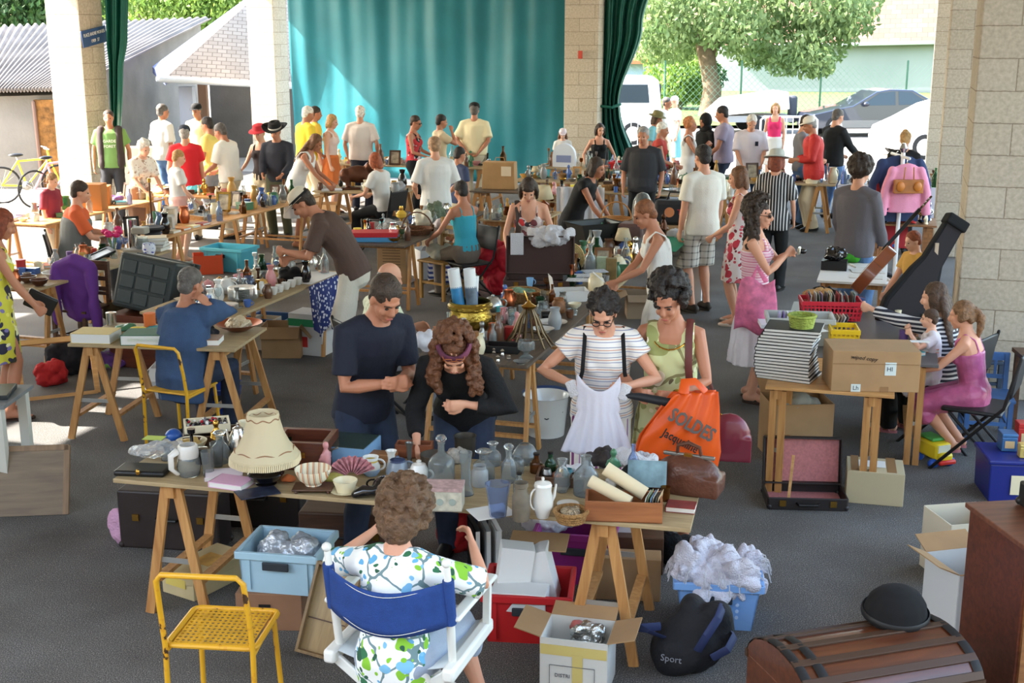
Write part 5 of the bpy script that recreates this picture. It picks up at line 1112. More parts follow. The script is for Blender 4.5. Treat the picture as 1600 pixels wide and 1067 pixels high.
def folding_chair(label,p,rz,mat,pad,name='folding_chair'):
    t=T_(name,label,'chair',p,rz)     # faces +y
    obj('seat',MB().box(0,.0,.43,.4,.4,.03),pad,t,bevel=.014); obj('backrest',MB().box(0,-.245,.58,.4,.022,.27,rx=8),pad,t,bevel=.01)
    for s in (-1,1):
        obj('frame_leg',MB().tube([(s*.2,-.29,.86),(s*.2,-.21,.5),(s*.2,.24,0)],.012,8),mat,t); obj('leg',MB().tube([(s*.18,.14,.42),(s*.18,-.28,0)],.012,8),mat,t)
    obj('cross_bar',MB().tube([(-.18,-.2,.1),(.18,-.2,.1)],.009,6),mat,t); obj('cross_bar',MB().tube([(-.2,.17,.08),(.2,.17,.08)],.009,6),mat,t)
    return t
def basket(label,p,r,h,group=None,name='basket',mat=None,hoop=False):
    t=T_(name,label,'basket',p,0,group); m_=mat or WICK
    mb=MB()
    for i in range(int(h/.012)): 
        rr=r*(.82+.18*i*.012/h); mb.tube([(rr*math.cos(a),rr*math.sin(a),.006+i*.012) for a in [2*PI*k/24 for k in range(24)]],.0075,6,closed=True)
    mb.lathe([(.001,0),(r*.8,0),(r*.8,.008),(.001,.008)],24,cap=False); obj('wicker',mb,m_,t)
    obj('rim',MB().tube([(r*1.02*math.cos(a),r*1.02*math.sin(a),h) for a in [2*PI*k/24 for k in range(24)]],.01,8,closed=True),m_,t)
    if hoop: obj('hoop_handle',MB().tube([(r*math.cos(a),0,h+r*1.1*math.sin(a)) for a in [PI*k/12 for k in range(13)]],.008,8),m_,t)
    return t
def frame_pic(label,p,w,h,mat,pic,rz=0,rx=-12,border=.03,name='framed_picture',cat='picture',d=.02):
    t=T_(name,label,cat,p,rz,rx=rx); mb=MB()
    for s in (-1,1): mb.box(s*(w/2-border/2),0,0,border,d,h)
    mb.box(0,0,0,w,d,border); mb.box(0,0,h-border,w,d,border); obj('frame',mb,mat,t,smooth=0); obj('picture',MB().box(0,.003,border*.5,w-border,.006,h-border),pic,t,smooth=0); return t
def tray_box(label,p,w,d,h,mat,rz=0,inner=None,name='wooden_box',fill=None,group=None,th=.012):
    t=T_(name,label,'box',p,rz,group); mb=MB(); mb.box(0,0,0,w,d,.008); mb.box(0,-d/2+th/2,0,w,th,h); mb.box(0,d/2-th/2,0,w,th,h); mb.box(-w/2+th/2,0,0,th,d-2*th,h); mb.box(w/2-th/2,0,0,th,d-2*th,h)
    obj('case',mb,mat,t,smooth=0,bevel=.002); obj('lining',MB().box(0,0,.008,w-2*th,d-2*th,.003),inner or mat,t,smooth=0); return t
def candlestick(label,p,h,mat,group=None): return one('candlestick',MB().lathe([(.045,0),(.045,.008),(.015,.02),(.01,h*.3),(.018,h*.38),(.009,h*.45),(.009,h*.8),(.02,h*.86),(.022,h)],18),mat,label,'candlestick',p,0,group)
def paperz(label,p,w,d,mat=None,rz=0,name='paper_sheet',th=.0015,group=None): return one(name,MB().box(0,0,0,w,d,th),mat or PAPER,label,'paper',p,rz,group,smooth=0)
# ================================================================ THE LONG TABLE NEAREST THE CAMERA
A1,B1=at(176,748,.75),at(1079,826,.75)
tb,_,_,_=trestle('long chipboard trestle table crowded with china, glass and boxes, nearest of all',A1,B1,.72,pos=(.1,.86))
def f1(px,py): return at(px,py,.751)
q=one('clutch_purse',MB().box(0,0,0,.27,.15,.03),BLEA,'flat black clutch purse with a gold clasp at the table end','purse',f1(225,738),-6,bevel=.012)
obj('clasp',MB().ell((0,-.08,.03),(.012,.008,.016),None,8,6),BRASS,q)
heap('plastic_bag','crumpled clear plastic bag over the black clutch purse','bag',f1(238,722)+V((0,.04,.03)),.17,.1,.07,CLRP,3,8,.009,.03,FINE)
one('green_leaflet',MB().box(0,0,0,.11,.07,.002),col((176,196,84)),'small lime green leaflet tucked in the plastic bag','paper',f1(243,712)+V((0,0,.1)),-8,smooth=0)
t=T_('coffee_pot','glass coffee jug with white lid and white handle','jug',f1(296,742)); obj('glass_body',hollow([(.05,0),(.056,.01),(.062,.05),(.056,.09),(.05,.1)],24,.003),GL,t); obj('lid_collar',hollow([(.052,.098),(.056,.12),(.05,.16),(.046,.165)],24,.006),CHINA,t); obj('handle',MB().tube([(-.045,-.04,.14),(-.075,-.055,.12),(-.075,-.055,.05),(-.05,-.04,.02)],[(.02,.01)]*4,8),CHINA,t)
tumbler('fluted glass tumbler beside the glass coffee jug',f1(326,742),.036,.13,GLR); tumbler('fluted glass tumbler behind the glass coffee jug',f1(340,728),.036,.13,GLR)
for i,(px,py,c_,rz) in enumerate(((362,758,(216,170,196),-20),(350,744,(226,214,222),12))):
    book(['pink magazine bundle lying by the lampshade','white leaflet pack under the fluted tumblers'][i],f1(px,py)+V((0,0,0)),.19,.13,.03-.008*i,col(c_),rz,name='magazine')
bowl('beige pottery bowl behind the coffee jug',f1(300,704),.085,.06,CHC,mod=None); heap('shell_pile','gold coloured trinkets lying in the beige bowl','trinkets',f1(300,704)+V((0,0,.025)),.06,.06,.04,M('old_gold',(196,168,104),.35,.6),5,8,.007,.01,FINE)
one('toy_ball',MB().ell((0,0,.045),(.048,.048,.045)),M('ball_blue',(32,78,150),.3),'shiny blue ball with white rim by the beige bowl','ball',f1(272,694)); 
bottle('small stoppered glass jar in front of the blue ball',f1(261,718),.07,.03,GL,.6,name='glass_jar',cat='jar',stop=GL)
t=tray_box('brown wooden box carrying the tray of beads',f1(330,688),.30,.2,.055,WALN,12,name='wooden_box'); t2=tray_box('cream tray of mixed beads and necklaces',f1(324,686)+V((0,.01,.058)),.25,.17,.045,M('cream_paint',(220,208,178),.6),16,name='bead_tray',inner=BLEA)
rr=random.Random(11)
mb=MB()
for i in range(90): mb.ell((rr.uniform(-.105,.105),rr.uniform(-.065,.065),.02+rr.uniform(0,.025)),rr.uniform(.005,.011),None,6,4,m=rr.choice((0,0,1,2,3,3)))
o=obj('beads',mb,[M('bead_black',(30,26,28),.2),M('bead_red',(176,36,50),.25),M('bead_white',(226,220,214),.25),M('bead_grey',(110,104,112),.25)]); o.location=t2.location; o.rotation_euler=t2.rotation_euler; tag(o,'heap of black, red and white beads filling the cream tray','beads',kind='stuff')
bottle('cut glass carafe with ball stopper left of the lampshade'.replace('left of','beside'),f1(345,722),.15,.05,GL,.4,name='carafe',cat='carafe',stop=GL)
lidded('silver_coffee_pot','tall silver plated coffee pot behind the lampshade','pot',f1(374,716),.055,.19,SILV,ang=150)
# lamp
t=T_('table_lamp','table lamp with fringed cream shade and round black base','lamp',f1(416,756)); 
obj('base',MB().lathe([(.05,0),(.055,.006),(.04,.012),(.075,.03),(.095,.06),(.08,.085),(.04,.1),(.014,.105),(.014,.3)],24),BLKG,t)
sh=[(.17,.15),(.162,.165),(.122,.215),(.095,.275),(.08,.335),(.076,.375)]
def lampmod(w,z): return 1+.035*abs(math.sin(4*w))
mb=MB(); mb.lathe(sh,48,cap=False,mod=lampmod); so=obj('lamp_shade',mb,M('shade_cream',(226,212,178),.85,trl=.35),t,solid=.003)
for z,r_ in ((.19,.1435),(.35,.0795)): obj('braid',MB().tube([(r_*lampmod(w,0)*math.cos(w),r_*lampmod(w,0)*math.sin(w),z+.006*math.sin(8*w)) for w in [2*PI*k/64 for k in range(64)]],.0035,6,closed=True),M('braid_brown',(150,112,80),.9),so)
mb=MB()
for k in range(110):
    w=2*PI*k/110; r_=.169*lampmod(w,0); mb.tube([(r_*math.cos(w),r_*math.sin(w),.153),(r_*1.015*math.cos(w),r_*1.015*math.sin(w),.12)],.0042,4,caps=(0,0))
obj('fringe',mb,M('fringe_cream',(218,202,166),.9),so)
paperz('dark magazine with white spine lying by the lamp base',f1(402,770),.2,.13,M('dark_print',(40,44,60),.35,var=.6,vscale=30),28,'magazine',.006)
t=T_('trivet','small wooden trivet on turned feet','stand',f1(490,766)); obj('board',MB().box(0,0,.014,.2,.12,.01),WALN,t,bevel=.004)
for x in (-.08,.08):
    for y in (-.045,.045): obj('foot',MB().lathe([(.006,0),(.01,.008),(.007,.014)],10,(x,y,0)),WALN,t)
BS=stripes('bowl_stripes',[(0,(228,218,190)),(.5,(200,130,84)),(.72,(228,218,190)),(.8,(150,140,130)),(.9,(228,218,190))],.028,0)
bowl('cream bowl with orange striped sides on the trivet',f1(490,764)+V((0,0,.025)),.092,.085,BS)
heap('ribbon_heap','small orange cord bundle beside the striped bowl','cord',f1(452,752),.05,.035,.035,M('orange_cord',(200,110,60),.8),6,6,.007,.02,FINE)
t=tray_box('brown mahogany box with open recessed top behind the lampshade',f1(478,722),.30,.26,.15,MAHO,-6,inner=wood('box_floor',(120,72,44),(146,96,60),8,0),name='wooden_box',th=.03); obj('escutcheon',MB().box(.02,-.135,.07,.03,.006,.03),BRASS,t)
t=T_('display_case','glass topped tin case with blue rim','case',f1(548,716),-14); obj('case',hollow([(.18,0),(.18,.1)],4,.008),M('case_blue',(126,164,200),.4),t,smooth=0); obj('glass_lid',MB().box(0,0,.1,.245,.245,.004),M('dark_glass',(50,64,60),.05,spec=.8),t); obj('handle',MB().tube([(-.06,-.13,.06),(-.05,-.14,.09),(-.02,-.13,.1)],.006,6),PEW,t)
one('yellow_cloth',MB().ell((0,0,.02),(.06,.045,.022)),M('lemon_cloth',(206,200,110),.9,bump=.5),'folded pale yellow duster behind the striped bowl','cloth',f1(520,752),0)
plate('cream saucer under the bowl with the pink fan',f1(540,770),.075,CHC,name='saucer',h=.014); bowl('small cream pot holding the pink folding fan',f1(540,769)+V((0,0,.006)),.062,.06,CHC,foot=.7)
mb=MB(); fan=[]
def fanf(u,v): a=R(20+140*u); r_=.03+.09*v; return (r_*math.cos(a),.012*math.sin(u*60)+.02*v,.005+r_*math.sin(a)*.85)
o=one('folding_fan',MB().sheet(fanf,48,2),M('fan_pink',(172,116,122),.8,var=.5,vscale=40),'open pleated fan in faded pink standing in the cream pot','fan',f1(550,762)+V((0,.01,.05)),0,smooth=0,solid=.002)
vessel('jug','small white jug with blue and yellow bands','jug',f1(580,742),[(.03,0),(.045,.02),(.048,.05),(.036,.075),(.042,.1)],stripes('jug_bands',[(0,(150,176,206)),(.35,(226,224,216)),(.7,(212,180,90)),(.8,(226,224,216))],.105,2),parts=[('handle',handle(.042,.03,.085,.03,.006,0),CHINA)])
lidded('coffee_pot','grey blue enamel pot with dark open rim','pot',f1(622,752),.062,.13,M('grey_blue_enamel',(112,124,138),.3,coat=.4),ang=200,spout=False,neck=.7,lidmat=M('enamel_dark',(46,58,86),.3))
lidded('teapot','black glazed teapot in front of the grey blue pot','pot',f1(600,772),.062,.095,BLKG,ang=-10); t=one('figurine',MB().tube([(-.06,0,.02),(-.02,0,.035),(.03,0,.035),(.06,.0,.05)],[.022,.03,.026,.014],10),BLKG,'small black ornamental animal lying by the black teapot','ornament',f1(575,778))
vessel('sugar_pot','white china lidded pot with grey band and two handles','pot',f1(655,754),[(.035,0),(.05,.03),(.05,.07),(.04,.085)],CHINA,parts=[('lid',MB().lathe([(.043,.083),(.035,.1),(.012,.108),(.014,.118),(.002,.124)],18),None),('handle',handle(.047,.025,.07,.025,.006,180),None),('handle',handle(.047,.025,.07,.025,.006,0),None)])
tray_box('long narrow brown wooden case at the far edge by the man in navy',f1(648,712),.2,.09,.075,wood('red_wood',(110,58,34),(140,78,46),6,0),-4); 
one('wood_block',MB().box(0,0,0,.15,.08,.055),OAK,'light brown wooden block before the long brown case','block',f1(598,722),-12,bevel=.006)
vessel('vase','slim white china vase with flared rim','vase',f1(612,738),[(.024,0),(.03,.03),(.018,.07),(.02,.1),(.03,.12)],CHINA)
vessel('brass_vase','dark slender candle vase behind the grey blue pot','vase',f1(640,728),[(.022,0),(.012,.03),(.014,.1),(.022,.13)],PEW)
bottle('tall clear glass carafe with pointed stopper in the table middle',f1(690,754),.215,.068,GLR,.25,name='carafe',cat='carafe',stop=GL)
vessel('stone_bowl','dark brown stoneware bowl behind the tall carafe','bowl',f1(678,730),[(.05,0),(.07,.04),(.072,.075)],M('dark_stoneware',(72,60,48),.5))
heap('newspaper_parcel','crumpled newspaper parcel by the bending woman','paper',f1(712,722),.085,.06,.085,M('newsprint',(150,140,128),.9,var=.3,vscale=60),8,9,.009,.03,FINE)
vessel('glass_vase','tall frosted glass vase with flared foot and rim','vase',f1(728,772),[(.04,0),(.038,.01),(.026,.05),(.024,.15),(.034,.22)],GLR)
vessel('pot','dark iron cooking pot at the far edge of the table','pot',f1(727,712),[(.05,0),(.056,.02),(.058,.1),(.062,.115)],M('iron_pot',(62,56,48),.5,.4))
bottle('square glass decanter with round stopper',f1(756,746),.13,.062,GL,.42,name='decanter',cat='decanter',stop=GL,sq=1,rz=20)
t=tray_box('box papered with old banknotes in front of the tall carafe',f1(690,792),.21,.13,.005,M('note_paper',(176,164,150),.7),-4,name='banknote_box'); obj('sides',MB().box(0,0,0,.21,.13,.10),M('banknotes',(184,178,160),.6,var=.28,vscale=26),t,smooth=0,bevel=.002); obj('lid',MB().box(0,0,.1,.214,.134,.018),M('banknotes_pink',(170,140,136),.6,var=.35,vscale=30),t,smooth=0,bevel=.002)
for i,x in enumerate((-.06,.0,.06)): obj('note_roundel',MB().lathe([(.017,0),(.017,.002)],18,(0,0,0)),M('roundel',(150,160,150),.6),t,loc=(x,-.066,.05)).rotation_euler=(R(90),0,0)
paperz('sheet of white paper under the blue glass vase',f1(768,800),.2,.16,PAPER,24)
vessel('glass_vase','blue pressed glass vase with zigzag pattern','vase',f1(778,806)+V((0,0,.002)),[(.04,0),(.042,.01),(.05,.09),(.062,.16)],GLB,12,.005)
vessel('bottle','brown stoneware bottle with narrow shoulder','bottle',f1(814,812),[(.038,0),(.042,.02),(.042,.12),(.03,.14),(.028,.16),(.034,.165),(.034,.185)],STONE)
lidded('coffee_pot','white china coffee pot with brown rim band','pot',f1(848,808),.05,.19,CHINA,ang=30,neck=.86); 
t=T_('trinket_basket','round wicker basket full of costume jewellery','basket',f1(892,816)); o=basket('round wicker basket full of costume jewellery',f1(892,814),.075,.05); bpy.data.objects.remove(t)
heap('jewellery','tangle of silver and gold costume jewellery in the wicker basket','jewellery',f1(892,814)+V((0,0,.02)),.06,.06,.06,M('jewel_metal',(176,160,136),.25,.9,bump=1,bscale=80),9,9,.006,.02,FINE)
plate('white saucer balanced behind the jewellery basket',f1(888,796)+V((0,.03,0)),.055,name='saucer'); 
for i,(px,py,h,r_,m_,lb) in enumerate(((795,752,.17,.04,GL,'clear glass bottle with pointed stopper behind the stoneware bottle'),(770,726,.11,.045,GL,'cloudy glass flask behind the square decanter'),(838,738,.1,.034,GLA,'small amber bottle in the shade of the striped woman'),(860,742,.12,.03,GLG,'slim green bottle beside the wooden tray'),(811,770,.1,.03,GL,'little clear bottle touching the stoneware bottle'))):
    bottle(lb,f1(px,py),h,r_,m_,.4,stop=m_ if i<2 else None,cap=None if i<2 else BLEA)
vessel('lamp_globe','ribbed white glass lamp globe','globe',f1(820,726),[(.03,0),(.06,.03),(.07,.06),(.05,.1),(.03,.115)],GLR)
tray_box('shallow dark wooden tray of small oddments',f1(876,752),.24,.18,.05,WALN,-8,name='wooden_tray')
rr=random.Random(3)
for i,(dx,dy,k) in enumerate(((-.07,.03,0),(-.02,-.03,1),(.04,.03,2),(.07,-.04,3),(0,.05,4))):
    p=f1(876,752)+V((dx,dy,.012)); m_=(PEW,COPP,M('teal_glaze',(50,110,120),.3),BLKG,BRASS)[k]
    vessel('trinket_pot',['pewter','copper','teal glazed','black glazed','brass'][k]+' thimble pot in the dark wooden tray','pot',p,[(.018,0),(.028,.02),(.02,.045)],m_,14)
t=bottle('ridged glass carafe in front of the striped woman',f1(915,772),.2,.062,GLR,.38,name='carafe',cat='carafe')
# wooden drawer with paper rolls
t=tray_box('wooden drawer case holding paper rolls and postcards',f1(974,806),.36,.17,.1,wood('drawer_wood',(128,74,40),(160,100,58),5,0),-5,name='wooden_tray')
for i,(a,b_,r_) in enumerate((((.1,.06,.09),(-.09,.10,.2),.034),((.03,-.03,.08),(-.16,.03,.16),.03))):
    one('paper_roll',MB().tube([a,b_],r_,16,caps=(0,0)),M('roll_cream',(206,190,158),.8),['thicker cream paper roll slanting out of the wooden drawer','thinner cream paper roll in the front of the wooden drawer'.replace('front of the ','')][i],'roll',t.location,-5)
PC=[((200,206,196),'pale'),((150,160,120),'green'),((120,150,180),'blue'),((200,190,170),'buff'),((90,84,76),'dark'),((176,150,116),'tan')]
for i,(c_,nm) in enumerate(PC):
    q=f1(974,806); ux=V((math.cos(R(-5)),math.sin(R(-5)),0)); p=q+ux*(.1+.012*i)+V((0,-.01+.012*(i%2),.02)); thing_=book(nm+' postcard standing in the wooden drawer by the paper rolls',p,.13,.004,.1,col(c_),75,name='postcard',rx=0,ry=0,cat='postcard') if 0 else one('postcard',MB().box(0,0,0,.12,.002,.1,rx=8),col(c_),nm+' postcard standing in the wooden drawer by the paper rolls','postcard',p,72,smooth=0)
one('picture_book',MB().box(0,0,0,.19,.012,.13,rx=-20),M('landscape_cover',(110,140,150),.4,var=.5,vscale=9),'blue and brown picture book standing behind the paper rolls','book',f1(1010,776)+V((0,0,.05)),-8,smooth=0)
heap('lace_heap','white lace heap beside the black felt hat','lace',f1(990,728),.13,.08,.09,LACE,12,12,.009,.05); heap('cloth_heap','black and brown rag bundle before the white dress','cloth',f1(938,726),.09,.06,.09,M('rag',(52,44,42),.9,var=.5,vscale=20),13,10,.009,.04,FINE); heap('cloth_heap','white linen bundle lying by the ridged carafe','cloth',f1(905,742),.1,.06,.07,LACE,14,9,.009,.03,FINE)
t=T_('felt_hat','black felt hat lying on the goods by the leather bag','hat',f1(998,762)+V((0,.02,.0)),10); mb=MB(); mb.ell((0,0,.05),(.1,.085,.08)); mb.ell((0,0,.02),(.115,.1,.03)); soft(obj('crown',mb,M('felt',(13,13,15),.95),t),.009,4,.006)
vessel('ashtray','dark glass ashtray between hat and leather bag','ashtray',f1(1037,752)+V((0,0,.0)),[(.05,0),(.058,.03),(.055,.09)],M('smoke_glass',(60,58,54),.1,trans=.6))
# doctor's bag
t=T_('leather_bag','worn brown leather doctor bag with metal clasp frame','bag',f1(1076,770)+V((0,.03,0)),-24)
mb=MB(); mb.box(0,0,0,.34,.17,.1); mb.ell((0,0,.1),(.165,.09,.09)); mb.ell((-.13,0,.06),(.05,.075,.07)); mb.ell((.13,0,.06),(.05,.075,.07)); soft(obj('body',mb,LEAT,t),.009,6,.012)
obj('frame',MB().bar((-.13,0,.185),(.13,0,.185),.02,.018),PEW,t,bevel=.004); obj('clasp',MB().box(0,-.014,.17,.04,.02,.03),BRASS,t); obj('handle',MB().tube([(-.06,0,.19),(-.055,-.01,.235),(0,-.014,.255),(.055,-.01,.235),(.06,0,.19)],.01,8),LEAT,t)
book('worn red book lying at the table end below the leather bag',f1(1064,796),.14,.1,.028,M('red_cover',(128,52,48),.6,var=.3,vscale=20),-14)
# what the people hold
mb=MB(); c0=at_d(932,6.45); 
sww=[ (Matrix.Translation(SW.t.location)@SW.t.rotation_euler.to_matrix().to_4x4()@Matrix.Scale(SW.s,4))@SW.arms[k][2] for k in (1,-1)]
a,b_=sww; dirx=(b_-a).normalized(); 
t=T_('child_dress','small white cotton dress held up by its shoulders','dress',(0,0,0))
def dr(u,v):
    w=(.105+.02*math.sin(3*v) if v<.3 else .105+(v-.3)*.14); w=w*(1.0 if v<.9 else 1.0)
    c=a.lerp(b_,.5)+V((0,-.06,-.01)); q=c+dirx*((u-.5)*2*w*(1.1 if v<.12 else 1)); z=-.36*v+(.04 if v<.12 else 0)*abs((u-.5)*2)**2*2
    y=-.045*math.sin(PI*u)-.012*math.sin(u*34)*v-.02*v
    return (q.x,q.y+y,q.z+z)
o=obj('cloth',MB().sheet(dr,48,24),M('dress_cotton',(230,228,238),.9,trl=.3,bump=.2,bscale=60),t,smooth=180,solid=.004)
for k,p in ((0,a),(1,b_)):
    m0=p+V((0,-.05,0)); obj('strap',MB().tube([m0+V((0,0,.02)),m0+dirx*(.03 if k==0 else -.03)+V((0,-.02,-.05))],[(.03,.006)]*2,8,side=tuple(dirx)),LACE,t)
DM=Matrix.Translation(DW.t.location)@DW.t.rotation_euler.to_matrix().to_4x4()@Matrix.Scale(DW.s,4)
hr,hl_=DM@DW.arms[1][2],DM@DW.arms[-1][2]; hd=(hl_-hr).normalized()
one('umbrella',MB().tube([hr-hd*.12+V((0,-.09,.0)),hr+V((0,-.09,0)),hl_+V((-.03,-.1,-.01)),hl_+hd*.03+V((0,-.1,-.01))],[.008,.022,.026,.018],10),M('umbrella_black',(28,30,34),.6),'folded black umbrella held in both hands over the orange bag','umbrella',(0,0,0))
t=T_('plastic_bag','orange plastic carrier bag with grey lettering hanging from a wrist','bag',hl_+V((.07,-.1,.03)),10)
def ob(u,v):
    x=(u-.5)*(.25+.2*min(1,v*1.4)); z=-.40*v+.02-(u-.5)*.16*v; y=-.02-.05*math.sin(PI*u)*math.sin(PI*min(1,v*.9))-.01*math.sin(u*25+v*9)*(1-v*.5); return (x+.03-.1*v,y,z)
def ob2(u,v): 
    x,y,z=ob(1-u,v); return (x,-y*.6+.01,z)
ORG=M('orange_plastic',(230,92,24),.4,trl=.25); obj('bag_front',MB().sheet(ob,30,24),ORG,t,smooth=180,solid=.002); obj('bag_back',MB().sheet(ob2,30,24),ORG,t,smooth=180,solid=.002)
obj('bag_handle',MB().tube([(-.04,-.02,.02),(-.02,.02,.07),(.04,.03,.07),(.09,-.0,.02)],[(.03,.006)]*4,8),ORG,t)
text('SOLDES',t,M('bag_grey_print',(92,82,78),.5),.105,(-.01,-.088,-.14),rot=(90,30,0),sx=.78,bold=.003); text('Jacqueline',t,M('bag_black_print',(30,26,26),.5),.066,(-.07,-.086,-.225),rot=(90,30,0),sx=.85,bold=.0012)
# burgundy shoulder bag
t=T_('shoulder_bag','burgundy leather shoulder bag at the hip of the woman in the flowered dress','bag',(1.25,6.86,.57),-10); mb=MB(); mb.ell((0,0,.13),(.13,.06,.15)); mb.box(0,0,0,.26,.1,.14); soft(obj('body',mb,M('burgundy',(112,34,50),.35,coat=.2),t),.01,6)
obj('strap',MB().tube([(-.06,0,.25),(-.11,.02,.42),(-.22,.02,.68)],[(.011,.004)]*3,6),M('strap_brown',(96,44,40),.5),t); obj('strap_ring',MB().tube([(-.06+.018*math.cos(a),.0,.255+.018*math.sin(a)) for a in [2*PI*k/12 for k in range(12)]],.004,6,closed=True),BRASS,t)
strapbag(DW,M('strap_brown'),[DW.T(-.13,.15,1.08),DW.T(-.115,.155,1.25),DW.T(-.11,.09,1.42),DW.T(-.11,-.0,1.485),DW.T(-.12,-.1,1.38)],.011)
# ================================================================ UNDER AND BEFORE THE LONG TABLE
def g0(px,py): return at(px,py,0)
def g(px,py): return at(px,py,0)
suitcase('dark brown suitcase standing under the lamp end of the long table',g(255,862)+V((.05,.12,0)),.62,.2,.36,M('case_dark',(44,34,32),.5,var=.2),-8)
suitcase('black suitcase standing behind the pale blue crate',g(392,846)+V((.0,.3,0)),.55,.18,.36,M('case_black',(38,32,32),.5),-4)
suitcase('brown wooden trunk behind the back of the seated woman',g(545,880)+V((0,.15,0)),.55,.28,.30,wood('trunk_brown',(66,44,34),(86,58,42),6,0),-6)
heap('pink_blanket','pink knitted blanket bundle poking out beside the dark brown suitcase','blanket',g(180,862)+V((-.0,.18,0)),.07,.12,.22,M('pink_wool',(206,158,186),.95,bump=.8,bscale=80),4,9,.012,.03)
t=carton('long beige shoe carton with orange label lying between trestle legs',g(315,925)+V((0,.12,0)),.24,.42,.12,M('beige_card',(196,178,136),.8,var=.06),-32,open_=False); obj('lid',MB().box(0,0,.085,.25,.43,.05),M('beige_card'),t,smooth=0,bevel=.003); obj('label_patch',MB().box(.01,.02,.1355,.13,.15,.001),M('label_orange',(206,160,84),.7,var=.3,vscale=12),t,smooth=0); obj('side_label',MB().box(-.01,-.216,.06,.15,.001,.05),M('label_yellow',(212,190,96),.7),t,smooth=0)
t=carton('brown cardboard box supporting the pale blue crate',g(424,985)+V((0,.15,0)),.34,.3,.2,M('brown_card',(136,98,72),.85,var=.08),-3,open_=False); obj('hand_hole',MB().box(-.02,-.153,.13,.06,.004,.014),BLEA,t,smooth=0)
crate('pale blue plastic crate packed with plastic wrapped cloth',g(440,985)+V((.02,.16,.2)),.40,.33,.22,M('pale_blue_plastic',(160,190,204),.5),-10,top=1.05)
heap('wrapped_cloth','clear wrapped bundles heaped in the pale blue crate','bundle',g(440,985)+V((.02,.16,.3)),.17,.13,.16,SILVP,21,10,.01,.05,FINE,rz=-10)
t=T_('wooden_tray','shallow wooden tray leaning against the seated woman chair side','tray',g(497,1026)+V((.0,0,0)),-14,rx=-22,ry=9); mb=MB(); 
for s in (-1,1): mb.box(s*.11,0,0,.014,.05,.45)
mb.box(0,0,0,.22,.05,.014); mb.box(0,0,.436,.22,.05,.014); obj('rim',mb,wood('tray_rim',(112,88,56),(140,112,74),6,2),t,smooth=0); obj('panel',MB().box(0,.02,0,.21,.01,.44),wood('tray_panel',(140,116,78),(166,140,98),7,2),t,smooth=0); obj('batten',MB().box(0,.012,.17,.2,.006,.006),WALN,t,smooth=0); 
heap('red_tote','red cloth tote bag lying under the table behind the curly haired woman','bag',g(712,905)+V((0,.45,0)),.16,.12,.36,M('red_cloth',(176,30,34),.8,bump=.3),22,9,.013,.02)
for i,(dx,m_) in enumerate(((0,BLEA),(.06,M('grey_folder',(120,122,122),.7)),(.12,CARDW))): book(['black','grey','white'][i]+' document folder standing under the table next to the red crate',g(738,930)+V((dx,.3,.0)),.03,.25,.3,m_,12,name='folder')
crate('bright red plastic crate full of white cardboard boxes',g(828,1010)+V((0,.2,0)),.42,.36,.26,M('red_plastic',(186,32,36),.45),-6,top=1.08)
cr=g(828,1010)+V((0,.2,0))
for i,(dx,dy,dz,w_,d_,h_,rz,ry) in enumerate(((-.1,.02,.15,.17,.12,.3,4,8),(.06,.05,.14,.2,.15,.28,-8,-14),(-.05,-.1,.17,.28,.15,.1,-10,0))): 
    o=one('white_box',MB().box(0,0,0,w_,d_,h_,ry=ry),CARDW,['white cardboard box upright in the red crate, outer side','white cardboard box tilted in the red crate under the brown flap','flat white cardboard box across the near edge of the red crate'.replace('near ','')][i],'box',cr+V((dx,dy,dz)),rz,smooth=0,bevel=.003)
one('brown_flap',MB().box(0,0,0,.3,.16,.006,rx=12),CARD,'brown cardboard sheet lying over the red crate','card',cr+V((.05,.13,.42)),-10,smooth=0)
crate('purple plastic tub holding a white carrier bag',g(905,925)+V((0,.25,0)),.42,.34,.3,M('purple_plastic',(136,40,116),.45),-10,rib=False); heap('carrier_bag','crinkled white carrier bag spilling from the purple tub','bag',g(860,905)+V((0,.25,.22)),.22,.14,.22,M('white_film',(222,222,228),.4,trl=.3,bump=.5,bscale=30),24,11,.012,.05,FINE)
heap('red_cloth','red and blue cloth scrap on the white carrier bag','cloth',g(905,900)+V((.02,.3,.36)),.07,.05,.07,M('red_blue',(160,40,60),.9,var=.6,vscale=9),25,6,.01,.02)
t=carton('white taped cardboard box open at the top, in front of the red crate',g(905,1085)+V((0,.12,0)),.31,.24,.27,M('white_taped_card',(206,204,196),.8,var=.05,vscale=5),-14,(0,1,1,1),ang=15,inner=CARD)
obj('packing_tape',MB().box(0,-.125,.19,.31,.002,.05),M('yellow_tape',(206,186,112),.5),t,smooth=0); obj('packing_tape',MB().box(.02,-.126,.0,.05,.002,.2),M('yellow_tape'),t,smooth=0); fr=MB()
for a_,b2 in (((-.11,.14),(.10,.14)),((-.11,.0),(-.11,.14)),((.10,0),(.10,.14))): fr.bar((a_[0],-.1275,a_[1]),(b2[0],-.1275,b2[1]),.003,.002)
obj('label_border',fr,M('print_grey',(90,92,96),.7),t,smooth=0); text('DISTRI',t,M('print_grey'),.025,(-.05,-.128,.09),rot=(90,0,0))
heap('foil_parcel','silver foil crumpled in the white taped box','foil',t.location+V((.05,.03,.16)),.09,.07,.13,M('foil',(190,190,186),.25,.9,bump=1,bscale=30),26,9,.008,.05,FINE); heap('pink_parcel','pink wrapped parcel in the white taped box','parcel',t.location+V((.02,.08,.18)),.06,.05,.1,M('pink_film',(176,96,90),.4),27,6,.009,.03)
crate('light blue laundry basket overflowing with white lace',g(1128,992)+V((0,.2,0)),.42,.33,.26,M('laundry_blue',(126,168,222),.45),-7,name='laundry_basket',rib=False,top=1.2)
bk=g(1128,992)+V((0,.2,0)); mb=MB()
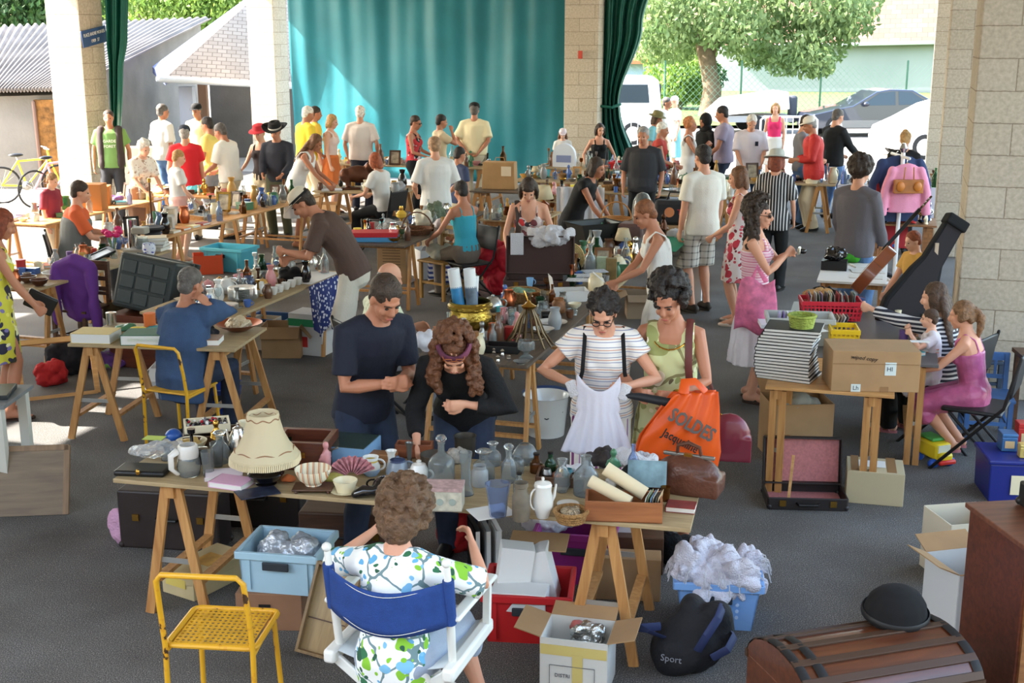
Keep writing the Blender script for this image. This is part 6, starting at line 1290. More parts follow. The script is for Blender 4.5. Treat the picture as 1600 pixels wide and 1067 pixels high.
for i in range(5):
    for j in range(3): mb.lathe([(.011,0),(.011,.004)],10,(-.02+i*.035,0,0))
for j in range(3):
    for i in range(4):
        o=obj('hole',MB().tube([(.0,0,0),(0,.006,0)],.009,10,caps=(0,0)),M('hole_light',(176,200,232),.6),None); o.parent=[c for c in COL.objects if c.name.startswith('laundry_basket')][-1]; o.location=(-.04+i*.045,-.157-.012*j-.004,.08+.04*j)
heap('lace_heap','large heap of fringed white lace in the light blue laundry basket','lace',bk+V((0,0,.14)),.25,.2,.24,M('lavender_lace',(222,219,230),.9,bump=.9,bscale=110),28,30,.0085,.10)
mb=MB(); rr=random.Random(5)
for k in range(60):
    a_=rr.uniform(0,6.28); r0_=.2; p=V((.23*math.cos(a_),.18*math.sin(a_),.29+rr.uniform(-.02,.05))); mb.tube([p,p+V((.03*math.cos(a_),.03*math.sin(a_),-.01)),p+V((.045*math.cos(a_),.045*math.sin(a_),-.06))],.003,4)
o=obj('fringe',mb,LACE); o.location=bk; tag(o,'white knotted fringe hanging over the laundry basket rim','fringe',kind='stuff')
heap('fur_hat','black fur hat behind the light blue laundry basket','hat',g(1068,905)+V((0,.25,0)),.16,.13,.2,M('fur',(14,14,15),1,bump=1,bscale=60),29,9,.013,.04)
for i,(px,py,w_,h_,m_) in enumerate(((965,905,.24,.3,CARDW),(1000,915,.3,.22,WALN),(985,958,.36,.24,CARD))): carton(['pale grey board box behind the trestle legs','dark wooden case under the table end','worn brown cardboard box under the table end, in the shade'][i],g(px,py)+V((0,.22,0)),w_,.14,h_,m_,-6,open_=False)
# rucksack
t=T_('rucksack','dark rucksack with blue straps slumped before the laundry basket','rucksack',g(1085,1060)+V((0,.12,0)),-10); mb=MB(); mb.ell((0,0,.14),(.17,.13,.16)); mb.ell((-.08,-.06,.1),(.12,.11,.11)); mb.ell((.1,.02,.2),(.1,.1,.14)); mb.ell((.0,.06,.27),(.08,.08,.07)); soft(obj('body',mb,M('rucksack_black',(20,20,24),.8,bump=.3),t),.012,3,.05)
for pts in ([(-.13,-.12,.2),(-.2,-.17,.25),(-.25,-.14,.25),(-.24,-.08,.22),(-.15,-.05,.22)],[(.03,-.13,.15),(.07,-.15,.24),(.12,-.1,.31),(.14,.0,.33)],[(.1,-.13,.12),(.17,-.13,.17),(.2,-.05,.2),(.17,.06,.2)]): obj('strap',MB().tube(pts,[(.02,.005)]*len(pts),8),M('strap_blue',(36,46,84),.7),t)
text('Sport',t,M('grey_print',(130,132,140),.6),.045,(-.09,-.175,.12),rot=(80,0,-10))
# yellow chair, director chair
YEL=M('yellow_enamel',(214,160,36),.4,var=.18,vscale=16); 
m,nt,b,tc=nodes('chipped_yellow',.4)
n=N(nt,'ShaderNodeTexNoise',Scale=14.0,Detail=6.0); nt.links.new(tc.outputs['Object'],n.inputs['Vector']); r=ramp(nt,[(0,(216,162,36)),(.60,(210,150,34)),(.64,(70,46,24))],'CONSTANT'); nt.links.new(n.outputs['Fac'],r.inputs['Fac']); nt.links.new(r.outputs['Color'],b.inputs['Base Color']); CHIP=m
p=at(348,985,.44); school_chair('empty yellow metal school chair with perforated seat and chipped paint',(p.x,p.y+.02,0),-6,CHIP,YEL)
t=T_('director_chair','white folding director chair with a blue canvas back','chair',(-.425,4.94,0),-18); WP=M('chair_white',(222,222,216),.5); 
for s in (-1,1):
    obj('back_post',MB().tube([(s*.255,-.2,.44),(s*.26,-.235,.7),(s*.262,-.27,.9)],[.017,.019,.014],10),WP,t); obj('knob',MB().ell((s*.262,-.274,.92),(.021,.021,.02),None,10,8),WP,t)
    obj('seat_rail',MB().bar((s*.265,-.29,.43),(s*.265,.22,.43),.055,.06),WP,t,bevel=.014); obj('armrest',MB().bar((s*.275,-.24,.66),(s*.285,.22,.66),.055,.022),WP,t,bevel=.01); obj('arm_post',MB().bar((s*.275,.17,.43),(s*.28,.17,.66),.03,.03,side=(0,1,0)),WP,t)
    obj('floor_rail',MB().bar((s*.25,-.24,.02),(s*.25,.22,.02),.04,.035),WP,t,bevel=.008)
    for y in (-.23,.16): obj('cross_leg',MB().bar((s*.25,y+.012*s,.41),(-s*.24,y+.012*s,.04),.045,.022,side=(0,1,0)),WP,t,bevel=.006)
for y in (-.25,): obj('brace',MB().bar((-.12,y,.21),(.12,y,.21),.02,.01,side=(0,1,0)),PEW,t); obj('rivet',MB().tube([(0,y-.02,.22),(0,y+.02,.22)],.012,10),PEW,t)
obj('seat_canvas',MB().sheet(lambda u,v:(-.26+.52*u,-.25+.45*v,.455-.05*math.sin(PI*u)),16,6),M('canvas_grey',(190,198,200),.85),t,solid=.004)
NB=M('canvas_blue',(34,66,132),.85,bump=.4,bscale=300,var=.1,vscale=20)
back=obj('back_canvas',MB().sheet(lambda u,v:(-.262+.524*u,-.255-.015*v-.085*math.sin(PI*u)**.8,.64+.20*v-.05*math.sin(PI*u)),28,6),NB,t,smooth=180,solid=.005)
for s in (-1,1): obj('canvas_sleeve',MB().tube([(s*.262,-.232,.64),(s*.264,-.262,.84)],[(.024,.026)]*2,12,caps=(0,0)),NB,t)
for z in (.655,.825): obj('stitching',MB().tube([(-.24+.48*u,-.258-.012*(z-.64)/.2-.09*math.sin(PI*u)**.8-.004,z-.05*math.sin(PI*u)) for u in [i/20 for i in range(21)]],.0016,4),M('thread',(206,206,200),.8),back)
# ================================================================ LOWER CORNERS
WT=wood('trunk_wood',(70,34,18),(100,53,28),5,0,.35,.4); WTD=M('trunk_batten',(66,44,30),.5)
bl=at(1168,1006,.42); dx_=V((math.cos(R(17)),math.sin(R(17)),0)); dy_=V((-dx_.y,dx_.x,0)); tc_=bl+dx_*.40-dy_*.26; t=T_('trunk','domed wooden travel trunk with dark battens','trunk',(tc_.x,tc_.y,0),17)
L_,Dp=.80,.52
obj('chest',MB().box(0,0,0,L_,Dp,.38),WT,t,smooth=0,bevel=.006)
arc=[(Dp/2*math.cos(a),.38+.14*math.sin(a)) for a in [PI*i/16 for i in range(17)]]
mb=MB(); vs=[(x,-y,z) for x in (-L_/2,L_/2) for y,z in arc]; n=17
mb.add(vs,[(i,i+1,n+i+1,n+i) for i in range(16)]+[tuple(range(n))[::-1],tuple(range(n,2*n)),(0,n,2*n-1,16)]); lid=obj('lid',mb,WT,t,smooth=30)
for k in range(7):
    a=PI*(k+.5)/7*.98+.03; y,z=Dp/2*1.01*math.cos(a),.38+.144*math.sin(a); obj('batten',MB().box(0,0,-.006,L_,.036,.012),WTD,lid,smooth=0,bevel=.003,loc=(0,-y,z)).rotation_euler=(-math.atan2(.16*math.cos(a),Dp/2*math.sin(a)) if 0 else math.atan2(.144*math.cos(a),Dp/2*math.sin(a)),0,0)
for x in (-L_/2+.02,-L_/2+.1,L_/2-.02): obj('metal_band',MB().tube([(x,-y*1.02,.38+(z-.38)*1.05) for y,z in arc],[(.022,.004)]*17,6,side=(1,0,0)),IRON,lid)
obj('edge_rail',MB().box(0,Dp/2,.365,L_+.01,.02,.035),WTD,t,smooth=0); obj('edge_rail',MB().box(0,-Dp/2,.365,L_+.01,.02,.035),WTD,t,smooth=0)
hp_=tc_+dx_*.22+dy_*.12
t=T_('felt_hat','rounded black felt hat resting on the domed trunk','hat',(hp_.x,hp_.y,.495),15,rx=8); mb=MB(); mb.ell((0,0,.07),(.135,.125,.11)); mb.ell((0,0,.05),(.145,.135,.06)); soft(obj('crown',mb,M('felt'),t),.01,4,.006); obj('hat_band',MB().tube([(.142*math.cos(a),.132*math.sin(a),.055) for a in [2*PI*k/28 for k in range(28)]],[(.006,.016)]*28,8,closed=True),M('hat_ribbon',(18,18,20),.6),t)
t=T_('cabinet','dark red brown wooden cabinet at the frame corner','cabinet',(2.60,5.36,0),8); obj('carcass',MB().box(0,0,0,.8,.5,.78),MAHO,t,smooth=0,bevel=.004); obj('top_board',MB().box(0,0,.78,.84,.53,.025),wood('cab_top',(92,52,36),(120,72,50),6,0,.4),t,smooth=0,bevel=.004); obj('door',MB().box(.06,-.255,.06,.6,.02,.66),WALN,t,smooth=0,bevel=.004); obj('stile',MB().box(-.34,-.256,.0,.09,.02,.78),OAK,t,smooth=0)
suitcase('black hard case lying on the dark cabinet',(2.68,5.40,.806),.55,.36,.12,M('case_black2',(28,28,30),.5),8)
carton('white cardboard box with open brown flaps behind the dark cabinet',g(1500,985)+V((.05,.1,0)),.3,.3,.34,CARDW,14,(1,1,1,1),inner=CARD,ang=25); carton('pale open carton standing behind the white cardboard box',g(1500,925)+V((.08,.25,0)),.32,.3,.36,M('pale_card',(200,190,170),.8),10,(0,0,0,0))
# wooden panel leaning at the side, small grey table
t=T_('wooden_crate_lid','weathered wooden panel leaning on a low stool at the frame side','panel',at(42,806,0),6,rx=-24); obj('panel',MB().box(0,0,0,.5,.02,.44),wood('weathered',(96,78,56),(126,104,76),5,0),t,smooth=0); mb=MB(); mb.box(-.24,0,0,.035,.03,.44); mb.box(.24,0,0,.035,.03,.44); mb.box(0,0,.41,.5,.03,.035); obj('edging',mb,wood('weathered2',(112,84,52),(140,108,72),5,2),t,smooth=0)
p=at(6,618,.7); t=T_('side_table','small grey table with white square leg at the frame side','table',(p.x-.2,p.y,0),0); obj('table_top',MB().box(0,0,.68,.6,.5,.025),M('grey_top',(110,112,112),.6),t,smooth=0,bevel=.004)
for x in (-.24,.24):
    for y in (-.2,.2): obj('leg',MB().box(x,y,0,.06,.06,.68),M('grey_white_leg',(196,192,180),.7),t,smooth=0)
one('dark_tray',MB().box(0,0,0,.3,.3,.03),M('dark_lacquer',(40,44,46),.3),'flat dark lacquer tray on the small grey table','tray',(p.x-.1,p.y,.706),10,bevel=.006)

t=T_('clutch','black clutch held by the woman in the yellow dress','bag',at_d(62,9.9)); t.location.z=.86; t.rotation_euler=(0,R(30),R(20)); obj('pouch',MB().box(0,0,-.08,.24,.05,.15),BLEA,t,bevel=.015)

def hand_pt(X,k,off=(0,0,0)): return Matrix.Translation(X.t.location)@X.t.rotation_euler.to_matrix().to_4x4()@Matrix.Scale(X.s,4)@(X.arms[k][2]+V(off))
one('paper_slip',MB().box(0,0,0,.1,.002,.13,rx=-50),PAPER,'small white paper held by the woman in the white vest top','paper',hand_pt(VW,1,(0,.11,0)),90,smooth=0)
vessel('glass_jug','clear glass jug held by the man in the beige cap','jug',hand_pt(CM,1,(.0,.1,-.02)),[(.035,0),(.05,.04),(.04,.1),(.045,.13)],GL,18,parts=[('handle',handle(.04,.03,.11,.03,.006,40),None)])
# ================================================================ THE OTHER STALLS
def tz(px,py,dz=0): return at(px,py,.751)+V((0,0,dz))
def xy(x,y): return V((x,y,0))
TABS={}
def row(key,label,a,L,depth,dirv=None,top=None,pos=(.12,.88),**k):
    d=dirv or DV; a=V((a[0],a[1],0)); b=a+d*L
    t,c,ux,uy=trestle(label,a,b,depth,top=top,pos=pos,**k); TABS[key]=(a,ux,uy,L,depth); return t
def on(key,u,v,dz=0):
    """u along the table from its first corner, v across, both 0-1"""
    a,ux,uy,L,d=TABS[key]; p=a+ux*(L*u)+uy*(d*v); return V((p.x,p.y,.751+dz))
DK=wood('dark_board',(70,58,48),(98,82,66),6,0)
row('pot',"trestle table with the brass pot and plates beyond the bending woman",tz(824,572),2.35,.84,top=DK,spread=.3)
a_=TABS['pot'][0]+DV*2.42
row('green',"trestle table with a green cloth corner beside the white vest top",a_,3.6,.84,top=PLY)
row('dish',"trestle table stacked with crockery before the man in the beige cap",tz(362,497),2.15,.85,top=PLY)
row('book',"trestle table with thick books next to the man in denim",tz(105,537),1.28,.72,dirv=(tz(365,546)-tz(105,537)).normalized(),top=PLY,legs=PINEZ,spread=.34)
row('stall',"trestle table with flower vase and coffee machine by the purple jacket",(-4.25,10.95),2.2,.8,top=PLY)
row('sunny',"sunlit trestle table with the shallow glazed frame in front of the seated profile",(-3.95,13.7),4.3,.8,top=PINE,spread=.32)
row('game',"trestle table with red and blue game boxes beside the turquoise camisole",(-1.16,13.3),2.9,.85,top=DK)
row('bust',"trestle table with the dark bronze animal before the white dress",tz(487,298),1.35,.8,dirv=RV,top=PLY)
row('far',"long trestle table with red boxes under the beige block pillar",(.35,21.6),3.1,.8,dirv=RV)
row('farther',"trestle table of bric a brac in front of the teal curtain",(-3.4,22.3),3.4,.8,dirv=RV)
row('midfar',"trestle table of small wares behind the fringe haired woman",(.98,16.9),1.0,.8,dirv=DV)
row('aisle','trestle table packed with wares between the paper bag and the red trays',(1.1,18.1),2.2,.8,dirv=RV)
row('yard',"trestle table of oddments between the lavender T-shirt and the hooded robe",(3.0,19.55),2.0,.75,dirv=RV)
row('wine',"white covered trestle table by the black jacket",(4.95,19.0),1.9,.75,dirv=RV,top=M('white_cover',(226,224,220),.8))
row('edge',"sunlit pine trestle table in front of the boy in maroon",(-5.6,14.9),2.6,.8,top=PINE)
row('lit',"sunlit trestle table at the foot of the green T-shirted man",(-5.6,17.9),1.9,.75,dirv=RV,top=PINE)
# ---- pot table
t=T_('brass_pot','big hammered brass pot holding rolled posters','pot',tz(735,520)); BH=M('brass_hammered',(168,140,62),.28,1,bump=.35,bscale=40)
obj('body',hollow([(.07,0),(.13,.03),(.165,.09),(.165,.14),(.15,.175),(.15,.19),(.172,.2),(.172,.222),(.158,.235),(.158,.25)],36,.006),BH,t)
for i,(x,y,lx,ly,h_,c_) in enumerate(((-.055,-.02,-.07,.0,.50,(46,112,156)),(.03,-.03,-.035,.02,.50,(96,110,124)),(.0,.06,.02,.06,.42,(50,90,140)))):
    b0=V((x,y,.02)); tp_=V((x+lx,y+ly,h_)); o=T_('poster_roll',['blue rolled poster standing in the brass pot','grey and blue rolled poster leaning over the brass pot rim','short dark rolled poster at the rear of the brass pot'.replace('rear','far side')][i],'poster',t.location)
    mb=MB(); mb.tube([b0,tp_],.045,20,caps=(0,0)); obj('sleeve',MB().tube([b0,b0.lerp(tp_,.72)],.046,20,caps=(0,0)),M('poster_%d'%i,c_,.35,var=.5,vscale=9),o); mb=MB(); mb.lathe([(.045,0),(.043,0)],20,cap=False)
    q=(tp_-b0).to_track_quat('Z','Y').to_matrix().to_4x4(); m2=MB(); m2.M=Matrix.Translation(b0.lerp(tp_,.7))@q; m2.lathe([(.046,0),(.046,(tp_-b0).length*.3),(.042,(tp_-b0).length*.3),(.042,.0)],20,cap=False); obj('tube_end',m2,M('poster_white',(214,216,216),.5),o)
lidded('silver_pot','round dented aluminium pot behind the brass pot','pot',tz(770,490),.085,.15,M('aluminium',(178,178,174),.3,.9),spout=False,ang=200,neck=.6)
# chandelier frame
t=T_('chandelier','brass lamp frame with drooping glass arms standing on the table','chandelier',tz(826,538)); obj('crown',MB().lathe([(.02,.26),(.05,.275),(.055,.29),(.02,.31),(.008,.33)],18),BRASS,t); obj('stem',MB().tube([(0,0,.3),(-.02,.0,.36),(-.035,0,.40)],.006,8),BRASS,t)
for k in range(14): 
    a=2*PI*k/14; obj('glass_arm',MB().tube([(.03*math.cos(a),.03*math.sin(a),.27),(.07*math.cos(a),.07*math.sin(a),.2),(.11*math.cos(a),.11*math.sin(a),.1),(.18*math.cos(a),.18*math.sin(a),.0)],[.007,.008,.009,.006],6),M('smoked_brass',(110,92,66),.25,.7),t)
obj('shade_ring',MB().tube([(.13*math.cos(a),.13*math.sin(a),.06) for a in [2*PI*k/24 for k in range(24)]],.006,6,closed=True),M('smoked_brass'),t)
plate('large white dinner plate at the table side',tz(862,506),.125); plate('smaller white soup plate overlapping the dinner plate',tz(848,521,.012),.09,h=.03)
vessel('glass_goblet','stout glass goblet on a foot at the table corner','goblet',tz(822,560),[(.045,0),(.05,.01),(.02,.03),(.02,.045),(.06,.07),(.062,.11),(.055,.13)],GLR)
plate('oval glass dish at the very corner of the pot table',tz(815,568),.06,GL,name='glass_dish')
for i,(px,py,h_) in enumerate(((785,556,.05),(795,562,.035),(772,552,.04),(778,566,.05),(805,552,.045))): vessel('cruet',['tall','flat','squat','slim','round'][i]+' silver salt cellar by the black box','cruet',tz(px,py),[(.014,0),(.016,.01),(.009,h_*.5),(.015,h_*.8),(.004,h_)],SILV,14)
t=tray_box('black case lined in red beside the brass pot',tz(785,548),.26,.16,.05,BLEA,-12,inner=M('red_velvet',(130,24,40),.9),name='open_case')
heap('white_cloth','crumpled white napkin behind the black lined case','cloth',tz(760,530),.09,.06,.06,LACE,41,7,.01,.03); heap('plastic_bag','crumpled white plastic bag on the table corner by the bald man','bag',tz(668,548),.08,.07,.16,M('white_film'),42,8,.011,.04)
for i,(px,py,r_,h_,m_,lb) in enumerate(((848,490,.05,.1,GL,'glass storage jar with brown contents'),(873,488,.055,.12,M('nutty',(130,84,48),.6,var=.4,vscale=30),'brown ribbed honey jar'),(838,478,.045,.11,GLA,'amber glass jar with white lid'),(893,492,.05,.05,GL,'low glass bowl with handles'))): vessel('jar',lb+' in the row beyond the plates','jar',tz(px,py),[(r_*.9,0),(r_,.02),(r_,h_*.7),(r_*.75,h_*.85),(r_*.8,h_)],m_,20)
basket('flat brown wicker basket with green scraps beyond the silver pot',tz(815,470),.15,.09); heap('scrap_heap','green and white scraps in the flat brown wicker basket','cloth',tz(815,470,.03),.12,.12,.08,M('green_scrap',(110,140,116),.9,var=.6,vscale=20),44,9,.012,.03)
cup('pale blue plastic beaker standing in the wicker basket',tz(828,452,.02),.033,.085,M('sky_blue_plastic',(130,176,214),.4))
t=carton('white box with a raised lid flap beyond the glass jars',tz(890,468),.3,.2,.09,CARDW,8,(0,0,0,80)); 
for i in range(3): paperz(['folded newspaper','open newspaper sheet','newspaper bundle'][i]+' lying on the white box',tz(905+12*i,455-6*i,.1+.006*i),.22,.15,M('newsprint_%d'%i,(196-10*i,200-8*i,206-6*i),.8,var=.25,vscale=60),12*i-10,'newspaper',.006)
t=bottle('plastic water bottle with blue cap and label',tz(845,435),.2,.035,M('water_bottle',(190,214,230),.1,trans=.7,ior=1.2),.4,name='water_bottle',cap=M('cap_blue',(40,60,170),.4)); obj('label_band',MB().lathe([(.036,.05),(.036,.1)],18),M('label_blue',(120,160,210),.5),t)
# suitcase standing open, draped in lace
sp_=tz(843,452)+V((0,.2,0))
t=suitcase('open brown suitcase draped with white lace',sp_,.62,.34,.12,M('suitcase_brown',(66,44,38),.6,var=.2),-4,open_=106,inner=M('case_lining',(60,40,36),.8))
heap('lace_cloth','white crochet lace draped over the open brown suitcase lid','lace',sp_+V((.12,.26,.33)),.26,.08,.17,LACE,45,22,.0095,.055,FINE); one('lace_napkin',MB().box(0,0,-.16,.12,.03,.2),LACE,'white napkin hanging over the suitcase lid edge','napkin',sp_+V((-.2,.225,.40)),0,smooth=0,bevel=.004)
mb=MB()
for k in range(9): mb.tube([((.018+.016*k)*math.cos(a),.004*math.sin(3*a),(.018+.016*k)*math.sin(a)) for a in [2*PI*i/28 for i in range(28)]],.0095,6,closed=True)
one('straw_mat',mb,M('straw',(196,170,116),.85,var=.2,vscale=50),'round coiled straw mat propped in front of the lace','mat',tz(888,428)+V((0,.02,.15)),-6)
for i,(px,c_,nm) in enumerate(((922,(110,120,104),'grey green'),(940,(160,176,150),'pale green'),(955,(130,110,70),'old gold'))): one('tin_box',MB().box(0,0,0,.1,.08,.2),M('tin_%d'%i,c_,.45,.4,var=.2,vscale=18),nm+' tall tin beside the straw mat','tin',tz(px,432+i*2),-8,smooth=0,bevel=.006)
bottle('green glass demijohn behind the tall tins',tz(932,412),.26,.07,GLG,.3); tumbler('plain glass jar with handle next to the pale green tin',tz(948,428),.045,.15)
for i,(px,c_) in enumerate(((896,(206,110,60)),(906,(70,140,190)))): one('small_box',MB().box(0,0,0,.05,.04,.1),col(c_),['orange','blue'][i]+' packet standing under the straw mat','packet',tz(px,440),5,smooth=0)
# metal trough and brown trunk
p=on('green',.72,.86)
t=T_('metal_trough','long dark metal trough with a dull rim','trough',p,-17); mb=MB(); obj('tub',hollow([(.2,0),(.33,.26),(.35,.27)],4,.008),M('dull_metal',(66,68,66),.45,.6),t,smooth=0); t.rotation_euler=(0,0,R(28)); t.scale=(1.1,.8,1)
one('leather_case',MB().box(0,0,0,.3,.3,.27,top=.9),M('maroon_leather',(92,66,62),.45,var=.2),'brown leather case standing by the metal trough','case',on('green',.74,.38),-17,bevel=.03)
mb=MB(); a0,ux,uy,L,dp=TABS['green']
o=one('green_cloth',MB().sheet(lambda u,v:(-.6+1.2*u,-.3+.34*min(v,.5)*2*1.2 if v<.5 else .11, .0),6,6),M('green_felt',(44,140,104),.9),'bright green table cloth at the table side by the white vest top','tablecloth',on('green',.86,.14)+V((0,0,.004)),73,smooth=0,solid=.004)
t=T_('glass_dome','tall glass dome with a blue base on the green table','dome',on('green',.93,.42),0); obj('dome',hollow([(.11,.05),(.115,.3),(.1,.42),(.06,.49),(.01,.51)],24,.004),GL,t); obj('base',MB().lathe([(.12,0),(.125,.05)],24),M('dome_blue',(96,160,200),.4),t)
basket('tan wicker hamper with a hoop handle beyond the metal trough',on('green',.94,.78),.17,.2,hoop=True,mat=M('tan_wicker',(196,140,84),.8,bump=.6,bscale=80))
# ---- red bag, chairs, turquoise area
heap('red_bag','big red and pink fabric bag slumped on the floor','bag',at(785,465,0)+V((0,.3,0)),.26,.3,.62,M('red_nylon',(190,26,48),.6,var=.25,vscale=5),51,10,.018,.05)
def slat_chair(label,p,rz,mat,h=.85,w=.42,sh=.45,name='wooden_chair',slats=3,vertical=False):
    t=T_(name,label,'chair',p,rz); obj('seat',MB().box(0,0,sh-.025,w,w*.95,.025),mat,t,smooth=0,bevel=.006)
    for s in (-1,1):
        obj('leg',MB().box(s*w*.42,w*.4,0,.035,.035,sh-.02),mat,t,smooth=0); obj('back_post',MB().bar((s*w*.42,-w*.44,0),(s*w*.42,-w*.5,h),.035,.035,side=(0,1,0)),mat,t,smooth=0); obj('side_stretcher',MB().box(s*w*.42,0,sh*.35,.022,w*.8,.025),mat,t,smooth=0)
    obj('top_rail',MB().box(0,-w*.5,h-.06,w*.84,.024,.06),mat,t,smooth=0); obj('stretcher',MB().box(0,w*.4,sh*.4,w*.8,.02,.025),mat,t,smooth=0)
    obj('lower_rail',MB().box(0,-w*.48,sh+.08,w*.84,.02,.03),mat,t,smooth=0)
    for i in range(slats):
        if vertical: obj('slat',MB().box((i-(slats-1)/2)*w*.2,-w*.49,sh+.1,.02,.014,h-sh-.15),mat,t,smooth=0)
        else: obj('slat',MB().box(0,-w*.49,sh+.12+i*.1,w*.84,.014,.04),mat,t,smooth=0)
    return t
OCH=wood('ochre_wood',(124,90,36),(158,118,52),6,2)
slat_chair('ochre wooden folding chair with its seat heaped with paper',at(690,470,0)+V((0,.2,0)),140,OCH,.9); heap('paper_heap','grey paper bags heaped on the ochre wooden chair','paper',at(690,470,0)+V((0,.2,.45)),.17,.15,.16,M('grey_paper',(166,164,150),.8),52,8,.014,.04)
folding_chair('black folding chair beneath the turquoise camisole',(-.5,14.02,0),-235,IRON,M('black_vinyl',(30,30,32),.5)); folding_chair('black folding chair beneath the balding man',(-1.03,9.32,0),-60,IRON,M('black_vinyl')); folding_chair('black folding chair beneath the girl in pink',(3.24,8.36,0),-300,IRON,M('black_vinyl')); folding_chair('black folding chair beneath the striped woman',(3.2,8.9,0),-312,IRON,M('black_vinyl')); folding_chair('dark chair beneath the auburn haired seated woman',(-1.82,17.55,0),-300,IRON,M('black_vinyl')); folding_chair('chair beneath the man in the grey waistcoat',(-4.85,13.65,0),-72,IRON,M('black_vinyl')); folding_chair('chair beneath the woman in the black vest top',(1.62,23.45,0),-178,IRON,M('black_vinyl'))
school_chair('yellow metal school chair under the man in denim',(-2.44,8.86,0),-22,CHIP,YEL,perf=False)
folding_chair('empty dark folding chair standing beyond the balding man',(-.62,9.75,0),100,IRON,M('black_vinyl'))
# ---- dish table
def lace_hang(u,v):
    q=on('dish',.62+.42*u,0); return (q.x+.03+.03*math.sin(u*22)*v+.03*v, q.y, q.z+.004-.5*v*(.8+.2*abs(math.sin(u*9)))) 
m,nt,b,tc=nodes('blue_lace',.9); n=N(nt,'ShaderNodeTexVoronoi',Scale=26.0); nt.links.new(tc.outputs['Object'],n.inputs['Vector']); r=ramp(nt,[(0,(214,216,226)),(.34,(38,52,112)),(1,(30,40,96))],'CONSTANT'); nt.links.new(n.outputs['Distance'],r.inputs['Fac']); nt.links.new(r.outputs['Color'],b.inputs['Base Color'])
o=one('lace_cloth',MB().sheet(lace_hang,40,14),m,'blue and white patterned cloth hanging over the crockery table side','tablecloth',(0,0,0),smooth=180,solid=.004)
one('white_cloth',MB().box(0,0,0,.62,.5,.004),M('white_cover'),'white cloth spread on the crockery table under the black hat','tablecloth',on('dish',.82,.3),73,smooth=0)
for i in range(9): plate(['top','second','third','fourth','fifth','sixth','seventh','eighth','lowest'][i]+' white dinner plate of the stack on the crockery table',on('dish',.3,.3,.1-.012*i),.125,h=.016)
for i in range(4): plate(['top','second','third','lowest'][i]+' side plate in the small stack near the crockery table end',on('dish',.12,.22,.036-.012*i),.095,h=.016)
heap('felt_hat','black felt hat lying by the blue and white cloth','hat',on('dish',.72,.3),.13,.12,.13,M('felt'),61,6,.012,.01); lidded('teapot','white china teapot with a tall lid on the crockery table','pot',on('dish',.4,.62),.075,.15,CHINA,ang=160); 
for i in range(5): cup(['first','second','third','fourth','fifth'][i]+' white coffee cup along the crockery table edge',on('dish',.44+.055*i,.14),.04,.065,ang=i*70)
one('pie_tin',MB().lathe([(.05,0),(.06,.03),(.03,.05)],20),M('ochre_lid',(190,150,96),.5),'wooden lidded jar standing on the black felt hat side','jar',on('dish',.78,.6))
# ---- book table
for i,(u,v,w,d,h,c_,nm,dz) in enumerate(((.13,.18,.3,.22,.075,(206,182,116),'thick cream bound album at the table corner',0),(.44,.2,.34,.24,.075,(30,92,66),'thick dark green book lying flat beside the cream album',0),(.5,.42,.32,.22,.055,(60,140,130),'teal and white book behind the dark green one',0),(.78,.22,.24,.18,.045,(150,110,84),'brown book close to the denim sleeve',0),(.5,.7,.2,.16,.03,(206,200,200),'pale paperback beyond the teal book',0),(.52,.7,.2,.15,.03,(160,140,130),'grey paperback on the pale paperback',.03))): book(nm,on('book',u,v,dz),w,d,h,col(c_),-6+7*i%15)
text('GRAND ATLAS',[o for o in COL.objects if o.get('label','').startswith('thick dark green')][0],M('cream_print',(206,214,190),.6),.036,(0,-.1215,.04),rot=(90,0,0))
vessel('scalloped_bowl','wide copper scalloped dish on the book table','bowl',on('book',.86,.8),[(.06,0),(.1,.02),(.17,.06),(.18,.065)],COPP,32,mod=lambda w,z:1+.05*abs(math.sin(8*w))*(z>.03)); heap('trinket_pile','white and gold trinkets piled in the copper dish','trinkets',on('book',.86,.8,.02),.12,.12,.07,M('trinket',(206,190,160),.4,.3,bump=1),63,9,.01,.03)
heap('black_cloth','black velvet cloth bunched beside the copper dish','cloth',on('book',.72,.5),.12,.1,.09,M('velvet',(28,26,30),.95),64,8,.012,.03)
# ---- stall by the purple jacket
BP=M('black_plastic',(40,48,48),.5); t=thing('plastic_crate','large black ribbed plastic crate tipped on its side on a chest','crate',(-3.33,11.15,.5),-20,rx=-14,ry=7); obj('tub',MB().box(0,0,0,.6,.3,.5),BP,t,smooth=0,bevel=.03)
obj('rim',MB().box(0,.2,-.012,.64,.05,.524),BP,t,smooth=0,bevel=.01); obj('rim',MB().box(0,.13,-.008,.62,.03,.516),BP,t,smooth=0,bevel=.006)
for i in range(3):
    for j in range(3): obj('rib_square',MB().box((i-1)*.17,-.154,.05+.14*j,.145,.016,.115),M('black_plastic2',(54,62,62),.45),t,smooth=0,bevel=.006)
one('storage_chest',MB().box(0,0,0,.62,.42,.49),MAHO,'dark chest beneath the tipped black crate','chest',(-3.33,11.2,0),-20,smooth=0,bevel=.006)
t=slat_chair('dark chair carrying the purple jacket',at(118,560,0)+V((0,.25,0)),160,WALN,.86); mb=MB(); mb.tube([(-.17,0,.8),(0,0,.86),(.17,0,.8)],[.06,.075,.06],10); mb.tube([(0,0,.84),(0,.02,.6),(.0,.05,.34)],[(.17,.06),(.19,.07),(.16,.06)],14,side=(1,0,0)); mb.tube([(-.17,0,.8),(-.22,-.05,.55),(-.15,-.09,.3)],[.06,.055,.05],10); mb.tube([(.17,0,.8),(.22,-.06,.55),(.26,-.08,.28)],[.06,.055,.045],10)
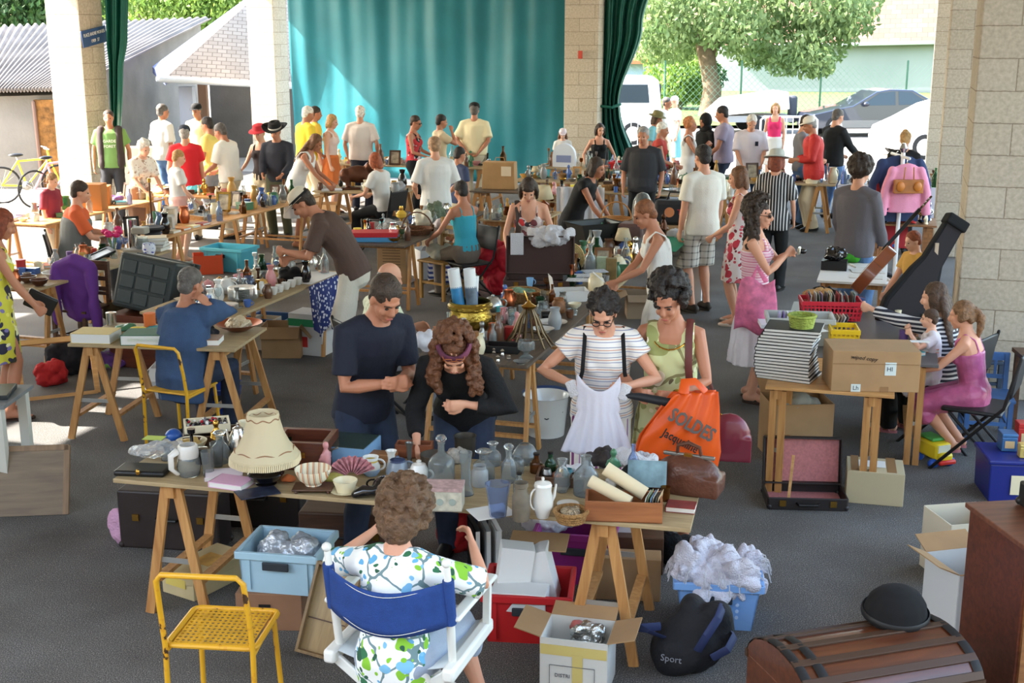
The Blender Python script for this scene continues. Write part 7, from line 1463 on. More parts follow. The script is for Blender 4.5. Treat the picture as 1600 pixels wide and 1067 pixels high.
o=one('purple_jacket',mb,M('purple_cloth',(96,48,128),.85),'purple jacket draped over a dark chair back','jacket',at(118,560,0)+V((.05,.03,.06)),-15); soft(o,.014,3,.045); heap('olive_bag','olive green cloth bag lying beside the purple jacket','bag',at(160,560,0)+V((.1,.45,.2)),.24,.16,.34,M('olive_cloth',(84,74,48),.9,var=.3),67,8,.016,.04)
t=T_('flower_vase','clear vase of magenta flowers','vase',on('stall',.72,.35)); obj('vase',hollow([(.035,0),(.04,.06),(.03,.1),(.045,.16)],18,.004),GL,t); mb=MB(); rr=random.Random(9)
for k in range(9):
    a=rr.uniform(0,6.28); tip=V((.07*math.cos(a),.07*math.sin(a),.27+rr.uniform(-.03,.04))); obj('stem',MB().tube([(0,0,.03),tip*.6+V((0,0,.06)),tip],.003,5),M('stem_green',(80,120,60),.7),t)
    m2=MB(); m2.ell(tip,(.04,.04,.026),None,10,6); obj('flower',m2,M('magenta_petals',(206,30,104),.6,bump=1,bscale=60),t)
t=T_('coffee_machine','grey filter coffee machine with chrome column','coffee machine',on('stall',.88,.3),-10); obj('body',MB().box(0,0,0,.22,.2,.05),M('grey_plastic',(150,146,134),.4),t,bevel=.012); obj('column',MB().lathe([(.05,.05),(.05,.34),(.04,.35)],20,(-.06,.05,0)),M('chrome',(206,206,206),.12,1),t); obj('jug',hollow([(.06,.05),(.075,.1),(.06,.17)],20,.004,c=(.06,0,0)),GL,t); obj('brew_head',MB().box(.04,.03,.2,.15,.13,.07),M('grey_plastic'),t,bevel=.012)
vessel('china_box','blue and white china pot by the coffee machine','pot',on('stall',.86,.08),[(.05,0),(.07,.06),(.06,.12)],floral('delft',(214,218,230),[(50,60,160),(70,84,176),(206,210,226)],22,.34),20); 
for i in range(4): book(['cream','grey','white','buff'][i]+' large book in the pile beyond the black crate',on('stall',.985,.25,.035*i),.3,.22,.033,col([(214,204,180),(150,148,140),(224,222,216),(190,176,146)][i]),i*9-12)
frame_pic('dark framed picture lying aslant on the stall by the flower vase',on('stall',.5,.5),.3,.4,BLEA,M('dull_print',(170,176,180),.4,var=.3),-60,-70)
for i in range(3): vessel('ceramic_dish',['wide white','middle cream','small green rimmed'][i]+' serving dish on the stall by the purple jacket','dish',on('stall',.25+.15*i,.25,0),[(.07,0),(.12-.02*i,.04),(.13-.02*i,.05)],[CHINA,CHC,M('green_rim',(190,206,184),.3)][i],22)
one('tomato_jug',MB().lathe([(.03,0),(.05,.05),(.045,.12),(.03,.13)],18),M('coral_glass',(226,90,60),.3,trl=.3),'coral coloured glass beaker on the stall edge','beaker',on('stall',.35,.08))
# ---- sunny table
frame_pic('shallow wooden framed glass case lying on the sunlit table',on('sunny',.42,.35,.0),.52,.42,PINE,M('glazed_grey',(170,180,186),.2),70,-86,.04,d=.07,name='display_case')
t=T_('peaked_cap','black peaked uniform cap on the sunlit table','cap',on('sunny',.06,.25)); obj('crown',MB().lathe([(.09,0),(.09,.05),(.14,.09),(.13,.11),(.01,.1)],24),M('cap_black',(26,26,32),.7),t); obj('peak',MB().prism([(.09*math.cos(a),-.03+.15*math.sin(a)) for a in [PI+PI*i/12 for i in range(13)]],0,.008),BLKG,t)
for i in range(4): book(['first','second','third','fourth'][i]+' sunlit paperback in the row after the peaked cap',on('sunny',.13+.05*i,.15),.15,.11,.025,col([(226,214,180),(190,120,60),(206,196,150),(150,60,50)][i]),70)
one('black_box',MB().box(0,0,0,.18,.14,.12),BLEA,'small black box at the far side of the sunlit table','box',on('sunny',.3,.7),-20,smooth=0,bevel=.004)
t=T_('table_lamp','slim dark standing lamp stem on the sunlit table','lamp',on('sunny',.16,.6)); obj('base',MB().lathe([(.07,0),(.06,.02),(.015,.03)],18),BRONZ,t); obj('stem',MB().tube([(0,0,.02),(0,0,.55)],.012,8),BRONZ,t); obj('socket',MB().lathe([(.02,.55),(.02,.6)],12),BRASS,t)
# ---- game table
for i,(c_,nm) in enumerate((((70,140,190),'long blue game box, lower one, at the table end'),((190,36,46),'long red game box lying on the blue game box'))): one('game_box',MB().box(0,0,0,.52,.28,.05),M('game_%d'%i,c_,.45),nm,'game',on('game',.1,.55,.052*i),-2+3*i,smooth=0,bevel=.003)
heap('plastic_wrap','clear plastic wrapped glassware beyond the red game box','bundle',on('game',.3,.6),.22,.14,.13,CLRP,71,10,.014,.04)
t=T_('oil_lamp','yellow glass oil lamp on the game table','lamp',on('game',.52,.75)); obj('base',MB().lathe([(.05,0),(.05,.01),(.015,.03),(.015,.06)],18),BRASS,t); obj('font',MB().lathe([(.015,.06),(.06,.09),(.065,.13),(.04,.16),(.02,.17)],20),M('amber_yellow',(214,176,70),.25),t); obj('burner',MB().lathe([(.022,.17),(.028,.19),(.02,.22)],14),BRASS,t)
t=T_('cow_basket','brown shallow wicker basket with arched handle','basket',on('game',.3,.2)); bb=basket('brown shallow wicker basket with arched handle on the game table',on('game',.3,.22),.17,.06,hoop=True,mat=M('brown_wicker',(110,70,44),.8,bump=1)); bpy.data.objects.remove(t)
heap('white_helmet','pale rounded lamp bowl on the game table','bowl',on('game',.5,.4),.15,.13,.2,M('ivory',(216,210,190),.4),73,5,.014,.005); heap('potted_fern','grey green dried fern posy by the pale lamp bowl','plant',on('game',.62,.35),.14,.12,.24,M('fern',(110,122,100),.9,bump=1),74,12,.014,.09,FINE)
heap('white_parcel','white and red wrapped cloth parcel by the turquoise woman','parcel',on('game',.48,.08),.13,.1,.12,M('parcel_print',(224,214,216),.8,var=.15),75,8,.013,.03)
t=carton('plain cardboard box with printed lines under the game table',at(607,447,0)+V((.05,.3,0)),.36,.3,.55,CARD,-8,open_=False)
for k in range(7): obj('printed_line',MB().box(0,-.1515,.2+.035*k,.22,.001,.008),M('print_brown',(96,74,50),.8),t,smooth=0)
carton('white carton with slanting lid under the game table',at(655,440,0)+V((.1,.35,0)),.34,.34,.36,CARDW,24,(1,0,0,0)); carton('grey cardboard box on the floor beneath the bust table',at(648,330,0)+V((0,.2,0)),.5,.4,.4,CARD,-10,open_=False)
# ---- bust table
t=T_('bronze_animal','dark bronze animal sculpture','sculpture',on('bust',.42,.5)); mb=MB(); mb.ell((0,0,.22),(.22,.1,.13)); mb.ell((.18,0,.32),(.09,.07,.09)); mb.ell((-.18,0,.2),(.1,.09,.11))
for x,y in ((-.15,.05),(-.15,-.05),(.12,.05),(.12,-.05)): mb.tube([(x,y,.02),(x,y,.2)],.035,8)
mb.box(0,0,0,.5,.24,.03); soft(obj('figure',mb,BRONZ,t),.014,3,.03)
book('open pale book at the bust table edge',on('bust',.2,.15),.3,.22,.02,col((190,196,206)),5); one('glass_ball',MB().ell((0,0,.07),.07,None,16,10),M('mercury_glass',(190,190,200),.1,1),'shiny silver glass ball beside the dark bronze animal','ball',on('bust',.72,.3)); heap('foil_heap','shiny film bundle at the end of the bust table','bundle',on('bust',.9,.45),.12,.1,.14,SILVP,76,8,.014,.04)
# ---- brown paper bag, tall
t=T_('paper_bag','large brown paper carrier bag with a pale square label','bag',tz(770,300)+V((.1,.4,-.0)),-12); obj('bag_body',MB().box(0,0,0,.5,.24,.4,top=.94),M('kraft',(168,130,86),.8,var=.1,vscale=4,bump=.3,bscale=8),t,smooth=0,bevel=.01); obj('label_square',MB().box(.12,-.122,.2,.15,.004,.14,rx=-1),M('pale_label',(216,196,166),.7),t,smooth=0); obj('bag_handle',MB().tube([(-.08,0,.39),(-.06,0,.46),(.06,0,.46),(.08,0,.39)],.006,6),M('kraft'),t)
row('bagt',"narrow table carrying the brown paper bag",(tz(770,300)+V((-.35,.15,0))).to_tuple(),.95,.5,dirv=RV,top=DK)
t.location.z=.752
# ---- far tables specifics
for i,(u,nm) in enumerate(((.5,'red plastic tray of trinkets on the far table, beside the clock'),(.68,'red plastic tray of trinkets on the far table, by the gathered curtain'))): crate(nm,on('far',u,.3),.42,.3,.12,M('red_plastic'),-17,rib=False,name='plastic_tray')
t=T_('table_clock','white arched table clock by the girl in the white cap','clock',on('far',.16,.35),-17); obj('case',MB().prism([(-.2,0),(.2,0),(.2,.2)]+[(.2*math.cos(a),.2+.2*math.sin(a)) for a in [PI*i/14 for i in range(1,14)]]+[(-.2,.2)],-.05,.05),M('clock_white',(216,222,232),.5),t,smooth=30).rotation_euler=(R(90),0,0); obj('dial',MB().box(0,-.055,.08,.26,.012,.12),M('clock_blue',(130,140,180),.5),t,smooth=0)
for i,(u,r_) in enumerate(((.02,.13),(.0,.09))): bowl(['large','small'][i]+' yellow enamel bowl upturned before the teal curtain',on('midfar',.98-.1*i,.4),r_,.12,M('yellow_bowl',(226,206,50),.4))
# ================================================================ RIGHT HAND STALL
A2,B2=tz(1196,603),tz(1398,618)
row('right',"square legged trestle table with the white edged albums and cardboard box",A2,(B2-A2).length,.85,dirv=(B2-A2).normalized(),top=PINE,splay=False,pos=(.1,.84))
row('records',"grey topped table with the record baskets behind the white edged albums",on('right',0,1.02),(B2-A2).length+.3,1.9,dirv=(B2-A2).normalized(),top=M('grey_steel2',(110,108,110),.4,.3),splay=False)
ALB=M('album_black',(34,34,36),.6)
ps=tz(1232,596); names=['lowest','second','third','fourth','fifth','sixth','seventh','eighth','ninth','tenth','eleventh','twelfth','thirteenth','fourteenth','fifteenth','sixteenth']
rr=random.Random(77)
for i in range(16):
    off=-.05*math.sin(i/15*2.6)+.0035*i; t=book(names[i]+' black album with white page edges, counted up the leaning stack',ps+V((off+.03+rr.uniform(-.006,.006),.14,.0215*i)),.36,.29,.0205,ALB,-28+rr.uniform(-2.5,2.5)+i*.5,name='album',group=None)
tp_=ps+V((.04,.1,.336))
t=basket('green woven palm leaf bowl on top of the album stack',tp_+V((.05,0,.0)),.085,.085,mat=M('palm_green',(146,160,70),.8,bump=.8,bscale=60,var=.3,vscale=12),name='palm_bowl')
paperz('white sheet under the green palm bowl',tp_+V((.12,-.06,0)),.14,.12,PAPER,20)
t=carton('closed cardboard box with handwriting and recycling stickers on the table end',tz(1370,613)+V((0,.18,0)),.55,.34,.265,CARD,-4,open_=False); obj('tape_strip',MB().box(0,-.172,.18,.54,.002,.004),M('tape_brown',(140,106,70),.5),t,smooth=0)
text('wiped copy',t,M('pen_black',(44,38,34),.7),.036,(-.08,-.1725,.22),rot=(90,6,0),shear=.3); 
for x,z,c_,w_,h_ in ((.09,.11,(206,216,212),.07,.085),(-.12,.0,(206,216,212),.06,.05)): obj('sticker',MB().box(x,-.172,z,w_,.002,h_),M('sticker_pale',c_,.5),t,smooth=0); 
for x,z in ((.085,.15),(-.12,.024)): text('Lh' if x<0 else 'HI',t,M('sticker_print',(50,70,84),.5),.04,(x,-.1735,z),rot=(90,0,0))
obj('tape_patch',MB().box(.06,-.172,.0,.05,.002,.035),M('tape_brown'),t,smooth=0); one('card_flap',MB().box(0,0,0,.13,.05,.005),CARDW,'white card sticking out behind the handwritten box','card',tz(1442,575)+V((0,.1,.16)),-4,smooth=0)
def wire_basket(label,p,w,d,h,mat,rz,name='plastic_basket'):
    t=T_(name,label,'basket',p,rz); mb=MB()
    for s in (-1,1):
        for i in range(int(w/.03)+1): mb.bar((-w/2*.92+i*w*.92/int(w/.03),s*d/2*.92,0),(-w/2+i*w/int(w/.03),s*d/2,h),.012,.006,side=(0,1,0))
        for i in range(int(d/.03)+1): mb.bar((s*w/2*.92,-d/2*.92+i*d*.92/int(d/.03),0),(s*w/2,-d/2+i*d/int(d/.03),h),.006,.012,side=(0,1,0))
        for k in (.2,.45,.7): q=.92+.08*k; mb.bar((-w/2*q,s*d/2*q,h*k),(w/2*q,s*d/2*q,h*k),.006,.012); mb.bar((s*w/2*q,-d/2*q,h*k),(s*w/2*q,d/2*q,h*k),.006,.012)
    obj('lattice',mb,mat,t,smooth=0); rm=MB()
    for s in (-1,1): rm.box(0,s*d/2,h-.03,w+.016,.012,.035); rm.box(s*w/2,0,h-.03,.012,d,.035)
    obj('rim',rm,mat,t,smooth=0,bevel=.003); obj('floor',MB().box(0,0,0,w*.92,d*.92,.006),mat,t,smooth=0); return t
wire_basket('yellow lattice plastic basket between albums and red basket',tz(1322,552)+V((0,.1,0)),.19,.24,.17,M('yellow_plastic',(222,184,30),.4),-8)
rb=tz(1296,500)+V((0,.0,.02)); wire_basket('red plastic basket packed with record sleeves',rb,.46,.26,.15,M('red_basket',(196,34,50),.4),-6)
gb=tz(1240,540)+V((.06,.12,.0)); crate('grey plastic bin of sleeves behind the album stack',gb,.46,.26,.2,M('grey_bin',(170,172,168),.5),-8,rib=False,name='plastic_bin')
SL=[(206,196,180),(150,130,120),(176,60,66),(120,130,150),(214,206,196),(110,110,96),(160,140,170),(90,80,76),(190,170,140),(140,160,150)]
nmz=['cream','taupe','crimson','slate blue','ivory','olive','lilac','umber','sand','sage']
for i in range(20):
    p=rb+V((-.19+.0195*i,.02*math.sin(i*2.1),.012)); one('record_sleeve',MB().box(0,0,0,.004,.17,.19,ry=rr.uniform(-14,8),rx=rr.uniform(-4,4)),col(SL[i%10]),nmz[i%10]+' record sleeve in the red basket, '+('first' if i<10 else 'second')+' run from the aisle','record',p,-6,smooth=0)
for i in range(10):
    p=tz(1285,520)+V((-.1+.024*i,-.06,.01)); one('record_sleeve',MB().box(0,0,0,.006,.14,.15,ry=20),col(SL[(i*3)%10]),nmz[(i*3)%10]+' sleeve slanting before the red basket','record',p+V((.0,.0,0)),-6,smooth=0)
for i in range(6): one('record_sleeve',MB().box(0,0,0,.012,.12,.16,ry=6),col(((150,140,180),(110,90,140),(206,206,214),(180,180,190),(90,84,110),(200,190,170))[i]),['violet','dark purple','white','pale grey','indigo','beige'][i]+' case standing in the grey bin','record',gb+V((-.16+.03*i,.02,.06)),-8,smooth=0)
heap('straw_hat','tan straw hat heap on the record sleeves','hat',rb+V((.0,.22,.0)),.17,.12,.2,M('straw_tan',(190,146,90),.9,bump=1,bscale=70),81,8,.012,.03)
paperz('lilac paper sheets beside the yellow basket',tz(1360,536),.22,.16,M('lilac_paper',(196,186,226),.7),12); one('white_board',MB().box(0,0,0,.5,.24,.03),M('white_laminate',(222,226,232),.5),'white board jutting towards the aisle beyond the record basket','board',on('records',.04,.5),-4,smooth=0)
heap('black_device','black cable bundle on the table near the jeans','cable',tz(1290,470),.12,.06,.12,IRON,82,8,.012,.05)
# under the right table
sp_=at(1266,800,0)+V((0,.18,0)); suitcase('open black suitcase with pink speckled lining under the square legged table',sp_,.5,.3,.14,M('case_black',(38,32,32),.5),-4,open_=98,inner=M('pink_lining',(176,112,112),.8,var=.15,vscale=60))
one('wood_stick',MB().bar((0,0,.05),(.05,.14,.3),.018,.01),PINE,'pale wooden ruler leaning inside the open black suitcase','ruler',sp_+V((-.12,-.08,0)),0,smooth=0)
carton('open cardboard box with grey bundle under the square legged table',at(1265,745,0)+V((0,.5,0)),.44,.34,.42,CARD,4,(0,0,1,0)); heap('grey_bundle','grey cloth bundle bulging from the box under the table','bundle',at(1268,745,0)+V((0,.45,.3)),.18,.13,.22,M('grey_bundle',(150,150,142),.9),83,8,.013,.03)
t=carton('sealed beige cardboard box with white label on the floor by the table leg',at(1375,790,0)+V((.0,.16,0)),.36,.3,.22,M('beige_box',(178,164,132),.85),-14,open_=False); obj('address_label',MB().box(-.02,.02,.2215,.17,.13,.001),PAPER,t,smooth=0); obj('tape_strip',MB().box(0,.02,.2205,.06,.3,.001),M('tape_brown'),t,smooth=0).location=(.1,0,0); obj('tape_strip',MB().box(-.13,.02,.2205,.05,.3,.001),M('tape_brown'),t,smooth=0)
# toys
t=T_('toy_bus','yellow toy bus with red bumper and green roof','toy',at(1463,728,0)+V((0,.08,0)),20); YB=M('toy_yellow',(232,206,44),.35); obj('body',MB().box(0,0,.05,.13,.22,.12),YB,t,bevel=.02); obj('roof',MB().box(0,.03,.17,.11,.16,.025),M('toy_green',(70,150,70),.4),t,bevel=.01); obj('hood',MB().box(0,-.12,.04,.11,.06,.07),YB,t,bevel=.02); obj('bumper',MB().box(0,-.15,.03,.14,.03,.035),M('toy_red',(214,50,40),.4),t,bevel=.012); obj('windscreen',MB().box(0,-.108,.105,.1,.012,.055),M('toy_glass',(206,206,190),.3),t)
for x in (-.065,.065):
    for y in (-.09,.08): obj('wheel',MB().tube([(x-.014,y,.03),(x+.014,y,.03)],.032,14),M('toy_blue',(40,90,190),.4),t)
BLC=M('child_blue',(64,104,158),.6,var=.12); 
slat_chair('light blue wooden child chair with slatted back by the block pillar',at(1545,690,0)+V((0,.12,0)),168,BLC,.62,.36,.34,'child_chair',3,True); slat_chair('dark blue wooden child chair behind the light blue one',at(1552,640,0)+V((0,.38,0)),176,M('child_navy',(44,58,78),.6),.66,.32,.34,'child_chair',1,True)
t=T_('toy_chest','dark blue toy box with lid and paper label','box',at(1580,790,0)+V((.12,.22,0)),-6); obj('tub',MB().box(0,0,0,.46,.36,.26,top=1.03),M('chest_blue',(28,40,120),.4),t,smooth=0,bevel=.01); obj('lid',MB().box(0,0,.26,.5,.4,.03),M('chest_blue'),t,smooth=0,bevel=.01); obj('label_plate',MB().box(.02,-.19,.06,.24,.006,.13),M('label_cream',(222,210,176),.6),t,smooth=0); obj('red_mark',MB().box(.1,-.194,.14,.05,.004,.025),M('toy_red'),t,smooth=0); text('BOX',t,M('label_red',(190,40,50),.5),.06,(.05,-.1945,.1),rot=(90,0,0))
ch=t.location
for i,(x,y,w_,d_,h_,c_,nm) in enumerate(((-.07,.06,.1,.12,.12,(66,110,160),'blue ridged tin on the toy box'),(.06,.12,.1,.1,.17,(190,54,50),'red tea caddy tin standing on the toy box'),(.0,-.1,.11,.07,.09,(214,190,110),'small cream and gold tin on the toy box lid'))): tt=T_('tin',nm,'tin',ch+V((x,y,.292)),-6); obj('can',MB().box(0,0,0,w_,d_,h_*.8),M('tin_c%d'%i,c_,.35,.3),tt,smooth=0,bevel=.006); obj('lid',MB().box(0,0,h_*.8,w_*1.03,d_*1.03,h_*.2),M('tin_c%d'%i),tt,smooth=0,bevel=.006); obj('panel',MB().box(0,-d_/2-.002,h_*.2,w_*.6,.003,h_*.4),M('tin_panel',(206,176,130),.5),tt,smooth=0)
t=T_('dark_table','dark wooden table edge by the block pillar','table',(3.98,8.95,0),-6); obj('top',MB().box(0,0,.62,.4,.5,.03),WALN,t,smooth=0); 
for x in (-.16,.16):
    for y in (-.2,.2): obj('leg',MB().box(x,y,0,.05,.05,.62),WALN,t,smooth=0)
# ---- guitar leaning in its open case
row('white',"white topped table with green felt and papers behind the guitar",(3.42,11.2),1.5,.62,dirv=DV,top=M('white_cover'))
gp=P(1366,474,10.3); g1=P(1482,345,10.7); gd=(g1-gp).normalized()
sd0=gd.cross(V((0,-1,0))).normalized(); side_=sd0.cross(gd).normalized()
if side_.y>0: side_=-side_
nrm=side_.cross(gd).normalized()
if nrm.x>0: nrm=-nrm; side_=-side_
q_=Matrix.Rotation(R(-22),3,gd); side_=q_@side_; nrm=q_@nrm
def GM(off=0): return Matrix.Translation(gp+nrm*off)@Matrix((tuple(side_),tuple(gd),tuple(nrm))).transposed().to_4x4()
def outline(k=1.0,n=40):
    o=[]
    for i in range(n):
        a=2*PI*i/n; y=.0+.25*math.sin(a); w=.19 if y<0 else .145; w*= (1-.22*math.exp(-((y-.05)/.07)**2)); o.append((w*k*math.cos(a),.24+y*k))
    return o
t=thing('guitar','acoustic guitar with a red brown body leaning across its case','guitar')
mb=MB(); mb.M=GM(.14); mb.prism(outline(),0,.1); obj('body',mb,M('guitar_brown',(128,66,38),.25,coat=.5),t,smooth=40)
mb=MB(); mb.M=GM(.14); mb.prism(outline(.985),.1,.103); obj('soundboard',mb,M('guitar_top',(206,160,104),.3,coat=.4),t,smooth=40)
mb=MB(); mb.M=GM(.14); mb.box(0,.69,.09,.055,.5,.03); obj('neck',mb,BLEA,t,smooth=0); mb=MB(); mb.M=GM(.14); mb.box(0,1.02,.098,.075,.17,.018); obj('headstock',mb,WALN,t,smooth=0,bevel=.006); mb=MB(); mb.M=GM(.14); mb.lathe([(.05,.104),(.05,.1055)],24,(0,.3,0)); obj('sound_hole',mb,BLEA,t)
for k in range(6): 
    mb=MB(); mb.M=GM(.14); mb.tube([(-.02+.008*k,.12,.112),(-.02+.008*k,.95,.124)],.0012,4); obj('string',mb,SILV,t)
for s in (-1,1):
    for k in range(3): mb=MB(); mb.M=GM(.14); mb.tube([(s*.035,.97+.04*k,.107),(s*.062,.97+.04*k,.107)],.008,6); obj('tuning_peg',mb,SILV,t)
t=thing('guitar_case','open black guitar case leaning on the block pillar','case')
c0=P(1405,480,10.3); c1=P(1462,352,10.45); c2=P(1492,330,10.3)
CB=M('case_cloth',(14,14,16),.9)
a_=P(1400,500,9.75); b2=P(1492,345,9.95); cd_=(b2-a_).normalized(); cs=cd_.cross(V((0,-1,0))).normalized(); cn=cs.cross(cd_).normalized()
if cn.y>0: cn=-cn
mb=MB(); mb.M=Matrix.Translation(a_)@Matrix((tuple(cs),tuple(cd_),tuple(cn))).transposed().to_4x4(); L_=(b2-a_).length
pl=[(-.15,-.1),(.17,-.1),(.2,.1),(.16,.3),(.14,.42),(.09,.55),(.08,L_),(-.08,L_),(-.09,.55),(-.13,.42),(-.15,.3),(-.19,.1)]
mb.prism(pl,-.03,.06); obj('shell',mb,CB,t,smooth=0,bevel=.02); m2=MB(); m2.M=mb.M.copy(); m2.prism([(x*.8,y*.96) for x,y in pl],.058,.064); obj('lining',m2,M('case_plush',(38,34,36),.95),t,smooth=0); m2=MB(); m2.M=mb.M.copy(); m2.box(0,L_-.02,-.03,.19,.09,.12); obj('head_end',m2,CB,t,smooth=0,bevel=.015)
mb=MB(); q=hor(1492,9.95); one('pole_plank',MB().bar((0,0,0),(.06,.1,1.35),.05,.03),wood('pale_plank',(150,130,110),(176,156,132),6,2),'pale plank propped upright at the block pillar edge','plank',hor(1484,9.75),0,smooth=0)
# white table things
heap('green_felt','bright green felt cloth bunched on the white topped table','cloth',on('white',.75,.6),.2,.14,.16,M('vivid_green',(70,170,50),.9,var=.25,vscale=9),91,9,.014,.04)
heap('black_camera','black feathered hat on a black box','hat',on('white',.42,.8,.09),.11,.1,.12,BLKG,92,10,.011,.06,FINE); one('black_box',MB().box(0,0,0,.24,.18,.09),BLEA,'black box under the feathered hat on the white topped table','box',on('white',.42,.8),-17,smooth=0)
for i in range(3): paperz(['long','square','folded'][i]+' white paper on the white topped table',on('white',.2+.2*i,.3),.3,.2,PAPER,-17+10*i,'paper_sheet',.004+.002*i)
# small wares table and clothes rail
row('shoes',"brown wooden table of small toys and shoes before the clothes rail",(4.35,15.0),.75,.7,dirv=RV,top=OAK,splay=False,legs=OAK,bars=False)
t=T_('clothes_rail','white clothes rail stand','rail',hor(1425,14.9)); WPL=M('rail_white',(226,224,224),.4); obj('pole',MB().tube([(0,0,.05),(0,0,1.62)],.025,10),WPL,t); obj('cross_rail',MB().tube([(0,-.25,1.56),(0,.45,1.56)],.018,8),WPL,t); obj('foot',MB().tube([(-.3,0,.03),(.3,0,.03)],.025,8),WPL,t); obj('foot',MB().tube([(0,-.3,.03),(0,.3,.03)],.025,8),WPL,t); obj('finial',MB().lathe([(.02,1.6),(.05,1.66),(.02,1.72)],12),SILV,t)
rp=hor(1425,14.9)
def hang(name,label,y,w,z0,z1,mat,sl=0,cat='garment'):
    t=T_(name,label,cat,rp+V((0,y,0)),0); mb=MB(); mb.tube([(0,0,z0),(0,0,z0+(z1-z0)*.5),(0,0,z1-.12),(0,0,z1)],[(w*.46,.05),(w*.42,.05),(w*.5,.055),(w*.3,.03)],16,side=(1,0,0),caps=(0,1))
    if sl:
        for s in (-1,1): mb.tube([(s*w*.4,0,z1-.06),(s*w*.58,-.01,z1-.3),(s*w*.62,-.02,z1-.3-sl)],[.06,.055,.05],10,caps=(1,0))
    soft(obj('cloth',mb,mat,t),.014,3,.025); obj('hanger',MB().tube([(-w*.36,0,z1-.06),(0,0,z1+.03),(w*.36,0,z1-.06)],.009,6),PINE,t); obj('hook',MB().tube([(0,0,z1+.03),(0,0,z1+.08),(.02,0,z1+.1)],.005,6),SILV,t)
hang('cardigan','pink cardigan hanging at the end of the clothes rail',-.18,.42,.92,1.47,M('pink_knit',(232,150,176),.95,bump=.4,bscale=150),.28); hang('denim_jacket','dark blue denim jacket on the clothes rail behind the pink cardigan',.06,.56,.78,1.54,M('denim_navy',(48,62,96),.9),.45); hang('dress','red and blue dress at the back of the clothes rail',.28,.5,.42,1.5,floral('rail_dress',(160,30,40),[(40,80,150),(30,40,70),(190,60,60)],5,.4))
t=thing('handbag','brown leather bag with round pockets hung on the pink cardigan','bag',tuple(rp+V((0,-.28,1.16))),0); mb=MB(); mb.box(0,0,0,.34,.06,.16); soft(obj('body',mb,M('tan_leather',(166,100,44),.45,var=.25),t),.01,4); 
for s in (-1,1): obj('pocket',MB().ell((s*.1,-.035,.08),(.05,.02,.06),None,12,8),M('tan_leather2',(190,112,40),.4),t); obj('strap',MB().tube([(s*.06,0,.15),(s*.05,0,.3)],.008,6),M('tan_leather'),t)
# pink shopping bag of the halter woman, camera
PM=Matrix.Translation(PW.t.location)@PW.t.rotation_euler.to_matrix().to_4x4()@Matrix.Scale(PW.s,4); cw_=PM@(PW.arms[1][2]+V((0,.1,.03)))
t=T_('camera','small silver compact camera held up in the hand','camera',cw_,-108); obj('body',MB().box(0,0,-.03,.09,.025,.06),SILV,t,bevel=.006); obj('lens',MB().tube([(0,.012,0),(0,.035,0)],.022,14),BLKG,t)
el=PM@PW.arms[-1][1]; t=T_('shopping_bag','pink patterned plastic bag hanging at the hip of the halter woman','bag',PM@V((.3,.06,1.12)),-20); obj('bag_body',MB().sheet(lambda u,v:(-.13-.04*v+(.26+.08*v)*u,-.03-.05*math.sin(PI*u)*math.sin(PI*v),-.40*v+.03*math.sin(7*u)),20,14),M('pink_bag',(222,120,156),.5,var=.35,vscale=16,trl=.2),t,smooth=180,solid=.06); obj('bag_handle',MB().tube([(-.05,-.02,0),(-.02,.02,.1),(.06,-.02,0)],[(.02,.005)]*3,8),M('pink_bag'),t)

one('white_tablecloth',MB().box(0,0,-.55,1.9,.02,.555),M('lavender_cloth',(206,204,222),.85),'pale lavender cloth hanging down the front of the white covered table'.replace('front','near side').replace('near side','long side'),'tablecloth',on('wine',.5,-.02),-17,smooth=0)
# more things beneath and between the stalls
t=T_('picture_surround','empty pine picture frame leaning below the stall by the yellow dress','frame',at(95,620,0)+V((0,.0,0)),25,rx=-30)
for x0,z0,x1,z1 in ((-.3,0,.3,0),(-.3,.5,.3,.5),(-.3,0,-.3,.5),(.3,0,.3,.5)): obj('frame_side',MB().bar((x0,0,z0),(x1,0,z1),.045,.03,side=(0,1,0)),PINE,t,smooth=0)
heap('red_bag','small red cloth bag on the floor under the stall table','bag',at(66,612,0)+V((0,.25,0)),.14,.12,.2,M('red_cloth',(176,30,34),.8),111,16,.012,.05); heap('dark_bag','black sack slumped under the stall table beside the small red bag','bag',at(92,596,0)+V((0,.3,0)),.2,.16,.34,M('velvet'),102,9,.015,.04); heap('purple_cloth','violet and green cloth trailing on the floor under the purple jacket','cloth',at(152,578,0)+V((0,.1,0)),.28,.12,.12,floral('violet_green',(84,44,110),[(110,150,70),(60,40,90),(130,80,150)],9,.4),103,9,.014,.04)
crate('dark blue plastic crate on the floor below the yellow chair of the man in denim',at(330,655,0)+V((0,.25,0)),.34,.28,.2,M('crate_blue',(24,56,140),.45),10); crate('blue lidded crate on the floor under the crockery table',at(418,545,0)+V((0,.3,0)),.42,.32,.26,M('crate_blue2',(40,80,130),.5),-16)
one('hanging_lace',MB().sheet(lambda u,v:(-.32+.64*u,.02*math.sin(u*30),-.5*v),40,6),LACE,'white lace panel hung over the table behind the black sleeveless top','lace',at_d(905,16.4)+V((0,0,.98)) if 0 else V((at_d(905,16.6)[0],16.6,1.0)),-8,smooth=180,solid=.006)
heap('white_cloth','white cloth heaped on the table past the white vest top','cloth',V((at_d(1062,13.9)[0],13.9,.55)),.26,.2,.3,LACE,104,10,.016,.05); carton('low white carton beneath the heaped white cloth',(at_d(1062,13.9)[0],13.9,0),.5,.4,.55,CARDW,-10,open_=False)
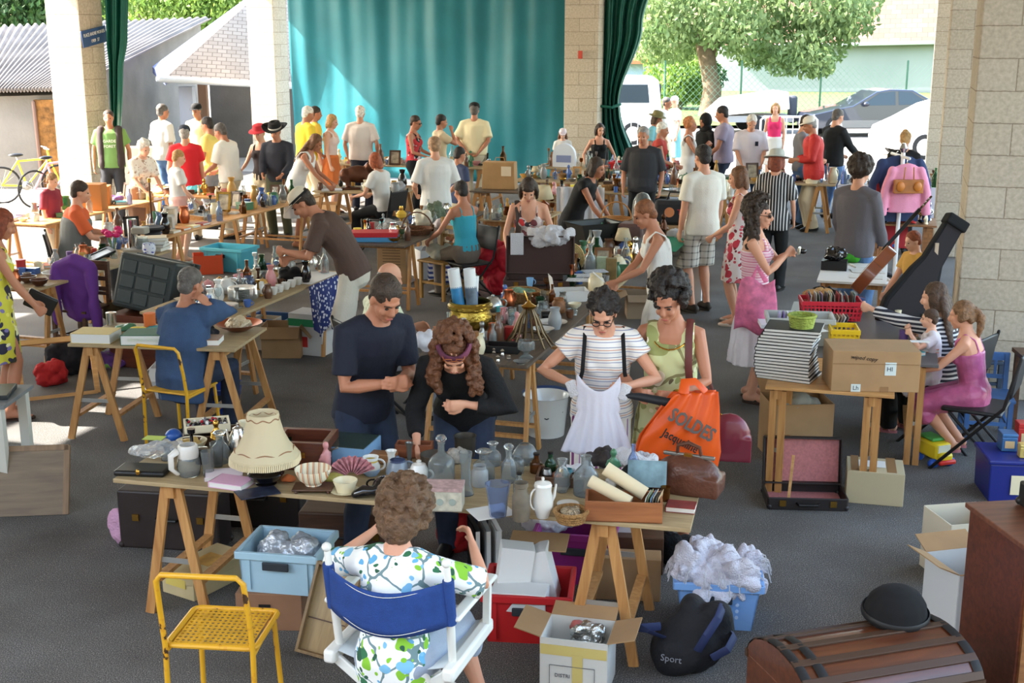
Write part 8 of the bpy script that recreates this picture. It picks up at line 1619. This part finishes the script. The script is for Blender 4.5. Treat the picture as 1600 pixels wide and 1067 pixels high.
t=T_('black_bag','black holdall with a round orange emblem on the wares table','bag',V((at_d(1052,16.3)[0],16.3,.55)),-8); obj('bag_body',MB().box(0,0,0,.55,.25,.32),M('holdall',(32,32,36),.7),t,bevel=.05); obj('emblem',MB().tube([(-.08,-.122,.17),(-.08,-.13,.17)],.065,20,caps=(0,0)),M('emblem_orange',(206,130,84),.5),t); text('TW',t,M('emblem_red',(190,50,60),.5),.1,(.1,-.127,.17),rot=(90,0,0)); obj('bag_handle',MB().tube([(-.12,0,.31),(-.08,0,.42),(.08,0,.42),(.12,0,.31)],.012,8),BLEA,t)
carton('brown carton carrying the black holdall',(at_d(1052,16.3)[0],16.3,0),.55,.4,.55,CARD,-8,open_=False)
row('jumble','trestle table of jumbled wares ahead of the red trays',(.0,19.6),3.2,.8,dirv=RV)
row('jumble2','trestle table of jumbled wares near the white shirted back',(.35,15.1),1.0,.8,dirv=DV)
# ================================================================ SMALL WARES
PAL={'white':CHINA,'cream':CHC,'blue':M('blue_glaze',(70,100,160),.25,coat=.4),'brown':M('brown_glaze',(96,62,42),.3,coat=.4),'black':BLKG,'green':M('green_glaze',(70,116,84),.3),'rose':M('rose_glaze',(206,140,140),.3),'ochre':M('ochre_glaze',(190,146,76),.35),'grey':M('grey_glaze',(140,142,142),.35),'red':M('red_lacquer',(176,46,44),.35),'silver':SILV,'brass':BRASS,'pewter':PEW,'copper':COPP,'bronze':BRONZ,'clear':GL,'amber':GLA,'sea green':GLG,'pale blue':GLB,'oak':OAK,'pine':PINE,'walnut':WALN,'tan':M('tan_book',(176,140,100),.7),'orange':M('orange_book',(214,110,50),.6),'violet':M('violet_book',(110,80,140),.6),'yellow':M('yellow_book',(222,196,80),.6),'turquoise':M('turq_book',(70,160,170),.6)}
CH=['white','cream','blue','brown','black','green','rose','ochre','grey']; ME=['silver','brass','pewter','copper','bronze']; GS=['clear','clear','clear','clear','amber','sea green','pale blue']; WD=['oak','pine','walnut','black','white']; BK=['red','green','blue','cream','brown','black','grey','tan','orange','violet','yellow','white','turquoise']
rr=random.Random(123)
def k_vase(n,l,p,m,s): return vessel('vase',l,'vase',p,[(.03*s,0),(.05*s,.05*s),(.045*s,.11*s),(.022*s,.16*s),(.035*s,.2*s)],m,16)
def k_bowl(n,l,p,m,s): return bowl(l,p,.08*s,.06*s,m)
def k_cup(n,l,p,m,s): return cup(l,p,.04*s,.07*s,m,None,rr.uniform(0,360))
def k_jug(n,l,p,m,s): return vessel('jug',l,'jug',p,[(.04*s,0),(.055*s,.05*s),(.05*s,.1*s),(.035*s,.14*s),(.042*s,.17*s)],m,16,parts=[('handle',handle(.04*s,.05*s,.15*s,.04*s,.006,rr.uniform(0,360)),None)])
def k_teapot(n,l,p,m,s): return lidded('teapot',l,'pot',p,.07*s,.13*s,m,None,True,True,rr.uniform(0,360))
def k_bottle(n,l,p,m,s): return bottle(l,p,.24*s,.04*s,m,.36)
def k_plate(n,l,p,m,s): return plate(l,p,.11*s,m)
def k_glass(n,l,p,m,s): return stemglass(l,p,.15*s,m)
def k_tumbler(n,l,p,m,s): return tumbler(l,p,.035*s,.1*s,m)
def k_candle(n,l,p,m,s): return candlestick(l,p,.2*s,m)
def k_book(n,l,p,m,s): return book(l,p,.15*s,.2*s,.03*s,m,rr.uniform(-40,40))
def k_box(n,l,p,m,s):
    t=T_('small_box',l,'box',p,rr.uniform(-40,40)); obj('case',MB().box(0,0,0,.16*s,.11*s,.06*s),m,t,smooth=0,bevel=.004); obj('lid',MB().box(0,0,.06*s,.165*s,.115*s,.02*s),m,t,smooth=0,bevel=.004); return t
def k_frame(n,l,p,m,s): return frame_pic(l,p,.2*s,.26*s,m,M('print_dull',(170,160,140),.5,var=.5,vscale=14),rr.uniform(-30,30),-14)
def k_basket(n,l,p,m,s): return basket(l,p,.11*s,.08*s,mat=WICK)
def k_figure(n,l,p,m,s):
    mb=MB(); mb.lathe([(.035*s,0),(.035*s,.015),(.025*s,.02),(.03*s,.08*s),(.02*s,.13*s),(.012*s,.15*s)],12); mb.ell((0,0,.17*s),(.022*s,.022*s,.026*s),None,8,6); mb.tube([(-.03*s,0,.12*s),(-.045*s,.01,.08*s),(-.02*s,.03*s,.07*s)],.009*s,6); mb.tube([(.03*s,0,.12*s),(.045*s,.01,.08*s),(.02*s,.03*s,.07*s)],.009*s,6); return soft(one('figurine',mb,m,l,'figurine',p,rr.uniform(0,360)),.008,2)
def k_tin(n,l,p,m,s): 
    t=T_('tin',l,'tin',p); obj('can',MB().lathe([(.045*s,0),(.045*s,.1*s)],18),m,t); obj('lid',MB().lathe([(.047*s,.1*s),(.047*s,.115*s),(.01,.12*s)],18),m,t); return t
def k_cloth(n,l,p,m,s): return heap('folded_cloth',l,'cloth',p,.12*s,.09*s,.06*s,m,rr.randint(1,999),6,.014,.025)
def k_lamp(n,l,p,m,s):
    t=T_('small_lamp',l,'lamp',p); obj('base',MB().lathe([(.045*s,0),(.05*s,.02),(.05*s,.09*s),(.012,.12*s),(.012,.16*s)],16),m,t); obj('lamp_shade',MB().lathe([(.09*s,.14*s),(.055*s,.26*s)],20,cap=False),M('shade_cream'),t,solid=.003); return t
def k_tray(n,l,p,m,s): return plate(l,p,.14*s,m,name='round_tray',h=.015)
def k_pan(n,l,p,m,s): return vessel('saucepan',l,'pan',p,[(.08*s,0),(.085*s,.02),(.088*s,.08*s)],m,20,parts=[('handle',MB().tube([(.085*s,0,.06*s),(.2*s,.02,.075*s)],[(.011,.006)]*2,6),IRON)])
def k_shoe(n,l,p,m,s):
    mb=MB(); mb.tube([(-.08,0,.035),(0,0,.035),(.09,0,.025),(.12,0,.018)],[(.03,.032),(.032,.03),(.038,.022),(.028,.012)],10,side=(0,1,0)); mb.tube([(-.06,0,.04),(-.055,0,.085)],[(.028,.036)]*2,10); return soft(one('shoe',mb,m,l,'shoe',p,rr.uniform(-60,60)),.009,2)
def k_toy(n,l,p,m,s):
    t=T_('toy_car',l,'toy',p,rr.uniform(0,360)); obj('body',MB().box(0,0,.015,.14,.065,.035),m,t,bevel=.01); obj('cabin',MB().box(-.01,0,.05,.07,.055,.03,top=.8),M('toy_glass'),t,bevel=.006)
    for x in (-.045,.045):
        for y in (-.035,.035): obj('wheel',MB().tube([(x,y-.006,.016),(x,y+.006,.016)],.016,10),TYRE,t)
    return t
def k_jar(n,l,p,m,s): return vessel('jar',l,'jar',p,[(.045*s,0),(.05*s,.02),(.05*s,.09*s),(.038*s,.105*s),(.04*s,.125*s)],m,16)
KIND={'vase':(k_vase,CH+GS,'vase'),'bowl':(k_bowl,CH+ME,'bowl'),'cup':(k_cup,CH,'cup'),'jug':(k_jug,CH+ME,'jug'),'teapot':(k_teapot,CH+ME,'teapot'),'bottle':(k_bottle,GS+['brown'],'bottle'),'plate':(k_plate,CH+ME,'plate'),'glass':(k_glass,GS,'stemmed glass'),'tumbler':(k_tumbler,GS,'drinking glass'),'candle':(k_candle,ME+['oak','black','white'],'candlestick'),'book':(k_book,BK,'book'),'box':(k_box,WD+['red','brass','blue','green'],'lidded box'),'frame':(k_frame,['oak','black','brass','pine','white','walnut'],'picture frame'),'basket':(k_basket,['tan'],'wicker basket'),'figure':(k_figure,CH+ME,'figurine'),'tin':(k_tin,BK+['silver'],'round tin'),'cloth':(k_cloth,BK+['rose'],'folded cloth'),'lamp':(k_lamp,CH+ME,'lamp'),'tray':(k_tray,ME+['white','black','oak'],'round tray'),'pan':(k_pan,ME+['black','red','blue'],'saucepan'),'shoe':(k_shoe,['black','brown','red','white','tan','blue'],'shoe'),'toy':(k_toy,['red','blue','yellow','green','white','orange','black'],'toy car'),'jar':(k_jar,GS+CH,'jar')}
SZ=[('tiny',.72),('small',.86),('',1.0),('large',1.2),('big',1.4)]
used=set()
def clutter(key,desc,n,kinds,smax=1.4,vmin=.1):
    a,ux,uy,L,dp=TABS[key]; pts=[]
    from_=[o for o in COL.objects if o.parent is None and o.type in('MESH','EMPTY') and .70<o.location.z<.9]
    occ=[]
    for o in from_:
        rad=.1
        ms=[o] if o.type=='MESH' else [c for c in o.children if c.type=='MESH']
        for c in ms:
            for b in c.bound_box: rad=max(rad,min(.3,math.hypot(b[0],b[1])))
        occ.append((o.location.x,o.location.y,rad*.85))
    tries=0; made=0
    while made<n and tries<n*80:
        tries+=1
        k=rr.choice(kinds); fn,cols,noun=KIND[k]; c=rr.choice(cols); sn,s=rr.choice([z for z in SZ if z[1]<=smax])
        kk=(key,c,k,sn)
        if kk in used: continue
        rad={'book':.13,'frame':.11,'plate':.11,'tray':.14,'teapot':.1,'box':.11,'pan':.12,'cloth':.13,'basket':.12,'toy':.08,'shoe':.1,'lamp':.1,'bowl':.085}.get(k,.055)*s*.85
        u,v=rr.uniform(.03,.97),rr.uniform(vmin,.9); p=on(key,u,v)
        if any((p.x-x)**2+(p.y-y)**2<((r+rad)*.78)**2 for x,y,r in occ): continue
        used.add(kk); occ.append((p.x,p.y,rad)); made+=1
        fn(None,' '.join(x for x in (sn,c,noun,desc) if x),p,PAL[c],s)
MIX=['vase','bowl','cup','jug','teapot','bottle','plate','glass','tumbler','candle','box','figure','tin','lamp','tray','jar','frame','book']
TABS['near']=(V((A1.x,A1.y,0)),(V((B1.x-A1.x,B1.y-A1.y,0))).normalized(),V((-(B1.y-A1.y),B1.x-A1.x,0)).normalized(),(V((B1.x-A1.x,B1.y-A1.y,0))).length,.72)
clutter('near','on the long near table'.replace('near ',''),22,['figure','tumbler','candle','jar','cup','bottle','tin','vase','box','tumbler'],smax=.9,vmin=.45)
SM=MIX+['figure','cup','glass','tumbler','jar','bowl','bottle']
clutter('pot','on the brass pot table',44,['bowl','cup','jar','glass','tumbler','bottle','figure','jug','tin','candle','box'],smax=1.0)
clutter('green','on the green cloth table',75,SM+['pan'])
clutter('dish','on the crockery table',60,['bowl','cup','jug','teapot','plate','bottle','jar','tumbler','glass','candle','pan','vase'],smax=1.0)
clutter('book','on the thick book table',7,['book','cloth','tin'],smax=1)
clutter('stall','on the coffee machine stall',34,['bowl','jar','jug','book','tin','cup','box','vase','glass'],smax=1.0)
clutter('sunny','on the sunlit framed case table',72,['bottle','glass','tumbler','vase','jar','book','candle','jug','box','frame'],smax=1.2)
clutter('game','on the game box table',48,['jug','bowl','glass','tumbler','bottle','figure','box','tin','candle','cup'],smax=1.0)
clutter('bust','on the bronze animal table',18,['book','figure','jar','box','vase'])
clutter('far','on the red tray table',58,SM+['toy','shoe'])
clutter('farther','on the table before the teal curtain',50,SM)
clutter('midfar','on the table behind the fringe haired woman',26,SM+['basket','cloth'])
clutter('yard','on the hooded robe side table',26,MIX+['toy'])
clutter('wine','on the white covered table',34,['glass','bottle','tumbler','cup','bowl','candle','figure'])
clutter('edge','on the pine table by the boy in maroon',30,['book','box','bowl','frame','jug','cloth','bottle','jar'])
clutter('lit','on the green man table',26,['book','cloth','box','bowl','figure','vase'])
clutter('shoes','on the toy table by the clothes rail',22,['toy','shoe','tin','figure','cup'],smax=1.2)
clutter('aisle','on the low goods table behind the brown paper bag',46,SM+['frame','basket'])
clutter('jumble','on the jumble table before the red trays',60,SM+['toy','basket','frame'])
clutter('jumble2','on the jumble table by the white shirted back',26,SM+['basket','frame'])
clutter('records','on the record table',10,['tin','box','book','cup'],smax=1)
# boxes and bags left on the floor between the stalls
FL=[(438,562,.36,.3,.3,CARD,'open cardboard box under the crockery table near the flip flops'),(395,548,.4,.3,.28,M('pale_card'),'pale cardboard box pushed beneath the crockery table'),(265,625,.34,.3,.26,CARDW,'white carton in the shade below the thick book table'),(320,430,.36,.3,.24,M('orange_crate',(226,84,40),.5),'orange crate on the sunny floor between the stalls'),(500,345,.5,.4,.26,M('card_b',(176,140,100),.85),'long cardboard box under the bronze animal table'),(745,395,.4,.34,.3,CARD,'brown carton beside the seated turquoise woman'),(905,275,.5,.4,.3,M('card_c',(150,116,80),.85),'brown carton under the red tray table'),(700,300,.4,.3,.3,M('card_d',(186,160,124),.85),'buff carton under the small wares table'),(1010,500,.4,.3,.26,M('card_e',(160,140,116),.85),'dull carton beneath the green cloth table')]
for i,(px,py,w_,d_,h_,m_,lb) in enumerate(FL): p=at(px,py,0); carton(lb,(p.x,p.y+.2,0),w_,d_,h_,m_,rr.uniform(-30,30),(1,1,1,1) if i%2==0 else (0,0,0,0),ang=rr.uniform(-50,40))
crate('turquoise plastic crate on the sunlit floor by the table legs',at(355,425,0)+V((0,.2,0)),.6,.4,.3,M('turq_plastic',(90,190,210),.4),-20)
for i,(px,h_) in enumerate(((160,.62),(182,.46))): carton(['tall brown cardboard box','shorter brown cardboard box'][i]+' standing on the pine table by the sunlit pillar',on('edge',.5+.18*i,.3+.3*i),.3,.26,h_*.55,M('card_lit',(176,116,64),.85),10*i,open_=False)
t=T_('striped_bag','blue and white striped shopping bag under the ochre chair','bag',at(692,448,0)+V((.0,.3,0)),10); obj('bag_body',MB().box(0,0,0,.4,.16,.32,top=.95),stripes('bag_stripes',[(0,(40,60,130)),(.5,(220,220,224))],.06,2),t,smooth=0,bevel=.02); obj('bag_handle',MB().tube([(-.08,-.06,.31),(-.06,-.06,.42),(.06,-.06,.42),(.08,-.06,.31)],.008,6),M('chest_blue'),t)
t=T_('printed_carton','white and green printed carton by the blue and white cloth','carton',at(500,560,0)+V((-.1,.25,0)),-20); obj('walls',MB().box(0,0,0,.36,.28,.4),CARDW,t,smooth=0,bevel=.004); obj('print_band',MB().box(0,-.142,.28,.36,.003,.07),M('print_green',(40,140,90),.6),t,smooth=0); obj('print_patch',MB().box(-.05,-.142,.08,.14,.003,.1),M('print_red',(206,60,60),.6),t,smooth=0)
# white tub and basin under the pot table, seen between the visitors
t=T_('enamel_tub','white enamel bucket under the pot table corner','bucket',at(850,690,0)+V((.02,.2,0)),0); obj('body',hollow([(.14,0),(.17,.3),(.18,.31)],24,.006),CHINA,t); obj('handle',MB().tube([(-.17,0,.3),(-.12,-.1,.2),(0,-.16,.16),(.12,-.1,.2),(.17,0,.3)],.005,6),IRON,t)
vessel('washing_up_bowl','blue plastic bowl beside the white enamel bucket','bowl',at(855,650,0)+V((0,.25,.0)),[(.14,0),(.18,.12),(.2,.13)],M('bowl_blue',(60,80,120),.5))
# bicycles outside
def bicycle(label,px,D,rz,fc):
    t=T_('bicycle',label,'bicycle',hor(px,D),rz); fm=col(fc)
    for x in (-.5,.5):
        w=obj('wheel',MB().tube([(x+.32*math.cos(a),0,.33+.32*math.sin(a)) for a in [2*PI*k/28 for k in range(28)]],.02,8,closed=True),TYRE,t); sp=MB()
        for k in range(10): sp.tube([(x,0,.33),(x+.3*math.cos(PI*k/5),0,.33+.3*math.sin(PI*k/5))],.002,4)
        obj('spoke',sp,SILV,w)
    B_,S_,Hh=(-.08,0,.3),(-.2,0,.75),(.34,0,.78)
    mb=MB()
    for a,b in ((B_,S_),(S_,Hh),(B_,Hh),(B_,(-.5,0,.33)),(S_,(-.5,0,.33)),(Hh,(.5,0,.33)),(Hh,(.32,0,.95))): mb.tube([a,b],.018,8)
    obj('frame',mb,fm,t); obj('saddle',MB().ell((-.22,0,.86),(.13,.07,.035)),BLEA,t); obj('seat_post',MB().tube([S_,(-.22,0,.85)],.012,6),SILV,t); obj('handlebar',MB().tube([(.25,-.26,.98),(.33,-.2,.96),(.33,.2,.96),(.25,.26,.98)],.013,8),SILV,t); obj('chainring',MB().tube([(-.08,-.03,.3),(-.08,-.02,.3)],.09,18),PEW,t)
bicycle('yellow bicycle leaning outside by the shed wall',28,22.8,25,(206,196,60)); bicycle('white and pink bicycle standing nearer the sunlit pillar',72,22.4,55,(226,160,176))
